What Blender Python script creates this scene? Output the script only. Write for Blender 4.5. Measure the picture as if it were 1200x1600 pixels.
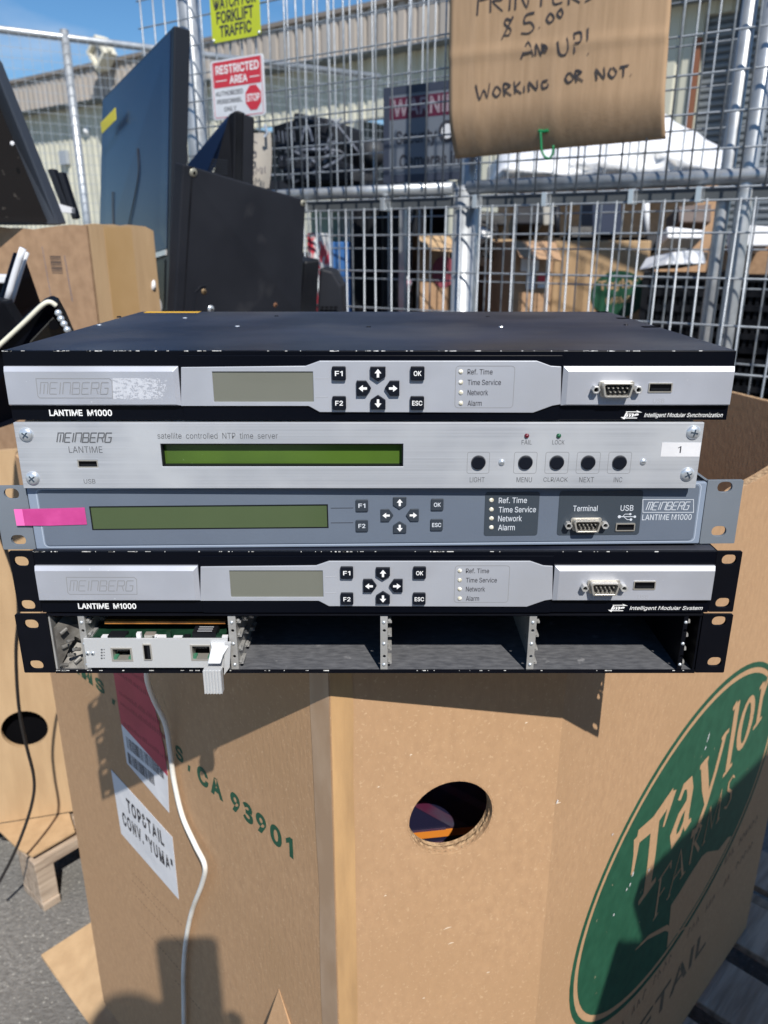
import bpy, bmesh, math, random
from math import sin, cos, tan, radians, pi, atan2, sqrt
from mathutils import Vector, Matrix
from mathutils.geometry import tessellate_polygon

for _o in list(bpy.data.objects):
    bpy.data.objects.remove(_o)
S = bpy.context.scene
C = S.collection
random.seed(7)

# ------------------------------------------------------------------ camera, sky, sun, exposure
FPX, PITCH, CAMZ = 1202.0, radians(19.2), 1.27
cam_d = bpy.data.cameras.new('camera')
cam = bpy.data.objects.new('camera', cam_d)
C.objects.link(cam)
cam.location = (0, 0, CAMZ)
cam.rotation_euler = (radians(90) - PITCH, 0, 0)
cam_d.sensor_fit = 'VERTICAL'
cam_d.sensor_height = 36.0
cam_d.lens = 36.0 * FPX / 1600.0
cam_d.clip_start = 0.02
cam_d.clip_end = 600
cam_d.dof.use_dof = True
cam_d.dof.focus_distance = 0.505
cam_d.dof.aperture_fstop = 12.0
S.camera = cam

SUN = Vector((0.33, -1.0, 1.14)).normalized()
w = bpy.data.worlds.new('World')
S.world = w
w.use_nodes = True
wn, wl = w.node_tree.nodes, w.node_tree.links
bg = wn['Background']
bg.inputs['Strength'].default_value = 0.1
sky = wn.new('ShaderNodeTexSky')
sky.sky_type = 'NISHITA'
sky.sun_disc = False
sky.sun_elevation = math.asin(SUN.z)
sky.sun_rotation = atan2(SUN.x, SUN.y)
sky.air_density = 1.0
sky.dust_density = 0.0
sky.ozone_density = 4.0
wtc = wn.new('ShaderNodeTexCoord')
wmp = wn.new('ShaderNodeMapping')
wmp.inputs['Scale'].default_value = (1.4, 1.0, 6.0)
wmp.inputs['Rotation'].default_value = (0.25, 0.35, 0.3)
wno = wn.new('ShaderNodeTexNoise')
wno.inputs['Scale'].default_value = 2.2
wno.inputs['Detail'].default_value = 7
wno.inputs['Distortion'].default_value = 0.6
wcr = wn.new('ShaderNodeValToRGB')
wcr.color_ramp.elements[0].position = 0.54
wcr.color_ramp.elements[1].position = 0.86
wcr.color_ramp.elements[1].color = (0.45, 0.45, 0.45, 1)
wmx = wn.new('ShaderNodeMix')
wmx.data_type = 'RGBA'
wmx.inputs['B'].default_value = (7.5, 7.9, 8.6, 1)
wl.new(wtc.outputs['Generated'], wmp.inputs['Vector'])
wl.new(wmp.outputs['Vector'], wno.inputs['Vector'])
wl.new(wno.outputs['Fac'], wcr.inputs['Fac'])
wl.new(wcr.outputs['Color'], wmx.inputs['Factor'])
wl.new(sky.outputs['Color'], wmx.inputs['A'])
whs = wn.new('ShaderNodeHueSaturation')
whs.inputs['Saturation'].default_value = 1.22
wl.new(wmx.outputs['Result'], whs.inputs['Color'])
wl.new(whs.outputs['Color'], bg.inputs['Color'])

sd = bpy.data.lights.new('sun', 'SUN')
sd.energy = 5.0
sd.angle = radians(0.53)
sd.color = (1.0, 0.955, 0.88)
so = bpy.data.objects.new('sun', sd)
C.objects.link(so)
so.rotation_euler = SUN.to_track_quat('Z', 'Y').to_euler()
so.location = SUN * 20
S.view_settings.view_transform = 'Standard'
S.view_settings.look = 'None'
S.view_settings.exposure = 0.14
S.view_settings.gamma = 1.0
S.view_settings.use_curve_mapping = False
S.render.engine = 'CYCLES'

# ------------------------------------------------------------------ picture <-> place
def ray(px, py):
    a = (px - 600) / FPX
    b = (py - 800) / FPX
    return Vector((a, cos(PITCH) - b * sin(PITCH), -sin(PITCH) - b * cos(PITCH)))
CAM = Vector((0, 0, CAMZ))
def at(px, py, Y):
    d = ray(px, py)
    return CAM + d * (Y / d.y)
def atz(px, py, z):
    d = ray(px, py)
    return CAM + d * ((z - CAMZ) / d.z)

class Frame:
    """an upright face: local x runs right along it, y runs into it, z up"""
    def __init__(s, x, y, z, ang=0.0, roll=0.0, lean=0.0):
        s.R = (Matrix.Rotation(ang, 4, 'Z') @ Matrix.Rotation(roll, 4, 'Y') @ Matrix.Rotation(lean, 4, 'X'))
        s.M = Matrix.Translation((x, y, z)) @ s.R
        s.O = Vector((x, y, z))
    def uv(s, px, py, dep=0.0):
        n = s.R.to_3x3() @ Vector((0, 1, 0))
        o = s.O + n * dep
        d = ray(px, py)
        t = (o - CAM).dot(n) / d.dot(n)
        q = s.M.inverted() @ (CAM + d * t)
        return (q.x, q.z)
WORLD = Frame(0, 0, 0)

# ------------------------------------------------------------------ materials
MATS = {}
def mat(name, col, rough=0.5, metal=0.0, col2=None, nscale=30.0, ndetail=4, contrast=(0.35, 0.65), stretch=(1, 1, 1),
        bump=0.0, bscale=200.0, bdist=0.001, rvar=0.0, spec=0.5, coat=0.0, alpha=1.0, trans=0.0, emit=None, estr=0.0,
        specks=None, spscale=300, spthr=(0.68, 0.72), bstretch=None, col3=None, n3=5.0, c3=(0.45, 0.7)):
    if name in MATS:
        return MATS[name]
    m = bpy.data.materials.new(name)
    m.use_nodes = True
    nt = m.node_tree
    N, L = nt.nodes, nt.links
    b = N['Principled BSDF']
    b.inputs['Base Color'].default_value = (*col, 1)
    b.inputs['Roughness'].default_value = rough
    b.inputs['Metallic'].default_value = metal
    b.inputs['Specular IOR Level'].default_value = spec
    b.inputs['Coat Weight'].default_value = coat
    b.inputs['Alpha'].default_value = alpha
    b.inputs['Transmission Weight'].default_value = trans
    tc = N.new('ShaderNodeTexCoord')
    def noise(scale, det, st=(1, 1, 1)):
        mp = N.new('ShaderNodeMapping')
        mp.inputs['Scale'].default_value = st
        L.new(tc.outputs['Object'], mp.inputs['Vector'])
        n = N.new('ShaderNodeTexNoise')
        n.inputs['Scale'].default_value = scale
        n.inputs['Detail'].default_value = det
        L.new(mp.outputs['Vector'], n.inputs['Vector'])
        return n.outputs['Fac']
    def ramp(f, a, c):
        r = N.new('ShaderNodeMapRange')
        r.inputs['From Min'].default_value = a
        r.inputs['From Max'].default_value = c
        L.new(f, r.inputs['Value'])
        return r.outputs['Result']
    cur = None
    if col2:
        f = ramp(noise(nscale, ndetail, stretch), *contrast)
        mx = N.new('ShaderNodeMix'); mx.data_type = 'RGBA'
        mx.inputs['A'].default_value = (*col, 1)
        mx.inputs['B'].default_value = (*col2, 1)
        L.new(f, mx.inputs['Factor'])
        cur = mx.outputs['Result']
    for extra, sc, th in ((col3, n3, c3), (specks, spscale, spthr)):
        if extra:
            f = ramp(noise(sc, 3), *th)
            mx = N.new('ShaderNodeMix'); mx.data_type = 'RGBA'
            if cur: L.new(cur, mx.inputs['A'])
            else: mx.inputs['A'].default_value = (*col, 1)
            mx.inputs['B'].default_value = (*extra, 1)
            L.new(f, mx.inputs['Factor'])
            cur = mx.outputs['Result']
    if cur:
        L.new(cur, b.inputs['Base Color'])
    if rvar:
        f = noise(nscale * 0.6, 4, stretch)
        r = N.new('ShaderNodeMapRange')
        r.inputs['To Min'].default_value = max(0.02, rough - rvar)
        r.inputs['To Max'].default_value = min(1, rough + rvar)
        r.inputs['From Min'].default_value = 0.3
        r.inputs['From Max'].default_value = 0.7
        L.new(f, r.inputs['Value'])
        L.new(r.outputs['Result'], b.inputs['Roughness'])
    if bump:
        bp = N.new('ShaderNodeBump')
        bp.inputs['Strength'].default_value = bump
        bp.inputs['Distance'].default_value = bdist
        L.new(noise(bscale, 5, bstretch or stretch), bp.inputs['Height'])
        L.new(bp.outputs['Normal'], b.inputs['Normal'])
    if emit:
        b.inputs['Emission Color'].default_value = (*emit, 1)
        b.inputs['Emission Strength'].default_value = estr
    MATS[name] = m
    return m

kraft = mat('kraft_board', (0.50, 0.312, 0.176), 0.85, col2=(0.42, 0.258, 0.145), nscale=150, ndetail=7, contrast=(0.28, 0.78), stretch=(1, 1, 0.6),
            bump=0.5, bscale=260, bdist=0.0008, bstretch=(1, 1, 0.35), spec=0.25, specks=(0.60, 0.41, 0.25), spscale=330, spthr=(0.60, 0.80), col3=(0.44, 0.272, 0.15), n3=7)
kraft_grain = mat('kraft_grain', (0.60, 0.37, 0.175), 0.8, col2=(0.40, 0.245, 0.12), nscale=60, ndetail=8, contrast=(0.3, 0.7),
            stretch=(1, 1, 0.16), bump=0.3, bscale=300, bdist=0.0006, spec=0.25)
kraft_brown = mat('kraft_brown', (0.44, 0.28, 0.17), 0.85, col2=(0.36, 0.225, 0.135), nscale=50, ndetail=6, bump=0.3, bscale=300, bdist=0.0006, spec=0.2)
kraft_edge = mat('kraft_edge', (0.50, 0.34, 0.20), 0.95, col2=(0.30, 0.19, 0.11), nscale=160, ndetail=4, contrast=(0.4, 0.6), bump=1.0, bscale=260, bdist=0.003, spec=0.1)
kraft_pale = mat('kraft_pale', (0.50, 0.345, 0.20), 0.85, col2=(0.43, 0.29, 0.165), nscale=12, ndetail=6, stretch=(3, 3, 0.5), bump=0.4, bscale=90, bdist=0.001, spec=0.2)
ink_green = mat('green_ink', (0.013, 0.075, 0.040), 0.6, col2=(0.019, 0.095, 0.052), nscale=60, ndetail=6, specks=(0.30, 0.25, 0.16), spscale=55, spthr=(0.72, 0.745), spec=0.35)
ink_faint = mat('faint_ink', (0.19, 0.125, 0.075), 0.85)
ink_black = mat('marker_ink', (0.03, 0.028, 0.035), 0.6, col2=(0.07, 0.055, 0.05), nscale=60)
paper_white = mat('paper_white', (0.76, 0.76, 0.78), 0.6, col2=(0.68, 0.68, 0.70), nscale=20, bump=0.5, bscale=35, bdist=0.002)
print_black = mat('print_black', (0.035, 0.035, 0.045), 0.55)
print_white = mat('print_white', (0.86, 0.86, 0.86), 0.5)
label_red = mat('label_red', (0.50, 0.045, 0.085), 0.5, col2=(0.42, 0.035, 0.07), nscale=30)
label_red_ink = mat('label_red_ink', (0.27, 0.02, 0.045), 0.5)
black_paint = mat('black_powder_coat', (0.003, 0.0035, 0.006), 0.42, spec=0.12, col2=(0.005, 0.0055, 0.009), nscale=25, bump=0.12, bscale=900, bdist=0.0002, rvar=0.08)
black_top = mat('dusty_black_lid', (0.010, 0.013, 0.026), 0.42, spec=0.4, col2=(0.028, 0.033, 0.054), nscale=7, ndetail=7, contrast=(0.42, 0.66), stretch=(1, 1.7, 1),
                bump=0.12, bscale=900, bdist=0.0002, rvar=0.14, specks=(0.15, 0.15, 0.16), spscale=260, spthr=(0.76, 0.80), col3=(0.055, 0.055, 0.062), n3=9.0, c3=(0.54, 0.80))
black_gloss = mat('black_gloss', (0.002, 0.0028, 0.006), 0.3, rvar=0.06, nscale=20, spec=0.15)
black_plastic = mat('black_plastic', (0.005, 0.0055, 0.008), 0.5, spec=0.2, col2=(0.010, 0.011, 0.014), nscale=14, bump=0.1, bscale=400, rvar=0.1)
black_dusty = mat('dusty_black_panel', (0.013, 0.0145, 0.020), 0.6, spec=0.22, col2=(0.021, 0.023, 0.030), nscale=6, ndetail=7, contrast=(0.4, 0.7), col3=(0.055, 0.055, 0.06), n3=7.5, c3=(0.62, 0.8), rvar=0.1)
button_black = mat('button_rubber', (0.006, 0.008, 0.014), 0.4, spec=0.25)
silver_plastic = mat('silver_plastic', (0.50, 0.52, 0.58), 0.46, 0.35, col2=(0.46, 0.48, 0.54), nscale=40, ndetail=6, col3=(0.43, 0.445, 0.49), n3=14, specks=(0.62, 0.64, 0.68), spscale=500, spthr=(0.72, 0.76), bump=0.06, bscale=800, bdist=0.0002, rvar=0.06)
silver_fine = mat('silver_bezel', (0.47, 0.49, 0.54), 0.45, 0.25, col2=(0.425, 0.445, 0.495), nscale=22, ndetail=6, col3=(0.405, 0.42, 0.46), n3=16, bump=0.08, bscale=1200, bdist=0.0002, rvar=0.06)
brushed = mat('brushed_aluminium', (0.53, 0.55, 0.59), 0.42, 0.3, col2=(0.40, 0.42, 0.455), nscale=140, ndetail=6, contrast=(0.3, 0.7), stretch=(0.02, 1, 5), bump=0.12, bscale=300, bdist=0.0002, rvar=0.07, col3=(0.56, 0.58, 0.61), n3=18)
bare_metal = mat('bare_metal', (0.60, 0.60, 0.59), 0.35, 0.5, col2=(0.42, 0.41, 0.39), nscale=35, ndetail=6, rvar=0.12, bump=0.2, bscale=120, bdist=0.0004)
zinc = mat('zinc_screw', (0.66, 0.70, 0.74), 0.28, 0.6)
port_metal = mat('port_metal', (0.66, 0.63, 0.57), 0.3, 0.7)
pin_metal = mat('pin_metal', (0.85, 0.82, 0.74), 0.3, 0.8)
tray_grey = mat('worn_black_tray', (0.075, 0.078, 0.088), 0.45, col2=(0.15, 0.153, 0.165), nscale=120, ndetail=8, contrast=(0.3, 0.75), stretch=(1, 3, 1), rvar=0.1, specks=(0.26, 0.26, 0.27), spscale=90, spthr=(0.66, 0.78), spec=0.5)
slate = mat('slate_blue_panel', (0.135, 0.165, 0.215), 0.45, col2=(0.125, 0.152, 0.20), nscale=20, bump=0.05, bscale=600)
slate_light = mat('slate_blue_frame', (0.245, 0.30, 0.39), 0.4, col2=(0.225, 0.275, 0.36), nscale=20)
slate_dark = mat('slate_dark_patch', (0.045, 0.058, 0.075), 0.4)
ear_grey = mat('grey_ear_paint', (0.175, 0.20, 0.235), 0.45, col2=(0.155, 0.18, 0.21), nscale=18, bump=0.15, bscale=900, bdist=0.0002)
lcd_grey = mat('lcd_grey_green', (0.175, 0.180, 0.150), 0.12, col2=(0.155, 0.16, 0.132), nscale=6, coat=0.3)
lcd_green = mat('lcd_bright_green', (0.078, 0.145, 0.022), 0.14, col2=(0.045, 0.090, 0.018), nscale=7, contrast=(0.42, 0.62), specks=(0.12, 0.2, 0.06), spscale=420, spthr=(0.70, 0.74))
lcd_olive = mat('lcd_olive', (0.078, 0.110, 0.050), 0.12, col2=(0.068, 0.098, 0.045), nscale=7)
led_clear = mat('led_clear', (0.55, 0.51, 0.38), 0.3, col2=(0.85, 0.83, 0.75), nscale=700, contrast=(0.45, 0.55))
led_red = mat('led_red', (0.12, 0.005, 0.015), 0.15, coat=0.5)
led_green = mat('led_green', (0.01, 0.09, 0.04), 0.15, coat=0.5)
engrave = mat('engraved_line', (0.27, 0.275, 0.29), 0.6)
engrave_dark = mat('engraved_dark', (0.11, 0.115, 0.125), 0.6)
chip_m = mat('chipped_edge', (0.38, 0.38, 0.37), 0.5, col2=(0.7, 0.7, 0.68), nscale=300, contrast=(0.45, 0.55))
engrave_faint = mat('engraved_faint', (0.40, 0.41, 0.44), 0.6)
glue = mat('glue_residue', (0.50, 0.52, 0.57), 0.85, col2=(0.55, 0.57, 0.62), nscale=300)
pink = mat('pink_tape', (0.62, 0.075, 0.30), 0.5, col2=(0.52, 0.05, 0.24), nscale=70, bump=0.1, bscale=200)
pink_light = mat('pink_tape_end', (0.85, 0.16, 0.48), 0.5)
pcb_green = mat('circuit_board', (0.006, 0.028, 0.016), 0.4, col2=(0.012, 0.045, 0.025), nscale=200)
pcb_brown = mat('board_edge', (0.50, 0.20, 0.035), 0.5, col2=(0.22, 0.08, 0.02), nscale=100)
galv = mat('galvanised_steel', (0.50, 0.52, 0.54), 0.42, 0.55, col2=(0.40, 0.42, 0.44), nscale=35, ndetail=5, rvar=0.1, bump=0.1, bscale=100)
galv_wire = mat('galvanised_wire', (0.40, 0.43, 0.465), 0.42, 0.4, col2=(0.30, 0.325, 0.35), nscale=60, ndetail=4)
screen_sky_tint = mat('sky_tinted_screen', (0.009, 0.020, 0.056), 0.22, col2=(0.013, 0.028, 0.072), nscale=2.5, spec=0.2)  # blue reflection of the sky put into the dark screen's base colour
screen_dark = mat('dark_screen', (0.012, 0.010, 0.010), 0.12, specks=(0.08, 0.07, 0.06), spscale=60, spthr=(0.66, 0.75), spec=0.5)
bezel_dark = mat('dark_bezel', (0.014, 0.016, 0.022), 0.4, spec=0.25)
silver_trim = mat('silver_trim', (0.70, 0.71, 0.72), 0.3, 0.4)
yellow = mat('yellow_tag', (0.80, 0.66, 0.02), 0.5)
hivis = mat('yellow_green_sign', (0.56, 0.62, 0.03), 0.5, col2=(0.50, 0.56, 0.03), nscale=8)
sign_white = mat('sign_white', (0.74, 0.75, 0.78), 0.45, col2=(0.68, 0.69, 0.72), nscale=12)
sign_red = mat('sign_red', (0.60, 0.035, 0.055), 0.45)
shaded_maroon = mat('shaded_maroon', (0.10, 0.011, 0.036), 0.5)  # maroon darkened to paint in the shade inside the cage
shaded_sign_grey = mat('shaded_sign_white', (0.15, 0.172, 0.21), 0.5)  # sign panel colour lowered to stand in for shade
asphalt = mat('asphalt', (0.215, 0.208, 0.198), 0.9, col2=(0.14, 0.136, 0.13), nscale=90, ndetail=8, contrast=(0.35, 0.65), bump=0.8, bscale=150, bdist=0.005,
              specks=(0.36, 0.35, 0.32), spscale=130, spthr=(0.60, 0.72), col3=(0.13, 0.126, 0.12), n3=3.0)
wood = mat('pallet_wood', (0.50, 0.40, 0.31), 0.85, col2=(0.30, 0.23, 0.175), nscale=14, ndetail=6, stretch=(0.6, 6, 6), bump=0.6, bscale=60, bdist=0.002, spec=0.2)
fascia_m = mat('taupe_metal', (0.42, 0.375, 0.335), 0.7, col2=(0.38, 0.34, 0.30), nscale=1.2, stretch=(1, 1, 0.2))
cream = mat('cream_metal', (0.60, 0.585, 0.48), 0.7, col2=(0.53, 0.515, 0.42), nscale=1.5)
shade_grey = mat('grey_cladding', (0.17, 0.19, 0.195), 0.7)
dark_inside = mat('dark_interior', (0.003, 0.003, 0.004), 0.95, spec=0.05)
shutter_m = mat('shutter_metal', (0.20, 0.22, 0.24), 0.5, 0.2)
tarp_m = mat('white_tarp', (0.80, 0.81, 0.83), 0.55, col2=(0.74, 0.75, 0.78), nscale=5, bump=0.5, bscale=9, bdist=0.03)
cable_white = mat('cable_white', (0.78, 0.77, 0.73), 0.45, col2=(0.60, 0.58, 0.53), nscale=30, ndetail=6, contrast=(0.5, 0.75))
cable_black = mat('cable_black', (0.02, 0.018, 0.018), 0.5)
handle_m = mat('cast_aluminium_handle', (0.60, 0.61, 0.62), 0.42, 0.3, bump=0.1, bscale=900)
tape_m = mat('worn_tape_strip', (0.40, 0.265, 0.165), 0.3, col2=(0.47, 0.33, 0.22), nscale=40, ndetail=7, contrast=(0.4, 0.62), stretch=(1, 1, 0.4), bump=0.4, bscale=50, bdist=0.001, spec=0.6)
skin_m = mat('skin', (0.50, 0.31, 0.22), 0.5, bump=0.1, bscale=300)
jacket_m = mat('dark_jacket', (0.03, 0.035, 0.05), 0.85, bump=0.4, bscale=200)
jeans_m = mat('blue_jeans', (0.04, 0.06, 0.12), 0.9, bump=0.4, bscale=300)
hair_m = mat('brown_hair', (0.04, 0.025, 0.015), 0.6)
orange_m = mat('orange_print', (0.62, 0.20, 0.02), 0.6)
navy_print = mat('navy_print', (0.012, 0.012, 0.035), 0.4)
green_tie = mat('green_tie', (0.01, 0.20, 0.07), 0.4)
blue_m = mat('blue_plastic', (0.05, 0.16, 0.42), 0.4)
mint_m = mat('pale_green_plastic', (0.42, 0.58, 0.50), 0.5)
paper_old = mat('weathered_paper', (0.42, 0.385, 0.34), 0.8, col2=(0.36, 0.33, 0.29), nscale=12)

# ------------------------------------------------------------------ objects
def wmat(o):
    return (wmat(o.parent) @ o.matrix_basis) if o.parent else o.matrix_basis.copy()

def tag(o, label=None, cat=None, group=None, kind=None):
    if label: o['label'] = label
    if cat: o['category'] = cat
    if group: o['group'] = group
    if kind: o['kind'] = kind
    return o

def empty(name, fr_or_loc, label=None, cat=None, group=None, rz=0):
    o = bpy.data.objects.new(name, None)
    C.objects.link(o)
    o.empty_display_size = 0.05
    if isinstance(fr_or_loc, Frame):
        o.matrix_basis = fr_or_loc.M
    else:
        o.location = fr_or_loc
        o.rotation_euler = (0, 0, rz)
        o.matrix_basis = Matrix.Translation(fr_or_loc) @ Matrix.Rotation(rz, 4, 'Z')
    return tag(o, label, cat, group)

def link_mesh(name, me, parent=None, loc=None, m=None):
    o = bpy.data.objects.new(name, me)
    C.objects.link(o)
    if parent: o.parent = parent
    if loc is not None: o.matrix_basis = Matrix.Translation(loc)
    if m and not me.materials: me.materials.append(m)
    return o

class MB:
    def __init__(s):
        s.v, s.f = [], []
    def add(s, vs, fs):
        k = len(s.v)
        s.v += [tuple(q) for q in vs]
        s.f += [tuple(i + k for i in f) for f in fs]
        return s
    def box(s, x0, x1, y0, y1, z0, z1):
        return s.add([(x0, y0, z0), (x1, y0, z0), (x1, y1, z0), (x0, y1, z0), (x0, y0, z1), (x1, y0, z1), (x1, y1, z1), (x0, y1, z1)],
                     [(0, 3, 2, 1), (4, 5, 6, 7), (0, 1, 5, 4), (1, 2, 6, 5), (2, 3, 7, 6), (3, 0, 4, 7)])
    def frustum(s, r, y0, y1, ins):      # r=(u0,v0,u1,v1) at y0, inset (l,b,r,t) at y1
        u0, v0, u1, v1 = r
        l, b, rr, t = ins
        return s.add([(u0, y0, v0), (u1, y0, v0), (u1, y0, v1), (u0, y0, v1),
                      (u0 + l, y1, v0 + b), (u1 - rr, y1, v0 + b), (u1 - rr, y1, v1 - t), (u0 + l, y1, v1 - t)],
                     [(0, 1, 2, 3), (7, 6, 5, 4), (0, 4, 5, 1), (1, 5, 6, 2), (2, 6, 7, 3), (3, 7, 4, 0)])
    def prism(s, outer, a, b, holes=(), axis='y'):
        def P(q, t):
            return {'y': (q[0], t, q[1]), 'z': (q[0], q[1], t), 'x': (t, q[0], q[1])}[axis]
        loops = [list(outer)] + [list(h) for h in holes]
        flat = [q for lp in loops for q in lp]
        n = len(flat)
        vs = [P(q, a) for q in flat] + [P(q, b) for q in flat]
        if holes:
            tris = tessellate_polygon([[Vector((q[0], q[1], 0)) for q in lp] for lp in loops])
            fs = [tuple(t) for t in tris] + [tuple(i + n for i in reversed(t)) for t in tris]
        else:
            fs = [tuple(range(n)), tuple(range(2 * n - 1, n - 1, -1))]
        k = 0
        for lp in loops:
            m_ = len(lp)
            for i in range(m_):
                j = (i + 1) % m_
                fs.append((k + i, k + j, n + k + j, n + k + i))
            k += m_
        return s.add(vs, fs)
    def cyl(s, p, q, r, n=12, r2=None):
        p, q = Vector(p), Vector(q)
        r2 = r if r2 is None else r2
        d = (q - p).normalized()
        a = d.orthogonal().normalized()
        b = d.cross(a)
        vs = []
        for (c, rr) in ((p, r), (q, r2)):
            for i in range(n):
                t = 2 * pi * i / n
                vs.append(c + (a * cos(t) + b * sin(t)) * rr)
        fs = [tuple(range(n - 1, -1, -1)), tuple(range(n, 2 * n))] + [(i, (i + 1) % n, n + (i + 1) % n, n + i) for i in range(n)]
        return s.add(vs, fs)
    def dome(s, c, d, r, h, n=12, rings=3):
        c, d = Vector(c), Vector(d).normalized()
        a = d.orthogonal().normalized()
        b = d.cross(a)
        vs, fs = [], []
        for k in range(rings):
            ph = (pi / 2) * k / rings
            for i in range(n):
                t = 2 * pi * i / n
                vs.append(c + (a * cos(t) + b * sin(t)) * r * cos(ph) + d * h * sin(ph))
        vs.append(c + d * h)
        for k in range(rings - 1):
            for i in range(n):
                j = (i + 1) % n
                fs.append((k * n + i, k * n + j, (k + 1) * n + j, (k + 1) * n + i))
        for i in range(n):
            fs.append(((rings - 1) * n + i, (rings - 1) * n + (i + 1) % n, rings * n))
        return s.add(vs, fs)
    def tube(s, pts, r, n=8):
        pts = [Vector(p) for p in pts]
        vs, fs = [], []
        a = None
        for i, p in enumerate(pts):
            d = (pts[min(i + 1, len(pts) - 1)] - pts[max(i - 1, 0)]).normalized()
            if a is None: a = d.orthogonal().normalized()
            a = (a - d * a.dot(d)).normalized()
            b = d.cross(a)
            for k in range(n):
                t = 2 * pi * k / n
                vs.append(p + (a * cos(t) + b * sin(t)) * r)
        for i in range(len(pts) - 1):
            for k in range(n):
                j = (k + 1) % n
                fs.append((i * n + k, i * n + j, (i + 1) * n + j, (i + 1) * n + k))
        m_ = len(pts)
        fs.append(tuple(range(n - 1, -1, -1)))
        fs.append(tuple(range((m_ - 1) * n, m_ * n)))
        return s.add(vs, fs)
    def slab(s, pts, th):
        """flat polygon of world points given real thickness behind it (away from the camera)"""
        pts = [Vector(p) for p in pts]
        nrm = (pts[1] - pts[0]).cross(pts[-1] - pts[0]).normalized()
        if nrm.dot(pts[0] - CAM) < 0: nrm = -nrm
        n = len(pts)
        vs = pts + [p + nrm * th for p in pts]
        fs = [tuple(range(n)), tuple(range(2 * n - 1, n - 1, -1))] + [(i, (i + 1) % n, n + (i + 1) % n, n + i) for i in range(n)]
        return s.add(vs, fs)
    def ribbon(s, pts, wd, y=0.0, closed=False):
        """flat stroke in the x,z plane; pts = (x,z) or (x,z,width)"""
        P = [Vector((p[0], p[1])) for p in pts]
        W = [(p[2] if len(p) > 2 else wd) for p in pts]
        n = len(P)
        vs = []
        for i in range(n):
            if closed: a, b = P[i - 1], P[(i + 1) % n]
            else: a, b = P[max(i - 1, 0)], P[min(i + 1, n - 1)]
            d1 = (P[i] - a) if (P[i] - a).length > 1e-9 else (b - P[i])
            d2 = (b - P[i]) if (b - P[i]).length > 1e-9 else (P[i] - a)
            d1.normalize(); d2.normalize()
            d = d1 + d2
            if d.length < 1e-6: d = d1
            d.normalize()
            k = min(1.6, 1 / max(0.3, d.dot(d1)))
            nn = Vector((-d.y, d.x)) * W[i] * 0.5 * k
            vs += [(P[i].x + nn.x, y, P[i].y + nn.y), (P[i].x - nn.x, y, P[i].y - nn.y)]
        fs = [(2 * i, 2 * i + 1, 2 * i + 3, 2 * i + 2) for i in range(n - 1)]
        if closed: fs.append((2 * n - 2, 2 * n - 1, 1, 0))
        return s.add(vs, fs)
    def build(s, name, m, parent=None, frame=None, bevel=0.0, smooth=False, label=None, kind=None, bseg=2):
        M = Matrix.Identity(4)
        if frame is not None:
            M = frame.M
            if parent is not None: M = wmat(parent).inverted() @ frame.M
        me = bpy.data.meshes.new(name)
        vs = [M @ Vector(q) for q in s.v] if frame is not None else s.v
        off = None
        if parent is None:      # top-level mesh: origin at the middle of its base
            xs = [q[0] for q in vs]; ys = [q[1] for q in vs]; zs = [q[2] for q in vs]
            off = Vector(((min(xs) + max(xs)) / 2, (min(ys) + max(ys)) / 2, min(zs)))
            vs = [Vector(q) - off for q in vs]
        me.from_pydata([tuple(q) for q in vs], [], s.f)
        me.update()
        bm = bmesh.new()
        bm.from_mesh(me)
        bmesh.ops.recalc_face_normals(bm, faces=bm.faces)
        bm.to_mesh(me)
        bm.free()
        if smooth:
            for p in me.polygons: p.use_smooth = True
        me.materials.append(m)
        o = bpy.data.objects.new(name, me)
        C.objects.link(o)
        if parent: o.parent = parent
        if off is not None: o.matrix_basis = Matrix.Translation(off)
        if bevel:
            b = o.modifiers.new('bevel', 'BEVEL')
            b.width = bevel; b.segments = bseg; b.limit_method = 'ANGLE'; b.angle_limit = radians(40)
            b.harden_normals = False
        if label: o['label'] = label
        if kind: o['kind'] = kind
        elif name in ('lettering', 'handwriting', 'worn_print', 'scratch', 'scuff', 'vent_slot', 'oval_lettering', 'marking', 'barcode', 'front_marking', 'indicator', 'guide_rail', 'contact', 'pin', 'chrome_knob', 'vent_rib', 'silver_writing', 'beaded_edge', 'upright', 'pointer_line'): o['kind'] = 'stuff'
        return o

def copy_tree(o, parent=None):
    c = o.copy()
    C.objects.link(c)
    c.parent = parent
    for ch in [q for q in bpy.data.objects if q.parent == o]:
        copy_tree(ch, c)
    return c

def rrect(u0, v0, u1, v1, r, n=3):
    u0, u1 = min(u0, u1), max(u0, u1)
    v0, v1 = min(v0, v1), max(v0, v1)
    out = []
    for cx, cy, a0 in ((u1 - r, v1 - r, 0), (u0 + r, v1 - r, 90), (u0 + r, v0 + r, 180), (u1 - r, v0 + r, 270)):
        for k in range(n + 1):
            a = radians(a0 + 90 * k / n)
            out.append((cx + r * cos(a), cy + r * sin(a)))
    return out
def circ(cx, cy, r, n=20, ry=None, tilt=0):
    ry = ry or r
    return [(cx + r * cos(a) * cos(tilt) - ry * sin(a) * sin(tilt), cy + r * cos(a) * sin(tilt) + ry * sin(a) * cos(tilt))
            for a in [2 * pi * i / n for i in range(n)]]

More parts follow.
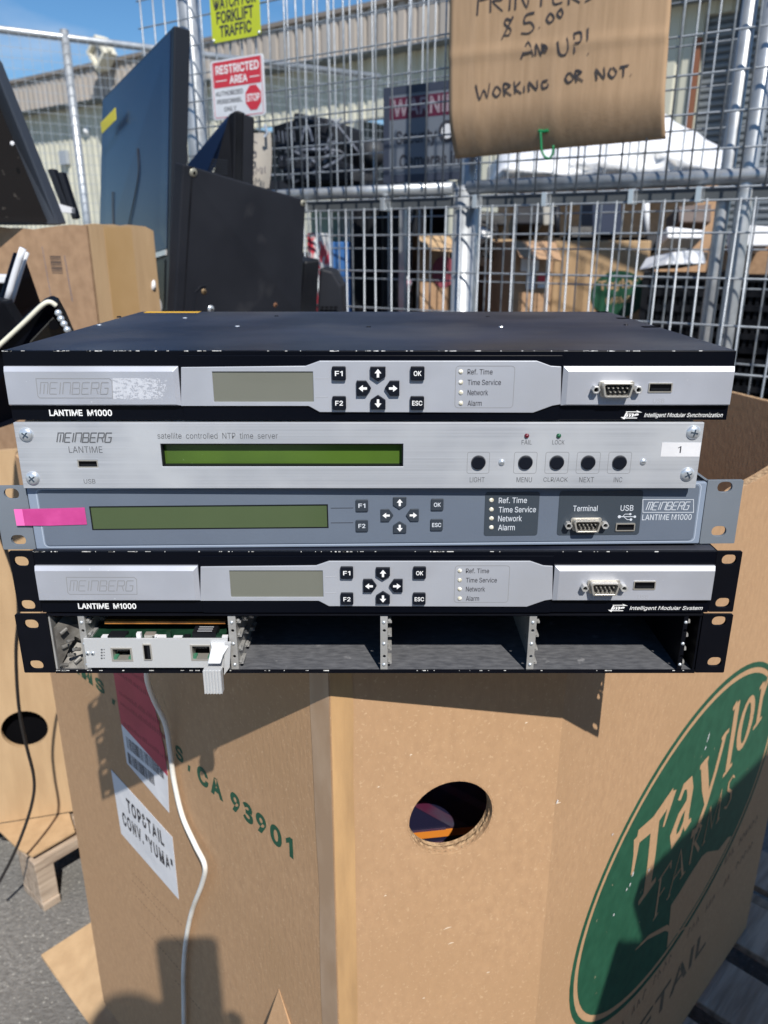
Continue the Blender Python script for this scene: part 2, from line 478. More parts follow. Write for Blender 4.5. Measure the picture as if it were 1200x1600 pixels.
# letter outlines: character -> (advance, closed outlines), thousandths of the type size
GLYPHS = {
 ' ': (188,[]),
 '"': (321,[[78,318,70,509,136,509,128,318],[193,318,185,509,250,509,243,318]]),
 '&': (448,[[197,-7,165,-5,136,1,110,12,88,26,69,42,54,62,43,84,36,108,34,133,36,154,40,173,47,189,58,205,70,220,85,235,101,249,120,264,140,279,216,335,223,340,230,346,237,352,243,359,249,367,255,375,259,384,261,394,262,405,260,420,255,434,245,445,233,454,219,459,201,461,189,460,178,457,168,453,159,447,151,440,145,431,141,421,138,411,137,399,138,386,141,375,145,363,152,352,159,340,169,327,204,284,438,0,364,0,171,231,121,293,108,310,96,327,87,344,81,361,77,379,75,398,77,420,82,440,91,458,102,474,117,488,134,499,154,507,176,512,200,513,224,512,246,507,266,499,283,488,297,475,308,459,317,442,322,424,324,404,323,389,320,375,315,362,309,349,301,336,291,325,281,314,269,303,256,293,154,217,135,202,121,188,110,174,103,161,98,146,97,131,98,115,102,101,109,87,118,76,130,66,143,57,158,51,175,48,193,46,213,48,232,52,251,59,269,69,286,81,301,95,315,112,327,131,336,151,343,174,348,198,349,224,408,224,406,194,403,167,397,144,389,124,380,107,371,92,361,80,353,70,345,62,333,47,315,30,294,17,271,7,246,-1,221,-5]]),
 ',': (188,[[38,-119,68,71,137,71,84,-119]]),
 '.': (188,[[95,-4,83,-3,73,1,63,9,55,18,51,29,50,41,51,53,55,64,63,73,73,81,83,85,95,87,107,85,118,81,128,73,135,64,140,53,141,41,140,29,135,18,128,9,118,1,107,-3]]),
 '/': (249,[[235,533,71,-76,14,-76,178,533]]),
 '0': (453,[[227,-7,191,-3,158,7,130,24,105,48,85,77,69,113,57,155,50,202,48,254,50,306,57,353,69,395,85,431,106,461,130,484,159,502,191,512,227,516,262,512,295,502,323,484,348,461,368,431,384,395,396,353,403,306,405,254,403,202,396,155,384,113,368,77,348,48,323,24,295,7,263,-3],[227,50,250,52,271,60,290,74,306,92,320,116,330,144,338,176,342,213,344,254,342,295,338,332,330,365,320,393,306,416,290,435,271,449,250,457,227,460,203,457,182,449,163,435,147,416,134,393,123,365,115,332,111,295,109,254,111,213,115,176,123,144,134,116,147,92,163,74,182,60,203,52]]),
 '1': (330,[[185,0,185,420,70,345,70,400,200,509,250,509,250,0]]),
 '2': (453,[[64,0,64,47,234,229,252,248,268,266,282,282,294,298,303,312,311,327,316,341,319,356,320,371,319,389,315,405,308,419,298,431,287,441,273,449,258,455,241,458,224,460,205,458,188,454,172,447,159,438,148,427,139,413,132,398,128,381,127,362,66,362,68,391,75,418,86,442,102,464,121,482,143,496,168,507,196,513,225,516,254,513,281,507,306,497,328,482,346,465,361,445,372,423,379,398,381,372,380,354,377,336,371,318,363,299,351,280,336,259,317,235,294,209,267,180,153,60,153,57,389,57,389,0]]),
 '3': (384,[[113,0,59,26,20,61,53,101,85,73,127,51,178,44,232,55,267,87,281,139,267,192,216,228,123,240,123,289,206,301,252,337,263,386,254,428,224,456,178,465,139,459,105,442,73,416,40,458,79,487,127,509,180,517,257,503,309,459,329,390,317,335,285,295,238,269,238,265,293,240,331,198,347,137,323,57,265,8,182,-10]]),
 '9': (453,[[226,516,256,513,285,506,310,494,333,478,352,458,368,434,380,408,387,378,389,347,387,322,382,296,373,270,359,240,340,207,315,168,200,0,130,0,301,248,307,248,302,238,295,229,287,221,278,214,268,207,257,202,245,198,232,195,218,195,188,197,161,203,137,214,116,229,98,247,83,269,72,294,66,321,64,352,66,382,73,411,85,436,101,459,120,479,143,494,168,506,196,513],[226,460,207,459,190,454,174,446,160,435,148,423,138,407,131,390,127,372,125,352,127,331,131,313,138,295,148,280,160,268,174,257,190,250,207,245,226,243,245,245,263,249,279,257,293,267,305,280,314,295,322,312,326,330,327,350,326,371,322,390,314,407,305,422,293,435,279,446,263,454,245,459]]),
 'A': (480,[[16,0,201,509,276,509,463,0,395,0,287,302,280,323,272,346,264,372,232,478,245,478,233,437,222,402,213,371,191,302,85,0],[110,142,110,199,370,199,370,142]]),
 'B': (456,[[60,0,60,509,241,509,274,507,304,501,329,491,350,477,367,461,381,442,390,421,396,398,398,374,397,353,393,336,387,320,378,307,368,295,356,286,343,278,329,272,315,267,315,262,331,260,347,254,363,245,378,234,391,220,402,203,411,184,416,161,418,136,416,111,410,88,400,67,386,48,368,31,344,18,317,8,284,2,247,0],[125,57,245,57,281,60,309,67,330,80,344,96,353,115,355,137,354,153,350,169,342,184,333,197,320,209,306,218,289,225,269,229,248,231,125,231],[125,285,238,285,256,287,273,290,288,296,302,304,314,314,323,326,330,340,335,355,336,372,333,393,326,412,313,429,294,442,270,449,240,452,125,452]]),
 'C': (510,[[267,-7,225,-3,186,7,150,25,119,49,92,79,70,115,53,157,44,203,40,254,44,305,53,352,70,393,92,429,119,459,150,484,186,501,225,512,267,516,293,514,317,511,340,504,362,496,383,485,402,471,419,456,435,438,448,418,459,397,467,373,473,348,408,348,404,365,397,380,389,395,380,407,369,418,357,428,344,437,330,444,315,449,300,453,284,455,267,456,237,453,209,445,184,432,161,414,141,391,125,364,113,332,106,295,103,254,106,213,113,177,125,145,141,117,161,94,184,76,210,63,237,56,267,53,284,54,300,56,315,60,330,65,344,72,357,81,369,90,380,102,389,114,397,128,404,144,408,160,473,160,467,135,459,112,448,91,435,71,420,53,402,38,383,24,363,13,341,5,317,-2,293,-6]]),
 'D': (502,[[219,0,96,0,96,57,215,57,254,60,288,68,318,81,343,99,363,122,379,149,390,181,397,216,399,255,397,294,390,329,379,361,364,388,344,410,320,428,291,441,258,449,221,452,93,452,93,509,225,509,273,505,315,495,353,478,385,455,412,426,433,391,449,351,458,306,462,255,458,205,449,159,433,119,411,83,384,54,351,31,312,14,268,3],[125,509,125,0,60,0,60,509]]),
 'E': (419,[[60,0,60,509,372,509,372,452,125,452,125,286,355,286,355,229,125,229,125,57,375,57,375,0]]),
 'F': (410,[[60,0,60,509,369,509,369,452,125,452,125,278,346,278,346,221,125,221,125,0]]),
 'G': (520,[[269,-7,225,-3,185,7,149,25,118,49,91,79,69,116,53,157,43,203,40,254,43,305,53,352,69,393,91,429,117,459,149,484,184,501,223,512,265,516,291,514,316,510,340,504,363,494,384,483,403,469,421,453,436,436,449,416,460,395,468,373,474,349,408,349,402,365,395,379,387,393,378,406,368,417,356,427,344,436,330,443,315,448,300,453,283,455,265,456,236,453,209,445,183,432,160,414,141,392,125,364,113,332,106,295,103,254,106,213,113,177,125,145,141,117,161,95,184,76,210,63,238,56,269,53,296,55,322,61,345,71,365,85,382,102,396,123,407,147,413,173,415,202,434,199,283,199,283,256,478,256,478,200,475,160,466,124,451,91,431,62,406,38,377,19,344,5,308,-4]]),
 'H': (517,[[60,0,60,509,125,509,125,289,392,289,392,509,457,509,457,0,392,0,392,232,125,232,125,0]]),
 'I': (190,[[62,0,62,509,128,509,128,0]]),
 'K': (467,[[104,145,104,216,116,231,128,246,139,261,151,275,162,289,174,303,187,317,199,331,212,344,364,509,448,509,231,276,228,276],[60,0,60,509,125,509,125,334,124,225,125,193,125,0],[372,0,188,259,228,309,449,0]]),
 'L': (393,[[60,0,60,509,125,509,125,57,361,57,361,0]]),
 'M': (628,[[60,0,60,509,152,509,277,187,280,179,284,170,287,159,299,123,311,84,322,49,307,49,318,83,330,121,342,158,346,169,349,179,352,187,476,509,568,509,568,0,504,0,504,291,504,327,505,369,506,413,507,457,513,457,498,409,482,363,467,322,456,291,342,0,286,0,170,291,167,300,163,310,159,321,145,361,129,408,112,457,119,457,120,416,121,372,122,328,122,291,122,0]]),
 'N': (523,[[60,0,60,509,136,509,343,183,349,174,355,163,363,151,371,137,379,122,388,107,396,90,405,73,414,55,405,54,403,72,402,90,401,108,400,126,399,142,399,157,399,195,399,509,463,509,463,0,387,0,202,290,177,331,148,381,108,452,119,454,122,384,124,328,125,313,125,301,125,291,125,0]]),
 'O': (533,[[267,-7,225,-3,186,7,150,25,119,49,92,79,70,115,53,157,44,203,40,254,44,305,53,352,70,393,92,429,119,459,150,484,186,501,225,512,267,516,309,512,348,501,384,484,415,459,442,429,464,393,480,352,490,305,493,254,490,203,480,157,464,115,442,79,415,49,384,25,348,7,309,-3],[267,53,296,55,324,63,349,76,372,94,392,116,408,144,420,176,428,213,430,254,428,295,420,332,408,365,392,392,372,415,349,433,324,446,296,453,267,456,237,453,210,445,184,433,161,415,142,392,125,364,113,332,106,295,103,254,106,213,113,176,125,144,142,117,161,94,184,76,210,63,237,55]]),
 'P': (445,[[60,0,60,509,235,509,272,506,305,499,332,487,356,471,375,452,390,430,400,404,407,377,409,348,407,318,400,291,390,265,375,243,356,223,332,207,305,195,272,188,235,186,109,186,109,242,233,242,257,244,279,248,297,256,312,266,324,279,333,294,339,310,343,328,344,348,343,367,339,385,333,402,324,416,312,428,297,439,279,446,257,451,232,452,125,452,125,0]]),
 'R': (449,[[60,0,60,509,236,509,273,506,305,500,333,489,356,473,376,455,390,433,401,408,407,381,409,352,407,323,401,296,390,271,376,250,356,232,333,217,305,206,273,200,236,198,96,198,96,255,234,255,258,256,280,260,298,267,313,276,325,287,334,300,340,316,344,333,345,352,344,371,340,389,334,405,325,419,313,430,298,440,279,446,258,451,233,452,125,452,125,0],[353,0,230,229,303,229,428,0]]),
 'S': (447,[[224,-9,188,-7,156,-1,128,9,102,23,81,40,64,60,51,83,42,109,38,137,104,137,108,118,114,102,123,88,136,76,150,66,166,59,185,53,204,50,224,49,246,50,267,54,286,60,303,69,317,79,329,92,338,106,344,122,346,139,344,154,340,168,332,179,322,189,310,197,296,205,280,211,263,217,245,222,184,239,145,253,112,269,86,289,67,313,56,341,52,372,54,400,62,425,75,448,92,468,113,484,138,498,165,508,195,514,227,516,259,514,289,508,316,498,340,484,360,468,377,449,390,427,398,403,401,378,337,378,332,402,320,421,302,437,280,449,254,456,225,459,204,457,185,454,167,448,152,440,139,430,129,418,121,405,117,391,115,376,117,359,122,345,131,334,142,324,155,315,169,308,184,302,198,297,212,293,264,279,279,275,295,270,312,264,328,256,344,248,359,238,372,226,384,213,395,198,402,180,407,161,408,139,406,112,399,87,386,64,370,43,349,25,323,11,294,0,261,-7]]),
 'T': (449,[[32,452,32,509,417,509,417,452,257,452,257,0,193,0,193,452]]),
 'U': (517,[[259,-8,220,-6,186,2,154,15,126,33,103,55,85,80,71,108,63,140,60,173,60,509,124,509,124,178,126,155,132,133,141,113,153,95,169,80,187,68,208,59,232,53,259,52,285,53,309,59,331,68,349,80,364,95,377,113,385,133,391,155,393,178,393,509,457,509,457,173,454,140,446,108,433,80,414,55,391,33,363,15,332,2,297,-6]]),
 'V': (480,[[204,0,16,509,84,509,192,206,199,187,207,164,215,137,248,31,235,31,247,71,257,107,267,138,276,165,283,187,290,206,395,509,463,509,278,0]]),
 'W': (686,[[155,0,16,509,82,509,163,196,167,179,172,162,175,145,187,94,190,76,194,58,197,40,189,40,200,94,203,111,207,128,211,145,224,196,306,509,380,509,462,196,466,179,470,162,474,145,486,94,490,76,494,58,497,40,488,40,499,94,503,111,506,128,510,145,523,196,603,509,670,509,530,0,455,0,368,323,362,345,357,368,351,391,346,417,341,445,336,475,350,475,345,446,340,420,335,395,330,371,324,347,318,323,230,0]]),
 'X': (474,[[18,0,217,284,217,236,29,509,104,509,178,400,188,386,196,373,204,361,211,350,217,340,223,329,230,318,236,305,243,292,232,292,239,305,246,317,252,329,258,339,265,350,272,361,298,400,374,509,446,509,259,239,259,287,456,0,382,0,292,129,268,165,262,175,256,185,250,195,244,206,237,218,230,231,244,231,238,219,231,207,225,196,219,186,213,176,206,166,182,129,91,0]]),
 'Y': (472,[[203,0,203,208,16,509,91,509,192,344,203,327,213,309,222,292,231,274,240,254,250,230,224,230,233,254,242,275,251,293,260,310,270,327,280,344,381,509,455,509,268,208,268,0]]),
 'Z': (438,[[42,0,42,46,273,385,284,400,295,415,306,431,341,476,348,454,327,453,306,453,285,452,223,452,40,452,40,509,397,509,397,462,169,129,157,113,146,97,134,81,97,33,90,54,111,55,131,56,152,57,214,57,399,57,399,0]]),
 'a': (389,[[160,-9,137,-7,115,-3,94,5,76,15,60,29,48,45,38,63,32,84,30,108,32,128,36,146,43,161,53,174,64,184,78,193,92,200,108,206,125,211,143,214,161,217,178,220,234,227,247,229,257,231,265,235,271,240,274,246,276,255,276,257,275,272,272,285,267,297,260,307,251,315,240,322,227,327,212,330,196,331,178,330,163,327,149,322,137,316,127,309,118,301,110,292,104,283,100,274,41,291,51,313,64,331,79,346,95,358,114,368,133,375,153,380,173,383,194,384,208,384,223,382,239,379,255,375,271,369,286,360,300,350,312,336,322,320,330,301,335,278,337,251,337,0,277,0,277,52,272,52,267,43,260,34,252,25,242,16,229,8,215,1,199,-4,181,-7],[170,45,192,47,211,51,228,59,242,68,254,80,263,93,270,108,274,122,276,138,276,190,272,187,267,184,259,182,251,180,241,178,231,176,221,174,210,173,200,171,175,168,161,166,147,163,134,159,122,153,112,147,103,139,97,130,93,118,92,105,93,93,96,82,102,72,109,64,119,57,130,52,142,48,156,46]]),
 'c': (396,[[207,-8,174,-5,144,3,117,16,93,35,72,58,56,85,44,116,37,150,34,187,37,225,44,260,56,291,72,318,93,341,117,360,144,374,174,382,207,384,226,384,243,381,260,377,276,371,291,364,305,356,318,346,330,335,340,322,349,308,356,293,362,277,303,262,300,272,295,281,290,289,284,297,278,304,270,311,261,316,252,321,242,325,231,328,220,329,207,330,184,328,163,321,145,310,130,296,118,278,108,258,102,236,98,212,96,187,98,163,102,139,108,117,118,97,130,80,145,66,163,55,184,49,207,46,220,47,232,49,243,52,253,55,262,60,271,66,279,73,285,80,292,89,297,98,301,107,304,117,363,102,357,86,350,70,341,56,331,43,319,32,306,21,292,12,277,5,261,-1,244,-5,226,-7]]),
 'd': (424,[[195,-8,165,-6,137,3,111,16,89,34,70,57,55,84,43,116,36,151,34,189,36,227,43,261,55,293,70,320,89,342,112,361,137,374,165,382,196,384,218,383,237,379,253,373,267,364,278,355,287,346,295,336,301,327,306,319,311,319,311,509,372,509,372,0,313,0,313,59,307,59,301,50,295,41,287,31,277,21,266,12,252,4,236,-3,217,-7],[205,47,226,49,246,55,263,65,278,78,290,95,299,115,306,138,310,162,312,189,310,216,306,241,300,263,290,282,278,299,263,312,246,322,227,328,205,330,182,328,162,322,145,311,130,298,118,281,108,261,102,239,98,215,96,189,98,163,102,139,109,117,118,97,130,80,145,66,162,55,182,49]]),
 'e': (404,[[212,-8,177,-5,145,3,117,16,92,35,72,58,56,85,44,116,37,150,34,187,36,224,44,258,55,290,71,317,91,340,115,359,142,373,172,382,205,384,226,383,246,380,266,374,285,366,303,355,319,341,334,324,347,305,357,282,365,256,370,227,371,194,371,169,75,169,75,221,338,221,310,202,308,226,304,248,298,269,288,286,277,301,263,314,246,323,227,328,205,330,183,328,164,323,146,313,131,301,119,286,109,270,102,251,97,231,96,211,96,178,98,151,102,127,110,106,121,88,135,73,151,61,169,53,190,48,212,46,227,47,241,49,254,53,265,58,276,65,285,73,294,82,300,93,306,105,365,91,358,72,348,55,335,39,320,26,302,14,283,4,261,-3,237,-7]]),
 'f': (254,[[228,379,228,327,6,327,6,379],[81,0,81,432,82,452,87,470,96,486,107,499,120,510,135,519,152,525,169,529,187,530,201,530,212,529,222,527,231,525,238,523,243,521,227,468,224,470,220,471,215,472,209,473,202,474,195,474,178,472,164,468,154,460,147,449,143,435,142,419,142,0]]),
 'g': (425,[[207,-151,180,-149,156,-146,134,-140,114,-132,97,-122,82,-110,70,-97,59,-84,51,-69,101,-41,107,-49,114,-57,122,-66,131,-74,142,-82,154,-88,169,-93,187,-96,207,-97,236,-95,261,-87,282,-75,298,-58,308,-34,311,-6,311,68,306,68,301,60,294,51,287,41,277,32,266,23,252,16,236,10,217,6,195,5,165,7,138,14,113,27,90,43,71,65,55,90,43,120,36,154,34,191,36,229,43,263,55,293,71,320,90,342,112,361,138,374,166,382,196,384,218,383,237,379,253,373,267,365,279,356,288,346,296,336,302,327,308,319,313,319,313,379,372,379,372,-9,370,-40,363,-67,350,-90,334,-109,314,-124,291,-136,265,-144,237,-149],[205,59,227,61,246,66,264,75,278,87,290,103,300,121,307,142,311,166,312,193,311,219,307,242,300,264,291,283,279,299,264,312,247,322,227,328,205,330,182,328,163,322,145,312,130,298,118,282,109,262,102,241,98,218,96,193,98,167,102,144,109,123,118,104,131,88,145,76,163,66,183,61]]),
 'h': (410,[[114,227,114,0,53,0,53,509,114,509,114,287,102,287,116,319,132,344,152,362,175,374,200,382,227,384,252,383,275,377,295,369,313,356,328,340,341,321,350,298,355,271,357,240,357,0,296,0,296,235,293,263,286,286,273,304,256,318,235,326,210,329,192,328,176,324,161,317,147,308,136,297,126,283,119,266,115,248]]),
 'i': (167,[[53,0,53,379,114,379,114,0],[84,443,73,444,63,448,54,455,47,463,43,472,41,483,43,494,47,504,54,512,63,518,73,522,84,524,95,522,105,518,114,512,121,504,125,494,126,483,125,472,121,463,114,455,105,448,95,444]]),
 'k': (381,[[110,137,110,212,121,212,284,379,360,379,184,199,177,199],[53,0,53,509,114,509,114,0],[294,0,148,186,191,229,372,0]]),
 'l': (160,[[50,0,50,509,110,509,110,0]]),
 'm': (610,[[53,0,53,379,112,379,112,295,108,295,114,314,122,331,132,346,144,358,158,368,172,376,187,382,203,385,219,386,245,383,268,375,287,361,303,342,314,320,321,295,312,295,318,312,326,329,337,343,350,356,364,366,381,375,398,381,417,385,437,386,458,385,478,380,497,372,514,361,529,346,541,328,550,307,555,283,557,255,557,0,496,0,496,254,493,279,485,298,473,313,456,323,438,329,419,330,402,329,387,326,374,320,363,312,353,302,345,290,340,277,336,263,335,247,335,0,274,0,274,260,272,280,265,297,253,311,238,322,220,328,199,330,185,329,171,326,158,320,145,312,135,302,126,289,119,274,115,257,114,238,114,0]]),
 'n': (410,[[114,227,114,0,53,0,53,379,112,379,112,287,102,287,116,319,132,344,152,362,175,374,200,382,227,384,252,383,275,377,295,369,313,356,328,340,341,321,350,298,355,271,357,240,357,0,296,0,296,235,293,263,286,286,273,304,256,318,235,326,210,329,192,328,176,324,161,317,147,308,136,297,126,283,119,266,115,248]]),
 'o': (415,[[207,-8,174,-5,144,3,117,16,93,35,72,58,56,85,44,116,37,150,34,187,37,225,44,260,56,291,72,318,93,341,117,360,144,374,174,382,207,384,241,382,271,374,299,360,323,341,343,318,359,291,371,260,379,225,381,187,379,150,371,116,359,85,343,58,323,35,299,16,271,3,241,-5],[207,46,231,49,252,55,270,66,285,80,298,97,307,117,314,139,318,163,319,187,318,212,314,236,307,258,298,278,285,296,270,310,252,321,231,328,207,330,184,328,163,321,145,310,130,296,118,278,108,258,102,236,98,212,96,187,98,163,102,139,108,117,118,97,130,80,145,66,163,55,184,49]]),
 'r': (259,[[53,0,53,379,112,379,112,321,115,321,124,339,137,354,152,367,171,377,191,383,213,385,218,385,223,385,229,384,235,384,240,384,243,384,243,322,241,323,236,324,230,324,223,325,215,326,207,326,190,324,174,321,159,315,146,306,135,296,126,284,119,269,115,254,114,237,114,0]]),
 's': (365,[[182,-8,157,-7,133,-3,112,3,93,12,76,24,62,38,50,54,41,73,36,94,94,107,101,87,111,72,124,60,141,52,160,47,181,45,206,47,227,53,244,62,258,74,265,88,268,103,266,115,262,126,254,136,243,144,229,150,212,155,149,170,118,180,92,192,72,208,58,227,50,249,47,274,49,295,55,314,65,332,79,347,95,360,115,370,137,378,161,383,187,384,212,383,234,379,254,372,271,363,286,352,299,339,309,324,318,308,324,290,268,277,262,291,254,304,243,316,228,325,210,331,187,333,166,331,147,326,131,317,119,305,111,292,109,277,110,264,115,253,124,243,136,235,152,229,172,223,229,209,261,200,287,187,306,171,320,153,328,131,331,107,329,85,323,65,312,47,298,31,281,18,260,6,236,-2,210,-7]]),
 't': (227,[[204,379,204,327,6,327,6,379],[65,471,126,471,126,98,127,83,130,70,136,61,144,55,156,51,170,50,175,50,180,50,185,51,191,52,197,53,202,54,213,2,207,0,200,-2,192,-3,184,-3,176,-4,168,-4,138,-1,113,7,92,21,77,41,68,64,65,93]]),
 'u': (410,[[182,-5,158,-3,135,2,115,11,97,23,82,39,69,59,60,82,54,109,53,139,53,379,114,379,114,144,116,117,124,94,137,75,154,61,175,53,200,50,218,51,234,55,249,62,263,71,274,83,283,97,290,113,295,132,296,153,296,379,357,379,357,0,298,0,298,92,307,92,294,60,277,35,257,17,234,5,209,-3]]),
 'v': (389,[[163,0,17,379,84,379,165,155,173,132,180,110,187,87,193,64,199,42,206,21,184,21,191,42,197,64,203,87,209,110,216,132,224,155,305,379,371,379,226,0]]),
 'w': (567,[[138,0,23,379,87,379,133,214,154,137,161,107,168,75,175,41,165,41,172,74,179,105,186,135,192,163,199,189,206,214,252,379,316,379,362,214,382,136,388,106,395,75,402,41,391,41,399,75,406,106,413,135,434,214,480,379,545,379,429,0,368,0,319,172,305,225,291,280,277,338,291,338,277,280,263,225,258,207,253,189,248,172,199,0]]),
 'y': (389,[[47,-139,61,-86,71,-87,83,-89,94,-90,104,-89,113,-86,122,-81,130,-74,138,-64,145,-51,151,-36,163,-1,17,379,84,379,165,155,173,132,180,109,187,87,193,64,199,42,206,21,184,21,202,87,209,110,216,132,224,155,305,379,371,379,204,-58,196,-77,187,-93,177,-107,165,-119,153,-128,139,-136,125,-141,109,-144,91,-145,82,-145,73,-144,65,-143,57,-142,52,-140]]),
 'z': (380,[[42,0,42,46,254,320,254,323,48,323,48,379,333,379,333,331,126,60,126,56,339,56,339,0]]),
}
_tc = {}
def text_data(body, bold=0.0, res=3, spacing=1.0):
    key = (body, bold, spacing)
    if key in _tc: return _tc[key]
    vs, fs = [], []
    x = 0.0
    for ch in body:
        adv, sps = GLYPHS[ch]
        loops = []
        for sp in sps:
            P = [Vector((sp[2 * i] / 1000, sp[2 * i + 1] / 1000)) for i in range(len(sp) // 2)]
            Q = [p for i, p in enumerate(P) if (p - P[i - 1]).length > 1e-4]
            area = sum(Q[i - 1].x * Q[i].y - Q[i].x * Q[i - 1].y for i in range(len(Q)))
            if abs(area) < 1e-5: continue
            n = len(Q)
            out = []
            for i in range(n):
                d1 = (Q[i] - Q[i - 1]).normalized(); d2 = (Q[(i + 1) % n] - Q[i]).normalized()
                nn = Vector((-d1.y - d2.y, d1.x + d2.x))
                if nn.length < 1e-6: nn = Vector((-d1.y, d1.x))
                nn.normalize()
                k = 1 / max(.6, nn.dot(Vector((-d1.y, d1.x))))
                out.append(Q[i] + nn * (bold * .75 * k))
            loops.append((area, out, Q))
        outers = [l for l in loops if l[0] < 0]
        holes = [l for l in loops if l[0] > 0]
        def inside(p, poly):
            c = False
            for i in range(len(poly)):
                a, b = poly[i - 1], poly[i]
                if (a.y > p.y) != (b.y > p.y) and p.x < (b.x - a.x) * (p.y - a.y) / (b.y - a.y) + a.x: c = not c
            return c
        for oi, (ar, out, raw) in enumerate(outers):
            hs = [h[1] for h in holes if inside(h[2][0], raw)]
            lp = [out] + hs
            tris = tessellate_polygon([[Vector((q.x, q.y, 0)) for q in l] for l in lp])
            k0 = len(vs)
            vs += [(x + q.x, q.y, oi * .000012) for l in lp for q in l]
            fs += [tuple(k0 + t for t in tr) for tr in tris]
        x += adv / 1000 * spacing
    _tc[key] = (vs, fs)
    return vs, fs

def text_mb(mb, body, rect, y, bold=0.0, shear=0.0, rot=None, spacing=1.0, ref=None):
    """lettering fitted into rect (u0,v0,u1,v1) on the plane at depth y"""
    vs, fs = text_data(body, bold, spacing=spacing)
    rx = [v[0] for v in vs]
    ry = [v[1] for v in vs]
    x0, x1 = min(rx), max(rx)
    y0, y1 = min(ry), max(ry)
    u0, v0, u1, v1 = rect
    out = []
    for (a, b, dz_) in vs:
        fx = (a - x0) / (x1 - x0); fy = (b - y0) / (y1 - y0)
        u = u0 + fx * (u1 - u0) + (fy - 0.5) * shear * (v1 - v0)
        v = v0 + fy * (v1 - v0)
        if rot:
            cx, cy, t = rot
            u, v = cx + (u - cx) * cos(t) - (v - cy) * sin(t), cy + (u - cx) * sin(t) + (v - cy) * cos(t)
        out.append((u, y - dz_, v))
    mb.add(out, fs)
    return mb
def R4(g, x0, y0, x1, y1):
    """pixel rectangle (left, top, right, bottom) -> local rect through its middle lines"""
    mx, my = (x0 + x1) / 2, (y0 + y1) / 2
    return (g(x0, my)[0], g(mx, y1)[1], g(x1, my)[0], g(mx, y0)[1])

TECH = {  # rounded technical capitals on a 1 x 1 cell
 'M': [[(0, 0), (0, 1), (0.92, 1), (1, .9), (1, 0)], [(.5, .86), (.5, 0)]],
 'E': [[(1, 1), (0.08, 1), (0, .9), (0, .1), (.08, 0), (1, 0)], [(.12, .5), (.85, .5)]],
 'I': [[(.5, 0), (.5, 1)]],
 'N': [[(0, 0), (0, 1), (.9, 1), (1, .9), (1, 0)]],
 'B': [[(.12, .5), (.9, .5), (1, .4), (1, .08), (.92, 0), (0, 0), (0, 1), (.85, 1), (.93, .9), (.93, .6)]],
 'R': [[(0, 0), (0, 1), (.9, 1), (1, .9), (1, .6), (.9, .5), (.12, .5)], [(.7, .44), (1, 0)]],
 'G': [[(1, 1), (.08, 1), (0, .9), (0, .1), (.08, 0), (.9, 0), (1, .1), (1, .52), (.5, .52)]],
}
def tech_word(mb, word, rect, wd, y, shear=0.25, gap=0.28):
    u0, v0, u1, v1 = rect
    wds = [0.25 if c == 'I' else 1.0 for c in word]
    tot = sum(wds) + gap * (len(word) - 1)
    k = (u1 - u0) / tot
    x = u0
    i = 0
    for c, cw in zip(word, wds):
        for st in TECH[c]:
            i += 1
            pts = [((x + (p[0] if c != 'I' else 0.12) * k * 1.0 + (p[1] - .5) * shear * (v1 - v0)), v0 + p[1] * (v1 - v0)) for p in st]
            mb.ribbon(pts, wd, y - i * 0.00001)
        x += (cw + gap) * k
    return mb

# ------------------------------------------------------------------ the five rack units
U1 = Frame(0, 0.470, 1.1668)
U2 = Frame(0, 0.468, 1.1230)
U3 = Frame(0, 0.4745, 1.0800, radians(0.4), radians(-0.4))
U4 = Frame(0, 0.4675, 1.0355)
U5 = Frame(0, 0.4665, 0.9895)
H1, H2, H3, H4, H5 = 0.0425, 0.0426, 0.0437, 0.0443, 0.0450

def arrow_poly(cx, cz, dx, dz, s):
    """fat arrow pointing along (dx,dz)"""
    pts = [(-.9, -.26), (.0, -.26), (.0, -.75), (.95, 0), (.0, .75), (.0, .26), (-.9, .26)]
    return [(cx + s * (a * dx - b * dz), cz + s * (a * dz + b * dx)) for a, b in pts]

def key_button(root, c, s, word, y0, m=button_black, mk=print_white, h=0.0022):
    b = MB().prism(rrect(c[0] - s / 2, c[1] - s / 2, c[0] + s / 2, c[1] + s / 2, s * 0.10), y0, y0 - h).build('button', m, root, bevel=0.0003)
    wd = s * (0.74 if len(word) == 3 else 0.56)
    t = MB()
    text_mb(t, word, (c[0] - wd / 2, c[1] - s * 0.17, c[0] + wd / 2, c[1] + s * 0.19), y0 - h - 0.00012, bold=0.02)
    t.build('marking', mk, b)
    return b

def arrow_keys(root, cc, off, s, y0, m=button_black, h=0.0022, sm=0.3):
    for dx, dz in ((0, 1), (-1, 0), (1, 0), (0, -1)):
        cx, cz = cc[0] + dx * off, cc[1] + dz * off
        r = s / 2
        # house shape with its point towards the centre
        loc = [(-r * 0.96, -r), (r * 0.30, -r), (r * 0.98, 0), (r * 0.30, r), (-r * 0.96, r)]
        pts = [(cx + (-a * dx - b * dz), cz + (-a * dz + b * dx)) for a, b in loc]
        b = MB().prism(pts, y0, y0 - h).build('button', m, root, bevel=0.0003)
        MB().prism(arrow_poly(cx + dx * r * .12, cz + dz * r * .12, dx, dz, s * sm), y0 - h - 0.00004, y0 - h - 0.00016).build('marking', print_white, b)

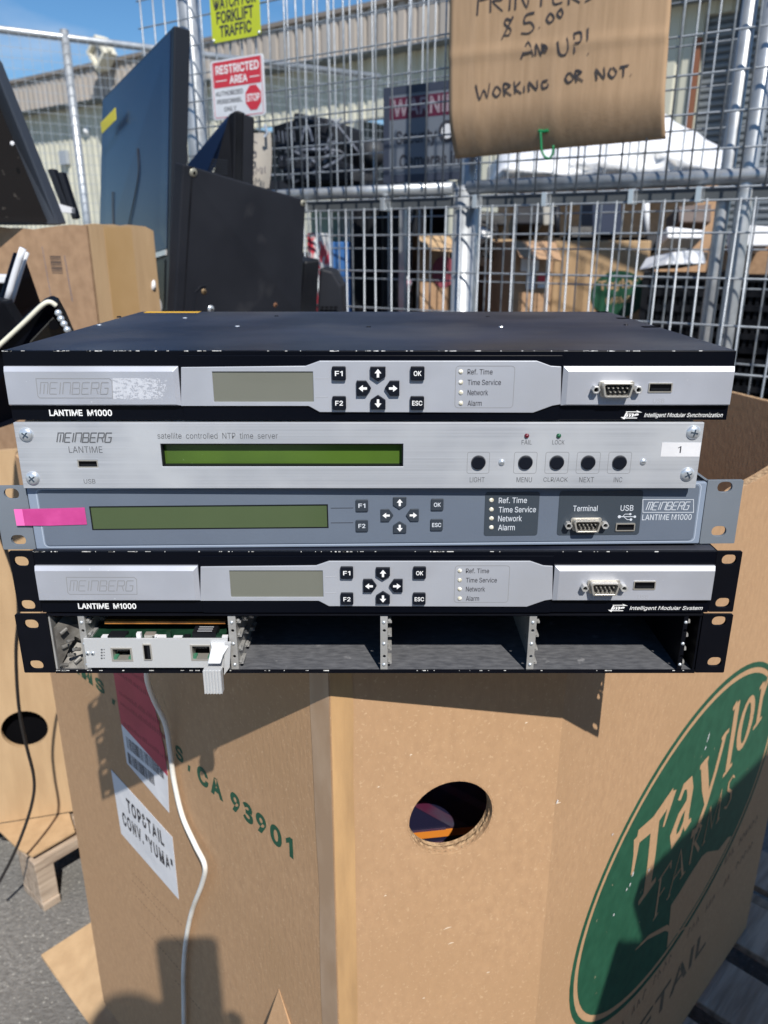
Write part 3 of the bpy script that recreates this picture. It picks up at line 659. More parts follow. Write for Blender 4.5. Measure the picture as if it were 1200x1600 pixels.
def serial_port(root, c, sc, y0, shell=port_metal, name='serial_port'):
    """nine pin connector, c centre, sc half width"""
    hw, hh = sc, sc * 0.46
    def D(k, hh_=None, n=3):
        a, b = hw * k, (hh_ or hh * k)
        pts = []
        for cx, cz, a0, r in ((a - .32 * b, b - .32 * b, 0, .32 * b), (-a + .32 * b, b - .32 * b, 90, .32 * b), (-a * .86 + .32 * b, -b + .32 * b, 180, .32 * b), (a * .86 - .32 * b, -b + .32 * b, 270, .32 * b)):
            for i in range(n + 1):
                t = radians(a0 + 90 * i / n)
                pts.append((c[0] + cx + r * cos(t), c[1] + cz + r * sin(t)))
        return pts
    sh = MB()
    sh.prism(D(1.0), y0, y0 - 0.0055, holes=[D(0.86, hh * .78)])
    sh.prism(D(1.16, hh * 1.14), y0, y0 - 0.0009, holes=[D(1.0)])
    p = sh.build(name, shell, root, bevel=0.0002)
    MB().prism(D(0.85, hh * .76), y0 - 0.0002, y0 - 0.0012).build('insulator', black_plastic, p)
    pn = MB()
    for row, n in ((1, 5), (-1, 4)):
        for i in range(n):
            x = c[0] + (i - (n - 1) / 2) * hw * 0.30
            z = c[1] + row * hh * 0.28
            pn.cyl((x, y0 - 0.001, z), (x, y0 - 0.0048, z), 0.0005, 6)
    pn.build('pin', pin_metal, p)
    for s_ in (-1, 1):
        x = c[0] + s_ * hw * 1.36
        n = MB().prism(circ(x, c[1], 0.0025, 6), y0, y0 - 0.0042, holes=[circ(x, c[1], 0.0014, 12)]).build('hex_nut', bare_metal, root, bevel=0.0002)
        MB().prism(circ(x, c[1], 0.0013, 10), y0 - .0004, y0 - 0.0008).build('hole', dark_inside, n)
    return p

def usb_port(root, r, y0, tongue=black_plastic, rim=port_metal, vertical=False, rimw=0.0007):
    u0, v0, u1, v1 = r
    p = MB().prism(rrect(u0, v0, u1, v1, 0.0005), y0 + 0.001, y0 - 0.0006, holes=[rrect(u0 + rimw, v0 + rimw, u1 - rimw, v1 - rimw, 0.0002)]).build('usb_port', rim, root)
    MB().box(u0 + rimw * .8, u1 - rimw * .8, y0 - .00005, y0 + 0.0009, v0 + rimw * .8, v1 - rimw * .8).build('socket_inside', dark_inside, p)
    if vertical:
        MB().box(u0 + (u1 - u0) * .5, u1 - rimw * 1.2, y0 - 0.0004, y0, v0 + rimw * 1.8, v1 - rimw * 1.8).build('tongue', tongue, p)
    else:
        MB().box(u0 + rimw * 2.2, u1 - rimw * 2.2, y0 - 0.0003, y0, v0 + rimw * 1.1, v0 + (v1 - v0) * .46).build('tongue', tongue, p)
    return p

def slot_hole(c, w_, h_):
    return rrect(c[0] - w_ / 2, c[1] - h_ / 2, c[0] + w_ / 2, c[1] + h_ / 2, h_ * 0.49, 4)

def ear(root, u0, u1, z0, z1, holes, m, y=0.0, th=0.0022, inner=1, ret=0.03):
    """mounting ear with slots and the bent flange that runs back along the case"""
    mb = MB()
    hl = [slot_hole(h, 0.0098, 0.0072) for h in holes]
    mb.prism(rrect(u0, z0, u1, z1, 0.0008), y, y + th, holes=hl)
    x = u1 if inner > 0 else u0
    mb.box(min(x, x - inner * th), max(x, x - inner * th), y + th, y + ret, z0 + .001, z1 - .001)
    return mb.build('mounting_ear', m, root, bevel=0.0003)

def chips(root, x0, x1, z, n, seed, y=-0.0001, m=print_white):
    rnd = random.Random(seed)
    mb = MB()
    for i in range(n):
        x = x0 + (x1 - x0) * (rnd.random() ** 1.5)
        l = rnd.uniform(0.0004, 0.006) * rnd.random()
        h = rnd.uniform(0.0002, 0.00045)
        mb.box(x, x + l + .0003, y, y + h, z - h, z + 0.00012)
    o = mb.build('paint_chip', chip_m, root, kind='stuff')
    return o

def m1000(fr, root, g, x0, x1, H, tagline, residue=False, seed=1):
    MB().box(x0, x1, 0, 0.003, 0, H).build('front_plate', black_gloss, root, bevel=0.0004)
    # middle glossy surround
    r = R4(g, 284, 555, 876, 656)
    MB().prism(rrect(r[0], r[1], r[2], r[3], 0.0008), 0.0, -0.0009).build('bezel_surround', black_gloss, root, bevel=0.0003)
    # left and right silver blocks with sloping shoulders
    r = R4(g, 9, 571.5, 282, 633)
    r = (x0 + .0004, r[1], r[2], r[3])
    MB().frustum(r, -0.0016, -0.0035, (0.0005, 0.0010, 0.0030, 0.0030)).build('trim_block', silver_plastic, root, bevel=0.0002)
    r2 = R4(g, 877, 571.5, 1147, 633)
    r2 = (r2[0], r2[1], x1 - .0004, r2[3])
    MB().frustum(r2, -0.0016, -0.0035, (0.0030, 0.0010, 0.0005, 0.0030)).build('trim_block', silver_plastic, root, bevel=0.0002)
    MB().box(r[0] + .0002, r[2] - .0002, -0.0017, 0.0, r[1] + .0001, r[3] - .0001).build('trim_base', silver_plastic, root)
    MB().box(r2[0] + .0002, r2[2] - .0002, -0.0017, 0.0, r2[1] + .0001, r2[3] - .0001).build('trim_base', silver_plastic, root)
    # logo in its slanted frame, pressed into the left block
    yb = -0.0035
    fr_pts = [(60, 590), (174, 590), (178, 594), (179, 620), (66, 620), (63, 617)]
    P = [g(*q) for q in fr_pts]
    lg = MB().ribbon(P, 0.00042, yb - 0.00012, closed=True)
    tech_word(lg, 'MEINBERG', R4(g, 67, 596, 172, 614), 0.00050, yb - 0.00010, shear=0.22)
    lg.build('lettering', engrave, root)
    if residue:
        from mathutils import noise
        mb = MB()
        NX, NZ = 84, 32
        rg = random.Random(5)
        P_ = {}
        for a in range(NX + 1):
            for b in range(NZ + 1):
                u, v = g(179 + 84 * a / NX, 622.5 - 33 * b / NZ)
                P_[a, b] = (u + rg.uniform(-.00012, .00012), yb - 0.00006, v + rg.uniform(-.00012, .00012))
        for a in range(NX):
            for b in range(NZ):
                q = noise.noise(Vector((a * .13, b * .34, 3.1))) + .9 * noise.noise(Vector((a * .55 + b * .3, b * .7, 7.7)))
                edge = max(0, a / NX - .72) * 2.4 + max(0, abs(b / NZ - .5) - .42) * 4 + .30 * (a % 11 == 5)
                if q - edge > -.30:
                    mb.add([P_[a, b], P_[a + 1, b], P_[a + 1, b + 1], P_[a, b + 1]], [(0, 1, 2, 3)])
        mb.build('glue_residue', glue, root, kind='stuff')
    # middle silver bezel with a window for the display
    pts = [(284, 633), (284, 573), (478, 571), (500, 563), (838, 563), (860, 571), (876, 572), (875, 631), (862, 633), (832, 644), (500, 643), (482, 633)]
    outer = [g(*q) for q in pts]
    dr = R4(g, 334, 580, 490, 627)
    hole = [(dr[0], dr[1]), (dr[2], dr[1]), (dr[2], dr[3]), (dr[0], dr[3])]
    yf = -0.0021
    MB().prism(outer, -0.0009, yf, holes=[hole]).build('bezel', silver_fine, root, bevel=0.00035)
    d = MB().box(dr[0] - .0002, dr[2] + .0002, -0.0010, -0.0013, dr[1] - .0002, dr[3] + .0002).build('display', lcd_grey, root)
    ln = MB()
    for py in (590.5, 619.5):
        a, b = g(493, py), g(513, py)
        ln.box(a[0], b[0], yf - 0.0001, yf, a[1] - .0002, a[1] + .0002)
    ln.build('pointer_line', engrave_faint, root)
    s = 21.5 / 2.555 / 1000
    for w_, px, py in (('F1', 530, 582), ('F2', 530.5, 628), ('OK', 652, 582), ('ESC', 651.5, 628)):
        key_button(root, g(px, py), s, w_, yf)
    arrow_keys(root, g(590.7, 605), 0.0086, 0.0092, yf)
    # status lamps in a rounded outline
    rr = R4(g, 711, 571, 802, 636)
    rp = rrect(*rr, 0.0020)
    MB().ribbon(rp, 0.00035, yf - 0.0001, closed=True).build('outline', engrave, root)
    tx = MB()
    for w_, px1, py in (('Ref. Time', 769, 580), ('Time Service', 782, 596.5), ('Network', 762, 612.5), ('Alarm', 752, 629)):
        c = g(719.5, py)
        MB().dome((c[0], yf, c[1]), (0, -1, 0), 0.0015, 0.0008, 10).build('status_light', led_clear, root, smooth=True)
        top = 4.3
        text_mb(tx, w_, R4(g, 730, py - top, px1, py + top), yf - 0.0001, bold=0.005)
    tx.build('lettering', print_black, root)
    serial_port(root, g(959.5, 606), 0.0094, yb)
    u = R4(g, 1010, 596.5, 1047, 611.5)
    usb_port(root, u, yb)
    ft = MB()
    text_mb(ft, 'Terminal', R4(g, 938, 621, 976, 628), yb - 0.0001)
    text_mb(ft, 'USB', R4(g, 1017, 621, 1035, 628), yb - 0.0001)
    ft.build('lettering', engrave_faint, root)
    wt = MB()
    text_mb(wt, 'LANTIME  M1000', R4(g, 77, 640, 175, 650), -0.0001, bold=0.03)
    # the two tone arrow logo and the tagline
    r = R4(g, 973, 642, 1001, 654)
    text_mb(wt, 'ims', (r[0] + .0012, r[1] + (r[3] - r[1]) * .22, r[2] - .0012, r[1] + (r[3] - r[1]) * .80), -0.0001, bold=0.05, shear=0.4)
    zz = r[3] - r[1]
    wt.ribbon([(r[0] + .0018, r[1] + zz * .88), (r[2] - .0012, r[1] + zz * .88)], 0.0005, -0.00012)
    wt.add([(r[2] - .003, -0.00014, r[3] + .0004), (r[2] + .0008, -0.00014, r[1] + zz * .8), (r[2] - .0022, -0.00014, r[1] + zz * .8)], [(0, 1, 2)])
    wt.ribbon([(r[0], r[1] + zz * .08), (r[2] - .002, r[1] + zz * .08)], 0.0005, -0.00012)
    wt.add([(r[0] - .0012, -0.00014, r[1] + zz * .2), (r[0] + .0022, -0.00014, r[1] + zz * .2), (r[0] + .0012, -0.00014, r[1] - .0006)], [(0, 1, 2)])
    text_mb(wt, tagline, R4(g, 1007, 645, 1129, 653.5), -0.0001, bold=0.005, shear=0.25)
    wt.build('lettering', print_white, root)
    chips(root, x0, x1, H, 60, seed)

# --- unit 1: top, no ears
r1 = empty('time_server', U1, 'black and silver time server on top of the stack, no mounting ears', 'time server')
X0, X1 = -0.2306, 0.2127
m1000(U1, r1, U1.uv, X0, X1, H1, 'Intelligent Modular Synchronization', residue=True, seed=3)
MB().box(X0, X1, 0.003, 0.2835, 0.0004, H1 - 0.0014).build('case', black_paint, r1, bevel=0.0004)
MB().box(X0 - .0002, X1 + .0002, 0.0031, 0.284, H1 - 0.0014, H1).build('top_cover', black_top, r1, bevel=0.0003)
ztop = 1.1668 + H1
for q in [(155, 508), (186, 495), (371, 510), (289, 497), (432, 494), (576, 511), (762, 495), (783, 511), (978, 508)]:
    p = atz(q[0], q[1], ztop)
    MB().cyl((p.x, p.y - .470, H1 - .0005), (p.x, p.y - .470, H1 + .0006), 0.0022, 12, 0.0016).build('screw', zinc if q[0] % 2 else black_paint, r1)
for q in [(943, 487.5), (975, 497.5), (1016, 511)]:
    p = atz(q[0], q[1], ztop)
    MB().box(p.x - .006, min(p.x + .006, X1 - .001), p.y - .470 - .004, p.y - .470 + .004, H1, H1 + .0003).build('notch', dark_inside, r1)
a, b = atz(222, 489.5, ztop), atz(308, 489.5, ztop)
MB().box(a.x, b.x, 0.270, 0.283, H1 + .0001, H1 + .0003).build('warning_sticker', mat('amber_sticker', (0.75, 0.42, 0.03), 0.5), r1)

# --- unit 2: brushed silver
r2 = empty('time_server', U2, 'brushed silver time server with bright green display, second from the top', 'time server')
g = U2.uv
A, B = -0.2297, 0.1985
dr = R4(g, 252, 693.5, 630, 729)
plate_holes = [[(dr[0], dr[1]), (dr[2], dr[1]), (dr[2], dr[3]), (dr[0], dr[3])]]
ub = R4(g, 121, 719, 153, 731)
plate_holes.append([(ub[0], ub[1]), (ub[2], ub[1]), (ub[2], ub[3]), (ub[0], ub[3])])
MB().prism([(A, 0), (B, 0), (B, H2), (A, H2)], 0, 0.003, holes=plate_holes).build('face_plate', brushed, r2, bevel=0.0003)
MB().box(A + .004, B - .004, 0.0072, 0.25, 0.0025, H2 - 0.0003).build('case', bare_metal, r2)
MB().box(dr[0] - .001, dr[2] + .001, 0.0052, 0.0068, dr[1] - .001, dr[3] + .001).build('display', lcd_green, r2)
MB().prism([(dr[0], dr[1]), (dr[2], dr[1]), (dr[2], dr[3]), (dr[0], dr[3])], 0.0006, 0.0053,
           holes=[[(dr[0] + .0008, dr[1] + .0006), (dr[2] - .0008, dr[1] + .0006), (dr[2] - .0008, dr[3] - .0006), (dr[0] + .0008, dr[3] - .0006)]]).build('display_rim', black_plastic, r2)
usb_port(r2, ub, 0.0008, rim=port_metal)
for q in [(41, 679), (51.5, 747), (1083.5, 675.5), (1074, 741)]:
    c = g(*q)
    sc = MB().dome((c[0], 0, c[1]), (0, -1, 0), 0.0046, 0.0022, 20, 4).build('screw', zinc, r2, smooth=True)
    k = MB()
    t = random.random() * 1.5 + .4
    for dt in (0, pi / 2):
        k.prism([(c[0] + x * cos(t + dt) - z * sin(t + dt), c[1] + x * sin(t + dt) + z * cos(t + dt)) for x, z in ((-.0022, -.0004), (.0022, -.0004), (.0022, .0004), (-.0022, .0004))],
                -0.0020, -0.00235 - dt * .00001)
    k.build('cross_recess', mat('screw_recess', (0.07, 0.10, 0.14), 0.4, 0.5), sc)
for px, py in ((784, 722.5), (1005, 721.5)):
    c = g(px, py)
    sc = MB().dome((c[0], 0, c[1]), (0, -1, 0), 0.0022, 0.0012, 14).build('screw', zinc, r2, smooth=True)
    MB().box(c[0] - .0011, c[0] + .0011, -0.0009, -0.00125, c[1] - .0002, c[1] + .0002).build('cross_recess', engrave_dark, sc)
tn = MB()
for px0, px1, cx, word, wx0, wx1 in ((730, 764.5, 747.5, 'LIGHT', 734, 757), (803, 838.5, 821, 'MENU', 807, 831), (852, 888, 870, 'CLR/ACK', 849, 887), (901, 937, 919, 'NEXT', 905, 928), (950, 985.5, 968, 'INC', 959, 972)):
    rr = R4(g, px0, 706.5, px1, 739.5)
    MB().ribbon(rrect(*rr, 0.0012), 0.00028, -0.0001, closed=True).build('button_outline', engrave, r2)
    c = g(cx, 722.5)
    b = MB().cyl((c[0], 0, c[1]), (c[0], -0.0016, c[1]), 0.0043, 24).build('button', button_black, r2, bevel=0.0005)
    MB().prism(circ(c[0], c[1], 0.0047, 24), -0.00005, -0.0002).build('button_ring', engrave_dark, b)
    text_mb(tn, word, R4(g, wx0, 745.5, wx1, 753.5), -0.0001, bold=-0.002)
text_mb(tn, 'LANTIME', R4(g, 107.5, 697.5, 160, 707.5), -0.0001, bold=-0.002)
text_mb(tn, 'USB', R4(g, 131, 748.5, 149, 755.5), -0.0001, bold=-0.001)
text_mb(tn, 'satellite  controlled  NTP  time  server', R4(g, 246, 676, 434, 685.5), -0.0001, bold=-0.004)
text_mb(tn, 'FAIL', R4(g, 815, 687.5, 831, 694.5), -0.0001, bold=-0.001)
text_mb(tn, 'LOCK', R4(g, 863, 687.5, 882, 694.5), -0.0001, bold=-0.001)
tn.build('lettering', engrave_dark, r2)
lg = MB()
tech_word(lg, 'MEINBERG', R4(g, 90, 676.5, 174, 691), 0.00075, -0.0001, shear=0.28)
lg.build('lettering', engrave_dark, r2)
for px, m_ in ((823, led_red), (873, led_green)):
    c = g(px, 681)
    MB().dome((c[0], 0, c[1]), (0, -1, 0), 0.0016, 0.0015, 12).build('status_light', m_, r2, smooth=True)
rr = R4(g, 1033, 691.5, 1096, 713.5)
st = MB().box(rr[0], B - .0004, -0.0002, -0.00005, rr[1], rr[3]).build('sticker', paper_white, r2)
t = MB(); text_mb(t, '1', R4(g, 1059, 697, 1064, 707.5), -0.00032); t.build('lettering', print_black, st)

# --- unit 3: slate blue with grey ears
r3 = empty('time_server', U3, 'slate blue time server with grey mounting ears and pink tape, third from the top', 'time server')
g = U3.uv
A, B = g(49, 810)[0], g(1099, 800)[0]
Hc = H3
r = (A, 0.0006, B, Hc - .0006)
MB().prism(rrect(r[0], r[1], r[2], r[3], 0.001), 0, 0.004).build('front_panel', slate_light, r3, bevel=0.0006)
MB().box(A + .002, B - .002, 0.0041, 0.26, 0.001, Hc - 0.0008).build('case', black_paint, r3)
ri = (A + 0.0070, 0.0035, B - 0.0048, Hc - 0.0022)
MB().ribbon(rrect(ri[0] - .0012, ri[1] - .0012, ri[2] + .0012, ri[3] + .0009, 0.003, 5), 0.0006, -0.00012, closed=True).build('raised_line', mat('slate_edge', (0.42, 0.48, 0.58), 0.4), r3)
dr = R4(g, 142, 789, 513, 826)
hole = [(dr[0], dr[1]), (dr[2], dr[1]), (dr[2], dr[3]), (dr[0], dr[3])]
MB().prism(rrect(*ri, 0.0026, 5), -0.0001, -0.0006, holes=[hole]).build('inset_panel', slate, r3)
MB().box(dr[0] - .0001, dr[2] + .0001, 0.0001, -0.00025, dr[1] - .0001, dr[3] + .0001).build('display', lcd_olive, r3)
MB().prism(hole, -0.00026, -0.00075, holes=[[(dr[0] + .0007, dr[1] + .0006), (dr[2] - .0007, dr[1] + .0006), (dr[2] - .0007, dr[3] - .0006), (dr[0] + .0007, dr[3] - .0006)]]).build('display_rim', black_plastic, r3)
yf = -0.0006
ln = MB()
for py in (793.5, 816.5):
    a, b = g(517, py), g(552, py)
    ln.box(a[0], b[0], yf - 0.0001, yf, a[1] - .0002, a[1] + .0002)
ln.build('pointer_line', print_black, r3)
slate_key = mat('slate_key', (0.035, 0.045, 0.06), 0.4)
pale_mark = mat('pale_mark', (0.62, 0.66, 0.72), 0.5)
for w_, px, py in (('F1', 565.5, 789), ('F2', 565.5, 820.5), ('OK', 683, 787.5), ('ESC', 682, 819)):
    key_button(r3, g(px, py), 0.0081, w_, yf, m=slate_key, mk=pale_mark, h=0.0011)
arrow_keys(r3, g(624.5, 804), 0.0083, 0.0086, yf, m=slate_key, h=0.0011)
rr = R4(g, 757, 768, 841, 836)
MB().prism(rrect(*rr, 0.0016), yf, yf - 0.0003).build('lamp_field', slate_dark, r3)
tx = MB()
for w_, px1, py in (('Ref. Time', 823, 781), ('Time Service', 837, 795.5), ('Network', 815, 809.5), ('Alarm', 804, 823.5)):
    c = g(767.5, py)
    MB().dome((c[0], yf - .0003, c[1]), (0, -1, 0), 0.0016, 0.0009, 10).build('status_light', led_clear, r3, smooth=True)
    text_mb(tx, w_, R4(g, 779 if w_[0] == 'R' or w_[0] == 'T' else 778, py - 4.6, px1, py + 4.4), yf - 0.0004, bold=0.006)
rr = R4(g, 872, 766, 1001, 835)
MB().prism(rrect(*rr, 0.0018), yf, yf - 0.0003).build('port_field', slate_dark, r3)
text_mb(tx, 'Terminal', R4(g, 895, 789, 933, 798), yf - 0.0004, bold=0.004)
text_mb(tx, 'USB', R4(g, 969, 788.5, 989, 797.5), yf - 0.0004, bold=0.004)
text_mb(tx, 'LANTIME M1000', R4(g, 1003, 803, 1080, 812), yf - 0.0001, bold=0.006)
# usb trident
def L2(px, py): return g(px, py)
tx.ribbon([L2(967, 806.5), L2(990, 806.5)], 0.0005, yf - 0.0004)
tx.ribbon([L2(972, 806.5), L2(976, 802.5), L2(983, 802.5)], 0.0004, yf - 0.00042)
tx.ribbon([L2(974, 806.5), L2(979, 811), L2(984, 811)], 0.0004, yf - 0.00044)
for q, rad in (((967, 806.5), .0011), ((984, 802.5), .0008), ((985, 811), .0009), ((991, 806.5), .0009)):
    c = g(*q); tx.prism(circ(c[0], c[1], rad, 8), yf - .00045, yf - .0005)
tech_word(tx, 'MEINBERG', R4(g, 1011, 784, 1076, 796), 0.00048, yf - 0.0001, shear=0.25)
P = [g(*q) for q in [(1004, 780), (1083, 780), (1083, 800), (1004, 800)]]
tx.ribbon(P, 0.0004, yf - 0.0001, closed=True)
tx.build('lettering', pale_mark, r3)
serial_port(r3, g(914.5, 818), 0.0088, yf - .0003)
usb_port(r3, R4(g, 961, 816.5, 991, 828.5), yf - .0006)
ear(r3, g(-6, 805)[0], g(46, 805)[0], 0.0003, Hc + .0006, [g(16.5, 772.5), g(27.5, 845)], ear_grey, y=0.0012, inner=1)
ear(r3, g(1101.5, 795)[0], g(1157, 795)[0] , 0.0, Hc + .0003, [g(1134, 762), g(1124.5, 831)], ear_grey, y=0.0012, inner=-1)
# the pink tape wraps from the ear onto the panel
a, b, c_ = g(24, 807), g(76, 807), g(135, 806)
z0, z1 = g(80, 820.5)[1], g(80, 794)[1]
tp = MB()
tp.add([(a[0], -0.0001, z0), (b[0], -0.0009, z0), (c_[0], -0.0009, z0 + .0006), (a[0], -0.0001, z1 - .0004), (b[0], -0.0009, z1 + .0001), (c_[0], -0.0009, z1 + .0006),
        (a[0], -0.0003, z0), (b[0], -0.0011, z0), (c_[0], -0.0011, z0 + .0006), (a[0], -0.0003, z1 - .0004), (b[0], -0.0011, z1 + .0001), (c_[0], -0.0011, z1 + .0006)],
       [(6, 7, 10, 9), (7, 8, 11, 10), (0, 3, 4, 1), (1, 4, 5, 2), (0, 6, 9, 3), (2, 5, 11, 8), (0, 1, 7, 6), (1, 2, 8, 7), (3, 9, 10, 4), (4, 10, 11, 5)])
tape = tp.build('pink_tape', pink, r3, label='strip of bright pink tape over the left ear')
e0, e1 = g(24, 807)[0], g(50, 807)[0]
MB().box(e0, e1, -0.0005, -0.0004, z0, z1 - .0003).build('tape_end', pink_light, tape)

# --- unit 4: black and silver with ears
r4 = empty('time_server', U4, 'black and silver time server with black mounting ears, under the slate blue one', 'time server')
def g4(px, py):
    u, v = U1.uv(px, py)
    return (1.0066 * u + 0.003, v * H4 / H1)
A4, B4 = U4.uv(58, 905)[0], U4.uv(1114, 905)[0]
m1000(U4, r4, g4, A4, B4, H4, 'Intelligent Modular System', seed=9)
MB().box(A4, B4, 0.003, 0.2835, 0.0004, H4 - 0.0012).build('case', black_paint, r4, bevel=0.0004)
MB().box(A4, B4, 0.0031, 0.284, H4 - 0.0011, H4).build('top_cover', black_top, r4, bevel=0.0003)
g = U4.uv
eL, eR = g(20, 905)[0], g(1154, 905)[0]
ear(r4, eL, A4 - .0003, 0.0002, H4 - .0002, [g(32.5, 878), g(43, 946)], black_paint, y=0.0004, inner=1)
ear(r4, B4 + .0003, eR, 0.0002, H4 - .0002, [g(1140, 875), g(1130, 942.5)], black_paint, y=0.0004, inner=-1)

# --- unit 5: open chassis
r5 = empty('open_chassis', U5, 'open black chassis with empty card bays at the bottom of the stack', 'chassis')
g = U5.uv
A5, B5 = g(80, 1005)[0], g(1092, 1005)[0]
D5 = 0.26
MB().box(A5, B5, 0.0, D5, 0.0, 0.0012).build('tray', tray_grey, r5, bevel=0.0002)
MB().box(A5, B5, -0.0002, 0.0012, 0.0, 0.0022).build('tray_lip', black_paint, r5)
chips(r5, A5, B5, 0.0022, 40, 12, y=-0.0004)
MB().box(A5, B5, 0.0, D5, H5 - 0.0012, H5).build('lid', black_paint, r5, bevel=0.0002)
MB().box(A5 + .003, B5 - .003, D5 - .002, D5 - .0005, 0.0013, H5 - .0013).build('back_plate', black_paint, r5)
MB().box(A5, A5 + .0012, 0.0013, D5, 0.0013, H5 - .0013).build('side_wall', bare_metal, r5)
MB().box(B5 - .0012, B5, 0.0013, D5, 0.0013, H5 - .0013).build('side_wall', black_paint, r5)
eL, eR = g(30, 1005)[0], g(1139, 1005)[0]
ear(r5, eL, A5 - .0003, 0.0001, H5 - .0002, [g(48.5, 976), g(56.5, 1039.5)], black_paint, y=0.0002, inner=1, ret=.02)
ear(r5, B5 + .0003, eR, 0.0001, H5 - .0002, [g(1124, 971), g(1117, 1034.5)], black_paint, y=0.0002, inner=-1, ret=.02)
# bay dividers: bent bare metal posts with screw holes and a stamped guide rail behind
for px, wd, nm in ((131, .0044, 0), (364, .0052, 1), (600, .0050, 2), (831, .0050, 3), (1068, .0030, 4)):
    c = g(px, 1003)[0]
    zs = [H5 * .28, H5 * .72]
    d = MB()
    d.prism([(c - wd / 2, .0024), (c + wd / 2, .0024), (c + wd / 2, H5 - .0014), (c - wd / 2, H5 - .0014)], 0.0006, 0.0016,
            holes=[circ(c + .0002, z, .0011, 10) for z in zs])
    d.box(c + wd / 2 - .001, c + wd / 2, 0.0016, 0.10, .0014, H5 - .0014)
    dv = d.build('bay_divider', bare_metal if nm < 4 else black_paint, r5, bevel=0.0002)
    rl = MB()
    rnd = random.Random(nm)
    for k in range(4):
        z = .004 + k * .0105
        for j in range(3):
            y = .004 + j * .024
            rl.box(c + wd / 2, c + wd / 2 + .0028, y, y + .012, z + .001, z + .0024)
            rl.cyl((c + wd / 2 + .0012, y - .001, z + .0035), (c + wd / 2 + .0012, y + .003, z + .0035), .0011, 8)
    rl.build('guide_rail', bare_metal, dv)
    sc = MB()
    for z in (H5 * .5, H5 * .14, H5 * .86):
        sc.dome((c, .0006, z), (0, -1, 0), .0013, .0009, 10)
    sc.build('rivet', zinc, dv, smooth=True)
# crumpled bare bracket in the left corner
mb = MB()
x = A5 + .0014
mb.add([(x, .004, .0015), (x + .018, .003, .0015), (x + .020, .02, .010), (x, .022, .016), (x + .001, .002, .034), (x + .010, .012, .022), (x + .006, .03, .040), (x + .02, .028, .026)],
       [(0, 1, 2, 3), (0, 3, 5, 4), (3, 2, 7, 5), (4, 5, 7, 6)])
mb.build('bracket', mat('dirty_metal', (.30, .29, .27), .4, .4, col2=(.12, .11, .10), nscale=90), r5)
mb = MB()
for k in range(7):
    a = Vector((x + .002 + k * .0018, .0006 + .003 * (k % 2), .006 + (k * 7 % 5) * .006))
    mb.cyl(a, a + Vector((.003, .004, .002 * (k % 3 - 1))), .0013, 8)
mb.build('screw', mat('dirty_metal', (.3, .3, .3)), r5)

# the one card left in the first bay
card = empty('network_card', Frame(0, 0.4665 - .0012, 0.9895), 'silver network card with cast pull handle, left in the first bay of the chassis', 'network card')
cf = Frame(0, 0.4665 - .0012, 0.9895)
g = cf.uv
pr = R4(g, 133, 998, 357, 1043.5)
def rc(x0, y0, x1, y1):
    r = R4(g, x0, y0, x1, y1); return [(r[0], r[1]), (r[2], r[1]), (r[2], r[3]), (r[0], r[3])]
e1, e2, u1 = rc(175, 1012.5, 206, 1032.5), rc(299, 1008, 330, 1031.5), rc(224, 1006, 237, 1031)
MB().prism([(pr[0], pr[1]), (pr[2], pr[1]), (pr[2], pr[3]), (pr[0], pr[3])], 0, 0.0014, holes=[e1, e2, u1, circ(*g(145, 1021), .0009, 8)]).build('card_plate', handle_m, card, bevel=0.0002)
for e in (e1, e2):
    (a0, b0), _, (a1, b1), _ = e
    a0, a1 = min(a0, a1), max(a0, a1); b0, b1 = min(b0, b1), max(b0, b1)
    j = MB().prism(rrect(a0 - .0005, b0 - .0004, a1 + .0005, b1 + .0004, .0002), -0.0003, 0.012,
                   holes=[[(a0 + .0008, b0 + .0008), (a1 - .0008, b0 + .0008), (a1 - .0008, b1 - .0008), (a0 + .0008, b1 - .0008)]]).build('ethernet_port', port_metal, card)
    MB().box(a0 + .0008, a1 - .0008, .0085, .0100, b0 + .0008, b1 - .0008).build('socket_inside', dark_inside, j)
    MB().box(a0 + .0009, a1 - .0009, .0010, .0080, b1 - .0026, b1 - .0009).build('latch_bar', black_plastic, j)
    k = MB()
    for t in (0.12, .88):
        xx = a0 + (a1 - a0) * t
        k.box(xx - .0012, xx + .0012, .0004, .006, b0 + .0009, b0 + .0022)
    k.build('link_light', mat('link_light', (0.05, 0.18, 0.11), 0.3), j)
    p = MB()
    for i in range(8):
        xx = a0 + (a1 - a0) * (.25 + .5 * i / 7)
        p.box(xx - .0002, xx + .0002, .002, .008, b1 - .0034, b1 - .0030)
    p.build('contact', pin_metal, j)
(a0, b0), _, (a1, b1), _ = u1
usb_port(card, (min(a0, a1), min(b0, b1), max(a0, a1), max(b0, b1)), -0.0002, rim=port_metal, vertical=True, rimw=.0007)
for px, py in ((145, 1021), (137, 1021)):
    c = g(px, py)
    sc = MB().dome((c[0], 0, c[1]), (0, -1, 0), .0016, .0009, 12).build('screw', zinc, card, smooth=True)
    MB().cyl((c[0], -.0008, c[1]), (c[0], -.00095, c[1]), .0006, 6).build('recess', dark_inside, sc)
ld = MB()
for py in (1015, 1019.5, 1024, 1028.5):
    c = g(159, py); ld.cyl((c[0], .0002, c[1]), (c[0], -.0002, c[1]), .0007, 8)
    ld.box(c[0] + .0013, c[0] + .0020, -.00012, 0, c[1] - .0003, c[1] + .0005)
ld.build('indicator', engrave_dark, card)
zt = pr[3]
board = MB().box(pr[0] + .003, pr[2] - .003, .0016, .15, zt - .0028, zt - .0012).build('circuit_board', pcb_green, card)
MB().box(pr[0] + .012, pr[2] - .003, .010, .014, zt + .0060, zt + .0078).build('upper_board', pcb_brown, card)
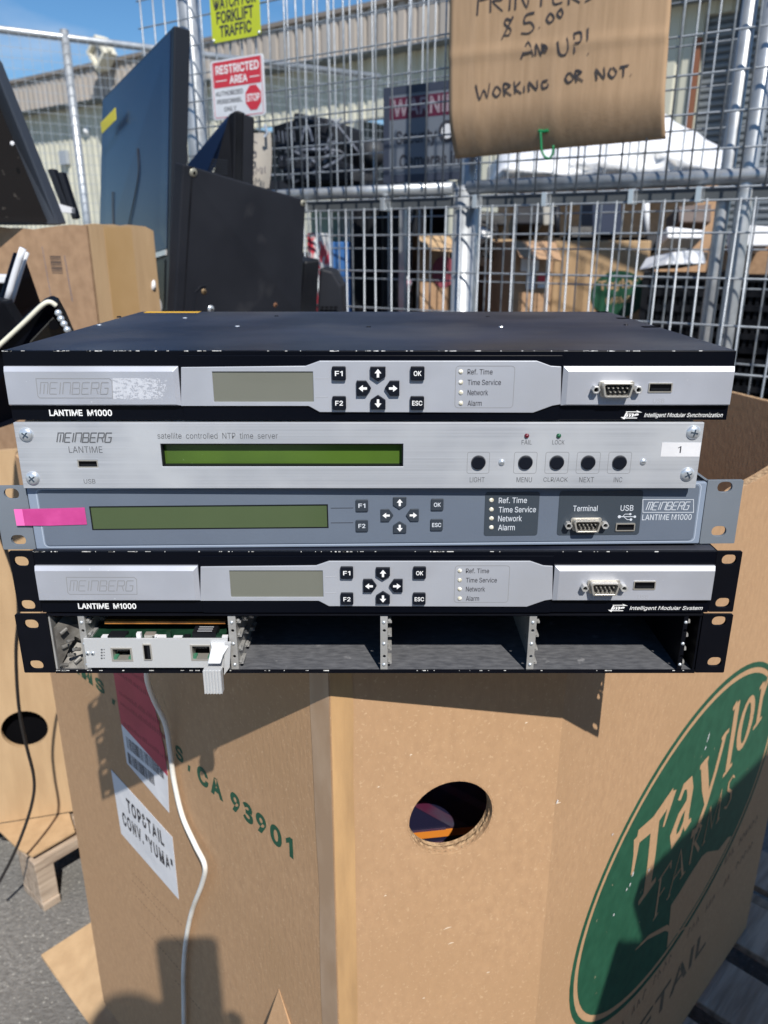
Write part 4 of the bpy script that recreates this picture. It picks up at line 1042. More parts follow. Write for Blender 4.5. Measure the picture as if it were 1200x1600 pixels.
MB().box(pr[0] + .012, pr[2] - .003, .014, .15, zt + .0062, zt + .0076).build('upper_board', mat('board_top', (0.10, 0.035, 0.012), 0.5), card)
rnd = random.Random(4)
cm = {0: black_plastic, 1: paper_white, 2: pcb_green, 3: port_metal}
for k, (px, w_, h_, d_, mi) in enumerate([(165, .008, .0014, .004, 1), (180, .012, .0020, .008, 0), (196, .006, .0016, .003, 2), (215, .003, .0040, .003, 1), (232, .007, .0030, .005, 3), (240, .003, .002, .003, 1), (252, .009, .0012, .004, 1), (262, .003, .005, .003, 2), (276, .006, .0012, .003, 1), (290, .004, .0016, .004, 0), (318, .016, .0046, .014, 0), (341, .004, .0022, .004, 2), (350, .004, .0016, .003, 1)]):
    c = g(px, 996)[0]
    MB().box(c - w_ / 2, c + w_ / 2, .0020, .002 + d_, zt - .0012, zt - .0012 + h_).build('component', cm[mi], board)
c = g(318, 996)[0]
pm = MB()
for q in range(3):
    pm.box(c - .005, c + .005, .004 + q * .003, .005 + q * .003, zt + .0034, zt + .0035)
pm.build('marking', engrave_faint, board)
# pull handle: a flat root, a pinched neck and a ribbed grip reaching out and down
HP = []
prof = [  # (u centre px, z px , half width mm, depth y, half thickness)
    (343, 1001, .0062, -.0006, .0012), (345, 1007, .0058, -.0022, .0016), (341, 1016, .0046, -.0055, .0019), (339, 1025, .0044, -.0085, .0021)]
mb = MB()
rings = []
for (px, py, hw, y, ht) in prof:
    c = g(px, py)
    rings.append([(c[0] - hw, y - ht, c[1]), (c[0] + hw, y - ht, c[1]), (c[0] + hw, y + ht, c[1] - .001), (c[0] - hw, y + ht, c[1] - .001)])
vs = [q for r_ in rings for q in r_]
fs = [(0, 1, 2, 3), tuple(range(len(vs) - 1, len(vs) - 5, -1))]
for i in range(len(rings) - 1):
    for k in range(4):
        j = (k + 1) % 4
        fs.append((i * 4 + k, i * 4 + j, (i + 1) * 4 + j, (i + 1) * 4 + k))
mb.add(vs, fs)
HB = mb.build('pull_handle', handle_m, card, bevel=0.0006)
c0 = g(338, 1036); 
rib = MB()
u0, u1_ = g(324.5, 1050)[0], g(352, 1050)[0]
n = 6
pts = []
for i in range(n * 4 + 1):
    t = i / (n * 4)
    pts.append((u0 + (u1_ - u0) * t, -.0125 - .0005 * cos(t * n * 2 * pi)))
back = [(u1_, -.0065), (u0, -.0065)]
zA, zB = g(340, 1031)[1] - .001, g(340, 1076)[1] + .0035
rib.prism(pts + back, zB, zA, axis='z')
rib.build('grip', handle_m, card, bevel=0.0003)
# sloping side web
mb = MB()
a_, b_, c2, d2 = g(352, 1001), g(362, 1001), g(360, 1040), g(351, 1052)
mb.prism([a_, b_, c2, d2], -.0008, -.0032)
mb.build('handle_web', handle_m, card, bevel=0.0003)

# ------------------------------------------------------------------ the big cardboard bin the stack stands on
VT = [(-.041, .5036, .9893), (.148, .5458, .9893), (.632, 1.03, 1.045), (.515, 1.31, 1.050), (.135, 1.69, 1.05), (-.13, 1.65, 1.05), (-.482, 1.075, 1.035), (-.441, .89, 1.031)]
BZ = 0.142
bin_root = empty('cardboard_bin', (0.08, 1.05, BZ), 'large open eight sided cardboard bin that the stack of rack units stands on', 'bin')
FRS = []
TH = 0.0115
def ragged(p, q, n, prof, rnd, amp=0.0012):
    """points along the top edge from q back to p"""
    L_ = sqrt((q[0] - p[0]) ** 2 + (q[1] - p[1]) ** 2)
    out = []
    for i in range(n + 1):
        t = 1 - i / n
        out.append((L_ * t, prof(t) + rnd.uniform(-amp, amp)))
    return L_, out
rnd = random.Random(2)
profs = {
    0: lambda t: .9893,
    1: lambda t: .9893 + .0365 * min(1, max(0, (t - .20) / .26)) ** .8 + .014 * max(0, t - .46),
    7: lambda t: 1.031 - .0417 * min(1, t / .46) ** 1.3,
}
for i in range(8):
    p, q = VT[i], VT[(i + 1) % 8]
    ang = atan2(q[1] - p[1], q[0] - p[0])
    fr = Frame(p[0], p[1], 0, ang)
    FRS.append(fr)
    pf = profs.get(i, lambda t, a=p[2], b=q[2]: a + (b - a) * t)
    L_, top = ragged(p, q, 26 if i in (1, 7) else 8, pf, rnd, 0.0 if i == 0 else 0.0014)
    holes = []
    outer = [(0, BZ + .001), (L_, BZ + .001)] + top
    if i == 0:
        hc = (0.0998, .8152)
        holes = [circ(hc[0], hc[1], .0365, 40)]
    if i == 1:
        holes = []
    mb = MB().prism(outer, 0, TH, holes=holes)
    pan = mb.build('corner_panel' if i in (0, 2, 4, 6) else 'side_panel', kraft if i in (0, 1, 2, 7) else kraft_brown, bin_root, frame=fr)
    # the fluted core shows along the cut edge
    core = MB()
    for k in range(len(top) - 1):
        a, b = top[k], top[k + 1]
        core.add([(a[0], .0010, a[1] + .0002), (b[0], .0010, b[1] + .0002), (b[0], TH - .001, b[1] + .0002), (a[0], TH - .001, a[1] + .0002)], [(0, 1, 2, 3)])
    core.build('fluted_edge', kraft_edge, bin_root, frame=fr)
FRAME_C, FRAME_R, FRAME_L = FRS[0], FRS[1], FRS[7]
# rough cut round the hole
rm = MB()
n = 90
hc = (0.0998, .8152)
vs, fs = [], []
for i in range(n):
    a = 2 * pi * i / n
    r0 = .0365 + .0005 + (.0007 if i % 2 else -.0002)
    for yy, rr in ((-.0003, r0 + .0004), (.0015, .0362 + .0004 * (i % 2)), (.0040, .0366), (.0060, .0358 - .0004 * (i % 2)), (.0085, .0364), (.0118, .0357)):
        vs.append((hc[0] + rr * cos(a), yy, hc[1] + rr * sin(a)))
for i in range(n):
    j = (i + 1) % n
    for k in range(5):
        fs.append((i * 6 + k, j * 6 + k, j * 6 + k + 1, i * 6 + k + 1))
rm.add(vs, fs).build('hole_rim', kraft_edge, bin_root, frame=FRAME_C)
# worn glued strip along the left fold of the middle panel
g = FRAME_C.uv
tp = []
rr_ = random.Random(8)
for k in range(15):
    z = BZ + .005 + (0.985 - BZ) * k / 14
    tp.append((.0175 + rr_.uniform(-.0008, .0008), z))
outer = [(0.0006, BZ + .005)] + tp + [(0.0006, .985)]
MB().prism(outer, -.0005, -.0002).build('glued_strip', kraft_grain, bin_root, frame=FRAME_C)
lp = []
for k in range(15):
    z = .985 - (0.985 - BZ - .005) * k / 14
    lp.append((.556 - .021 + rr_.uniform(-.002, .002), z))
MB().prism([(.5555, BZ + .005), (.5555, .985)] + lp, -.0005, -.0002).build('glued_strip', tape_m, bin_root, frame=FRAME_L)
t = MB()
for px, py, l in ((693, 1452, 12), (700, 1475, 9), (868, 1256, 8), (640, 1180, 4), (600, 1400, 4), (760, 1520, 5), (590, 1230, 3), (820, 1130, 4), (660, 1560, 4)):
    a, b = g(px, py), g(px + l, py - l * .35)
    t.ribbon([(a[0], a[1], .0004), ((a[0] + b[0]) / 2, (a[1] + b[1]) / 2 + .0004, .0014), (b[0], b[1], .0004)], .001, -.0003)
t.build('scuff', mat('pale_fibre', (.72, .60, .46), .9), bin_root, frame=FRAME_C)
# --- green oval on the right panel
g = FRAME_R.uv
T9 = radians(10)
EC = (.337, .572)
def ell(k, n=72, da=0.0): return circ(EC[0], EC[1], .277 * k - da, n, .198 * k - da, T9)
MB().prism(ell(1.0), -.0001, -.0004, holes=[ell(1.0, da=.0075)]).build('oval_outline', ink_green, bin_root, frame=FRAME_R)
oval = MB().prism(ell(1.0, da=.0155), -.0001, -.0004).build('oval_print', ink_green, bin_root, frame=FRAME_R)
def V(*pts): return [g(*q) for q in pts]
sw = MB()
inner = ell(1.0, da=.0155)
# unprinted swoosh at the lower right with the furrow line
low = [g(1048, 1414), g(1060, 1396), g(1078, 1366), g(1096, 1338), g(1104, 1331), g(1122, 1328), g(1137, 1308)]
rim = [p for p in inner]
cands = [p for p in rim if p[1] < .56 and p[0] > .30]
cands = sorted(cands, key=lambda p: -p[0])
cands = [p for p in cands if p[0] < low[-1][0] + .02 and p[0] > low[0][0] - .005]
cands = [(p[0] - .004, p[1] + .004) for p in cands]
sw.prism(low + cands, -.00045, -.0006)
sw.ribbon([(*g(992, 1484), .002), (*g(1012, 1464), .006), (*g(1040, 1449), .008), (*g(1056, 1457), .004), (*g(1075, 1447), .002)], .005, -.00062)
# letters, broad strokes with serifs
def strokes(lst, mbx, y0=-.00055):
    for i, st in enumerate(lst):
        mbx.ribbon(st, .006, y0 - i * .000015)
ty = []
# T
ty += [[(.178, .612, .006), (.180, .640, .010), (.179, .664, .016)], [(.178, .662, .020), (.215, .657, .022), (.262, .672, .020)], [(.262, .676, .016), (.255, .655, .010), (.247, .634, .005)],
       [(.222, .655, .020), (.226, .600, .019), (.226, .556, .018)], [(.206, .550, .008), (.226, .554, .010), (.247, .557, .008)]]
# a
ty += [[(.283, .650, .010), (.292, .664, .011), (.307, .662, .015), (.314, .645, .016), (.314, .605, .015), (.320, .590, .012), (.332, .592, .007)],
       [(.314, .634, .010), (.292, .622, .015), (.280, .604, .016), (.286, .587, .014), (.301, .590, .011), (.314, .606, .009)]]
# y
ty += [[(.334, .668, .007), (.346, .669, .009), (.358, .670, .007)], [(.346, .668, .018), (.363, .625, .019), (.378, .592, .013)],
       [(.404, .680, .011), (.392, .632, .011), (.376, .590, .012), (.358, .560, .011), (.342, .562, .013)], [(.394, .679, .006), (.404, .681, .008), (.416, .682, .006)]]
# l
ty += [[(.417, .712, .007), (.429, .716, .010)], [(.431, .716, .016), (.434, .660, .015), (.436, .612, .015)], [(.423, .606, .006), (.437, .609, .008), (.451, .611, .006)]]
# o
oo = [(.478 + .020 * cos(2 * pi * k / 18), .662 + .037 * sin(2 * pi * k / 18), .0085 + .006 * abs(cos(2 * pi * k / 18))) for k in range(19)]
ty += [oo]
# r
ty += [[(.511, .700, .006), (.523, .704, .008)], [(.524, .704, .014), (.527, .665, .013), (.529, .640, .013)], [(.514, .635, .006), (.529, .637, .007), (.543, .640, .006)],
       [(.530, .680, .008), (.540, .702, .010), (.553, .707, .012), (.560, .695, .010)]]
strokes(ty, sw)
fl = []
fl += [[(.262, .548, .005), (.263, .487, .005)], [(.256, .548, .003), (.287, .556, .004), (.289, .545, .003)], [(.263, .518, .003), (.279, .522, .003)], [(.257, .486, .003), (.270, .488, .003)]]
fl += [[(.296, .494, .003), (.314, .556, .004), (.333, .503, .006)], [(.303, .517, .003), (.324, .521, .003)], [(.291, .493, .003), (.301, .495, .003)], [(.326, .502, .003), (.340, .505, .003)]]
fl += [[(.352, .508, .005), (.352, .564, .005)], [(.346, .563, .003), (.362, .567, .004), (.372, .556, .005), (.362, .542, .004), (.352, .538, .003)], [(.358, .540, .005), (.378, .514, .006)]]
fl += [[(.391, .517, .003), (.395, .574, .004), (.412, .530, .004), (.428, .582, .004), (.433, .528, .005)], [(.386, .516, .003), (.396, .518, .003)], [(.427, .527, .003), (.439, .530, .003)]]
fl += [[(.471, .578, .003), (.464, .585, .003), (.452, .580, .004), (.453, .568, .005), (.468, .556, .005), (.471, .543, .005), (.460, .534, .004), (.450, .540, .003)]]
strokes(fl, sw, -.0007)
sw.build('oval_lettering', kraft, oval, frame=FRAME_R)
t = MB()
text_mb(t, 'RETAIL', (.215, .262, .478, .306), -.0002, bold=0.02, rot=(.35, .28, radians(3)))
t.build('lettering', mat('faded_green_ink', (0.10, 0.085, 0.05), 0.8, col2=(.16, .11, .07), nscale=60), bin_root, frame=FRAME_R)
t = MB()
rr_ = random.Random(3)
for row, (z0, u0, u1) in enumerate(((.345, .17, .62), (.398, .50, .62))):
    u = u0
    while u < u1:
        w_ = rr_.uniform(.006, .012)
        if rr_.random() < .82:
            z = z0 + (u - .2) * .03
            t.ribbon([(u, z), (u + rr_.uniform(0, w_ * .4), z + .014), (u + w_ * .7, z + rr_.uniform(0, .013))], .0028, -.0002)
        u += w_ + .004
t.build('worn_print', ink_faint, bin_root, frame=FRAME_R)
# small scuffs where the print is rubbed off
t = MB()
for px, py, l in ((1103, 1160, 16), (1100, 1172, 7), (986, 1370, 9), (982, 1385, 6), (977, 1392, 5), (957, 1431, 4), (1012, 1362, 6), (868, 1255, 6), (955, 1305, 3), (885, 1400, 0)):
    if not l: continue
    a, b = g(px, py), g(px + l * .3, py - l)
    t.ribbon([(a[0], a[1], .0006), ((a[0] + b[0]) / 2 + .001, (a[1] + b[1]) / 2, .0030), (b[0], b[1], .0008)], .002, -.0009)
t.build('scuff', paper_white, bin_root, frame=FRAME_R)
# --- print and labels on the left panel
g = FRAME_L.uv
t = MB()
def pz(a, b): return (g(*a)[0], g(*b)[0])
za, zb = .7655, .787
zc = lambda u: 0
u_end = g(458, 1325)[0]
text_mb(t, 'CA 93901', (g(310, 1225)[0], .7560, u_end, .7790), -.0002, bold=0.05, spacing=1.25)
text_mb(t, 'S ,', (g(276, 1190)[0], .7600, g(299, 1210)[0], .7825), -.0002, bold=0.04)
text_mb(t, 'FARMS ,', (g(86, 1040)[0], .768, g(181, 1100)[0], .7895), -.0002, bold=0.05, spacing=1.2)
t.build('lettering', ink_green, bin_root, frame=FRAME_L)
def Lq(*pts): return [g(*q) for q in pts]
def on_left(pts, d0, d1, name, m, par=bin_root):
    return MB().prism(pts, d0, d1).build(name, m, par, frame=FRAME_L)
rl = on_left(Lq((178, 1048), (199, 1192), (265, 1270), (262, 1200), (244, 1110), (231, 1048)), -.0003, -.0006, 'shipping_label', paper_white)
on_left(Lq((178, 1048), (190, 1130), (263, 1212), (258, 1170), (244, 1110), (231, 1048)), -.0007, -.0009, 'red_field', label_red, rl)
rt = MB()
rr_ = random.Random(11)
for k in range(7):
    z0 = .832 - k * .0135
    u = g(178, 1048)[0] + .008
    while u < g(231, 1048)[0] - .004 + k * .0065:
        w_ = rr_.uniform(.002, .004)
        if k % 3 != 2 and g(0, 0) is not None:
            rt.box(u, u + w_ * .7, -.00098, -.00092, z0, z0 + rr_.uniform(.003, .007))
        u += w_ + .0012
rt.build('lettering', label_red_ink, rl, frame=FRAME_L)
bt = MB()
a = g(197, 1145); b = g(258, 1212)
for k in range(26):
    u = a[0] + (b[0] - a[0]) * k / 26
    bt.box(u, u + (b[0] - a[0]) / 26 * (.3 + .5 * rr_.random()), -.0007, -.00065, .7325 - .026 * (k / 26) * 0 - .012, .7325 + .004)
a = g(200, 1175); b = g(243, 1225)
for k in range(18):
    u = a[0] + (b[0] - a[0]) * k / 18
    bt.box(u, u + (b[0] - a[0]) / 18 * (.3 + .5 * rr_.random()), -.0007, -.00065, .699, .7145)
bt.build('barcode', print_black, rl, frame=FRAME_L)
wlb = on_left(Lq((174, 1202), (190, 1302), (280, 1405), (270, 1308)), -.0003, -.0006, 'white_label', paper_white)
t = MB()
u0, u1 = g(199, 1258)[0], g(256, 1318)[0]
text_mb(t, 'TOP&TAIL', (u0 , .6175, u1 + .002, .6385), -.0008, bold=0.04, spacing=1.22)
u0, u1 = g(192, 1275)[0], g(272, 1360)[0]
text_mb(t, 'CONV. "YUMA"', (u0, .5880, u1, .6090), -.0008, bold=0.04, spacing=1.22)
t.build('lettering', print_black, wlb, frame=FRAME_L)
t = MB()
for (a, b, z0) in (((205, 1345), (285, 1440), .515), ((210, 1385), (285, 1480), .478), ((205, 1365), (250, 1420), .500), ((215, 1430), (290, 1520), .430), ((270, 1500), (310, 1560), .40)):
    u0, u1 = g(*a)[0], g(*b)[0]
    u = u0
    while u < u1:
        t.box(u, u + .0035, -.0003, -.0002, z0, z0 + .0008)
        u += .0065
t.build('worn_print', ink_faint, bin_root, frame=FRAME_L)
# pale scratches
t = MB()
for a, b in (((248, 1075), (268, 1130)), ((386, 1495), (420, 1545)), ((360, 1520), (395, 1590)), ((420, 1450), (424, 1490)), ((122, 1090), (137, 1133))):
    p, q = g(*a), g(*b)
    t.ribbon([(p[0], p[1], .0003), ((p[0] + q[0]) / 2 + .0012, (p[1] + q[1]) / 2, .0011), (q[0], q[1], .0003)], .0008, -.0003)
t.build('scratch', kraft_pale, bin_root, frame=FRAME_L)
# torn tongue of liner near the bottom of the left panel
p, q, r_ = g(436, 1545), g(420, 1640), g(470, 1640)
MB().add([(p[0], -.0006, p[1]), (q[0], -.020, q[1]), (r_[0], -.004, r_[1]), (p[0], -.0001, p[1]), (q[0], -.019, q[1]), (r_[0], -.001, r_[1])],
         [(0, 1, 2), (5, 4, 3), (0, 3, 4, 1), (1, 4, 5, 2), (2, 5, 3, 0)]).build('torn_liner', kraft, bin_root, frame=FRAME_L)

# pallets
def pallet(name_label, fr, W, D, nb, H=.14, group=None, blocks=False):
    root = empty('wooden_pallet', fr, name_label, 'pallet', group)
    rnd = random.Random(int(W * 1000 + D * 77))
    pitch = W / nb
    for k in range(nb):
        w_ = pitch * rnd.uniform(.68, .76)
        x = k * pitch + (pitch - w_) / 2 + rnd.uniform(-.006, .006)
        d0 = rnd.uniform(-.006, .012)
        MB().box(x, x + w_, d0, D + d0, H - .018, H - .002 - rnd.uniform(0, .003)).build('board', wood, root, bevel=.0015)
    for k in range(3):
        y = .01 + (D - .06) * k / 2
        if blocks:
            for bx in (0, W * .5 - .06, W - .12):
                if k == 1: MB().box(bx + .004, bx + .040, .004, D - .004, .020, H - .0415).build('block', wood, root, bevel=.0015)
            if k == 1: MB().box(.002, W - .002, .002, D - .002, H - .041, H - .0185).build('stringer', wood, root, bevel=.0015)
        else:
            MB().box(.004, W - .004, y, y + .04, .020, H - .0185).build('stringer', wood, root, bevel=.0015)
    for k in range(3):
        x = .01 + (W - .12) * k / 2
        MB().box(x - .006, x + (.03 if blocks else .1), .0, D, .001, .0195).build('board', wood, root, bevel=.0015)
    return root
a45 = radians(45)
P0 = Vector((.148, .5458, 0)) + Vector((.7071, .7071, 0)) * (-.10) + Vector((-.7071, .7071, 0)) * (-.16)
pallet('weathered wooden pallet sticking out under the right side of the big bin', Frame(P0.x, P0.y, 0, a45), 1.02, .78, 7)

# second bin at the left with a round hole
a, b = atz(0, 1287, .145), atz(112, 1269, .145)
angb = atan2(b.y - a.y, b.x - a.x)
F2 = Frame(a.x, a.y, 0, angb)
b2 = empty('cardboard_bin', Frame(a.x, a.y, .145, angb), 'sunlit cardboard bin with a black round hole, at the left behind the big bin', 'bin')
g = F2.uv
h2 = g(38.5, 1140)
r2h = abs(g(76, 1140)[0] - g(1, 1140)[0]) / 2
r2v = abs(g(38, 1110)[1] - g(38, 1168)[1]) / 2
L2_ = .36
MB().prism([(-.55, .147), (L2_, .147), (L2_, .93), (-.55, .92)], 0, .010, holes=[circ(h2[0], h2[1], r2h, 32, r2v)]).build('side_panel', kraft_pale, b2, frame=F2)
MB().box(-.55, -.54, .01, .9, .147, .93).build('side_panel', kraft_pale, b2, frame=F2)
MB().box(L2_ - .01, L2_, .01, .9, .147, .93).build('side_panel', kraft_brown, b2, frame=F2)
MB().box(-.54, L2_ - .01, .89, .9, .147, .93).build('side_panel', kraft_brown, b2, frame=F2)
MB().box(-.54, L2_ - .01, .03, .89, .147, .80).build('dark_fill', dark_inside, b2, frame=F2)  # near-black block standing in for the dark inside behind the hole
f = MB()
zp = .144
pts = [atz(-30, 1292, zp), atz(108, 1270, zp), atz(117, 1299, zp), atz(50, 1338, zp), atz(28, 1326, zp), atz(0, 1299, zp), atz(-30, 1290, zp)]
f.prism([(p.x, p.y) for p in pts[:-1]], .1405, .1445, axis='z')
f.build('bottom_flap', kraft_pale, b2, frame=WORLD)
a, b = atz(50, 1341, .14), atz(122, 1299, .14)
ap = atan2(b.y - a.y, b.x - a.x)
pallet('wooden pallet corner under the sunlit bin at the left', Frame(a.x, a.y, 0, ap), .95, .085, 1, blocks=True)

# loose flap of cardboard on the asphalt
f = MB()
pts = [atz(64, 1492, .02), atz(150, 1436, .05), atz(225, 1610, .03), atz(170, 1640, .012), atz(120, 1570, .01)]
vs = [tuple(p) for p in pts] + [(p.x, p.y, p.z - .006) for p in pts]
f.add(vs, [(0, 1, 2, 3, 4), (9, 8, 7, 6, 5)] + [(i, (i + 1) % 5, 5 + (i + 1) % 5, 5 + i) for i in range(5)])
o = f.build('cardboard_flap', kraft_pale)
tag(o, 'loose pale cardboard flap lying on the asphalt at the foot of the big bin', 'cardboard')

# contents of the big bin
ci = empty('printed_carton', Frame(.03, .60, .55, radians(8)), 'dark printed carton with an orange stripe, seen through the round hole', 'carton')
MB().box(-.13, .09, 0, .20, -.40, .434).build('carton_body', navy_print, ci)
MB().box(-.13, .09, -.0014, -.0003, .176, .184).build('stripe', orange_m, ci)
t = MB()
for k in range(3):
    t.box(-.02, .03, -.0012, -.0004, .168 + k * .008, .170 + k * .008)
t.ribbon([(.0, .22), (.09, .15)], .010, -.0006)
t.ribbon([(.02, .24), (.09, .19)], .008, -.0008)
t.build('marking', mat('magenta_print', (.07, .01, .035), .5, col2=(.05, .05, .08), nscale=30), ci)

# white flat cable down the left panel
g = FRAME_L.uv
def on_left_plane(px, py, d):
    q = FRAME_L.uv(px, py, d)
    return FRAME_L.M @ Vector((q[0], d, q[1]))
def smooth_path(pts, n=6):
    P = [Vector(p) for p in pts]
    out = []
    for i in range(len(P) - 1):
        p0, p1, p2, p3 = P[max(i - 1, 0)], P[i], P[i + 1], P[min(i + 2, len(P) - 1)]
        for k in range(n):
            t = k / n
            out.append(0.5 * ((2 * p1) + (p2 - p0) * t + (2 * p0 - 5 * p1 + 4 * p2 - p3) * t * t + (-p0 + 3 * p1 - 3 * p2 + p3) * t ** 3))
    out.append(P[-1])
    return out
cp = [(232, 1030, -.05), (230, 1060, -.04), (240, 1092, -.025), (258, 1130, -.012), (266, 1175, -.007), (272, 1220, -.006), (285, 1275, -.006), (305, 1320, -.008), (320, 1352, -.010), (316, 1380, -.008), (301, 1420, -.007), (292, 1460, -.006), (287, 1510, -.006), (287, 1570, -.006), (288, 1640, -.006)]
pth = smooth_path([on_left_plane(*q) for q in cp])
o = MB().tube(pth, .0027, 10).build('power_cable', cable_white, smooth=True)
tag(o, 'white cable hanging down the left face of the big bin', 'cable')
# black cable in front of the left bin
cp = [(-14, 800, 1.0), (2, 840, 1.0), (24, 905, 1.02), (29, 960, 1.03), (25, 1020, 1.05), (29, 1100, 1.08), (40, 1160, 1.10), (53, 1215, 1.12), (50, 1255, 1.13), (34, 1305, 1.13), (14, 1350, 1.13), (-14, 1400, 1.13)]
o = MB().tube(smooth_path([at(*q) for q in cp]), .0028, 8).build('power_cable', cable_black, smooth=True)
tag(o, 'thin black cable dangling in front of the sunlit bin at the left', 'cable')

# ------------------------------------------------------------------ ground
gm = MB()
gm.add([(-120, -60, 0), (120, -60, 0), (120, 200, 0), (-120, 200, 0)], [(0, 1, 2, 3)])
gr = gm.build('ground', asphalt)
tag(gr, kind='structure')

# ------------------------------------------------------------------ screens and cartons behind the bin
def slabpx(name, q, th, m, parent=None, bevel=0.0):
    """q = (px, py, distance) corners"""
    return MB().slab([at(*p) for p in q], th).build(name, m, parent, frame=WORLD if parent else None, bevel=bevel)
def lerp3(a, b, t): return tuple(a[i] + (b[i] - a[i]) * t for i in range(3))
def quad_point(q, u, v):
    """bilinear point on a pixel/distance quad (tl, tr, br, bl)"""
    P = [at(*p) for p in q]
    return (P[0] * (1 - u) + P[1] * u) * (1 - v) + (P[3] * (1 - u) + P[2] * u) * v
def quad_n(q):
    P = [at(*p) for p in q]
    n = (P[1] - P[0]).cross(P[3] - P[0]).normalized()
    return n if n.dot(P[0] - CAM) < 0 else -n
def quad_patch(q, u0, v0, u1, v1, off, th, name, m, parent):
    n = quad_n(q)
    pts = [quad_point(q, a, b) + n * off for a, b in ((u0, v0), (u1, v0), (u1, v1), (u0, v1))]
    return MB().slab(pts, th).build(name, m, parent, frame=WORLD)

# tall glossy television, reflected sky blue painted into its screen
q = [(160, 154, 2.30), (272, 39, 1.82), (264, 486, 1.80), (152, 500, 2.28)]
c = at(210, 500, 2.0)
tv = empty('flat_television', (c.x, c.y, .5), 'tall flat television standing on end with a glossy screen tinted with reflected sky blue and yellow tag', 'television')
MB().slab([at(*p) for p in q], .035).build('housing', bezel_dark, tv, frame=WORLD, bevel=.003)
quad_patch(q, .012, .012, .965, .76, .0012, .001, 'screen', screen_sky_tint, tv)
quad_patch(q, .45, .765, .965, .785, .004, .004, 'lower_trim', silver_trim, tv)
quad_patch(q, .05, .80, .95, .99, .0015, .001, 'lower_bezel', black_gloss, tv)
quad_patch(q, .62, .845, .78, .86, .003, .002, 'badge', silver_trim, tv)
n = quad_n(q)
MB().slab([at(*p) for p in [(157, 192, 2.22), (180, 168, 2.12), (181, 187, 2.12), (159, 209, 2.22)]], .001).build('tag', yellow, tv, frame=WORLD)
# the loop of cord stuck on the screen
cord = [quad_point(q, u, v) + n * .004 for u, v in ((.60, .33), (.62, .42), (.58, .50), (.52, .58), (.47, .64), (.40, .685), (.33, .68), (.28, .64), (.25, .54), (.24, .44))]
MB().tube(smooth_path(cord, 4), .0014, 6).build('cord', cable_black, tv, frame=WORLD)

# dark television at the far left
q = [(-120, -60, 1.55), (-12, 96, 1.55), (92, 352, 1.62), (-120, 352, 1.62)]
c = at(0, 352, 1.6)
tv = empty('flat_television', (c.x, c.y, 1.0), 'dark flat television leaning at the far left above the carton, smeared screen', 'television')
MB().slab([at(*p) for p in q], .03).build('housing', mat('blue_grey_bezel', (.05, .06, .08), .4), tv, frame=WORLD, bevel=.003)
qs = [(-120, -20, 1.545), (-20, 122, 1.545), (74, 347, 1.612), (-120, 347, 1.612)]
MB().slab([at(*p) for p in qs], .001).build('screen', screen_dark, tv, frame=WORLD)
p = at(19, 224, 1.55)
MB().dome(p, (0, -1, 0), .004, .001, 8).build('scuff', paper_white, tv, frame=WORLD)
# two dark stand arms
for k, (a, b, w_) in enumerate((((78, 265), (104, 330), 9), ((93, 270), (116, 340), 7))):
    c = [(a[0] - w_ / 2, a[1], 2.0), (a[0] + w_ / 2, a[1] - 2, 2.0), (b[0] + w_ / 2, b[1], 2.0), (b[0] - w_ / 2, b[1] + 3, 2.0), ]
    o = MB().slab([at(*p) for p in c], .03).build('monitor_stand', bezel_dark, bevel=.002)
    tag(o, ['thick dark monitor stand poking up behind the carton, nearer the left edge', 'thinner dark monitor stand poking up left of the blue television'][k], 'monitor stand', 'upturned monitor stands')
o = MB().slab([at(*p) for p in [(88, 318, 1.95), (112, 325, 1.95), (112, 333, 1.95), (90, 331, 1.95)]], .02).build('plastic_scrap', sign_white)
tag(o, 'small white plastic scrap lying behind the top of the carton', 'scrap')

# brown carton, upper left
K0 = at(134, 352, 1.55)
ca = empty('shipping_carton', (K0.x, K0.y, 0), 'tall brown shipping carton with a small barcode, left under the televisions', 'carton')
dl = Vector((-.314, .15, 0)).normalized(); dr_ = Vector((.15, .314, 0)).normalized()
zt = K0.z
FL2 = Frame(K0.x + dl.x * .5, K0.y + dl.y * .5, 0, atan2(-dl.y, -dl.x))
FR2 = Frame(K0.x, K0.y, 0, atan2(dr_.y, dr_.x))
wr = .185
rnd = random.Random(6)
tl = [(.5 * (1 - i / 14), zt - .002 + rnd.uniform(-.003, .003) + .002 * sin(i)) for i in range(15)]
MB().prism([(0, .02), (.5, .02)] + tl, 0, .006).build('carton_side', kraft_brown, ca, frame=FL2)
tr = [(wr * (1 - i / 8), zt + .002 + rnd.uniform(-.002, .002) + (-.010 if i == 0 else 0)) for i in range(9)]
MB().prism([(0.0001, .02), (wr, .02)] + tr, 0, .006).build('carton_side', kraft_pale, ca, frame=FR2)
MB().box(.006, .492, .008, .17, zt - .02, zt - .012).build('top_flap', kraft_brown, ca, frame=FL2)
MB().prism([(.040, .03), (.125, .03), (.120, zt - .002), (.045, zt - .002)], -.0006, -.0001).build('tape_strip', mat('parcel_tape', (.43, .27, .12), .35, col2=(.48, .31, .15), nscale=10), ca, frame=FR2)
g = FL2.uv
bc = MB()
a, b = g(80, 415), g(97, 415)
z0, z1 = g(88, 427)[1], g(88, 399)[1]
for k in range(9):
    z = z0 + (z1 - z0) * k / 9
    bc.box(a[0], b[0], -.0004, -.0002, z, z + (z1 - z0) / 9 * (.35 + .35 * (k % 3) / 2))
bc.build('barcode', mat('faded_print', (.10, .07, .06), .8), ca, frame=FL2)
bl = MB()
a = g(104, 400)
for k in range(30):
    p0 = g(100 + k * .42, 400 + k * 2.4)
    bl.box(p0[0], p0[0] + .003, -.0004, -.0002, p0[1] - .0012, p0[1])
bl.ribbon([g(66, 385), g(81, 470)], .0012, -.0002)
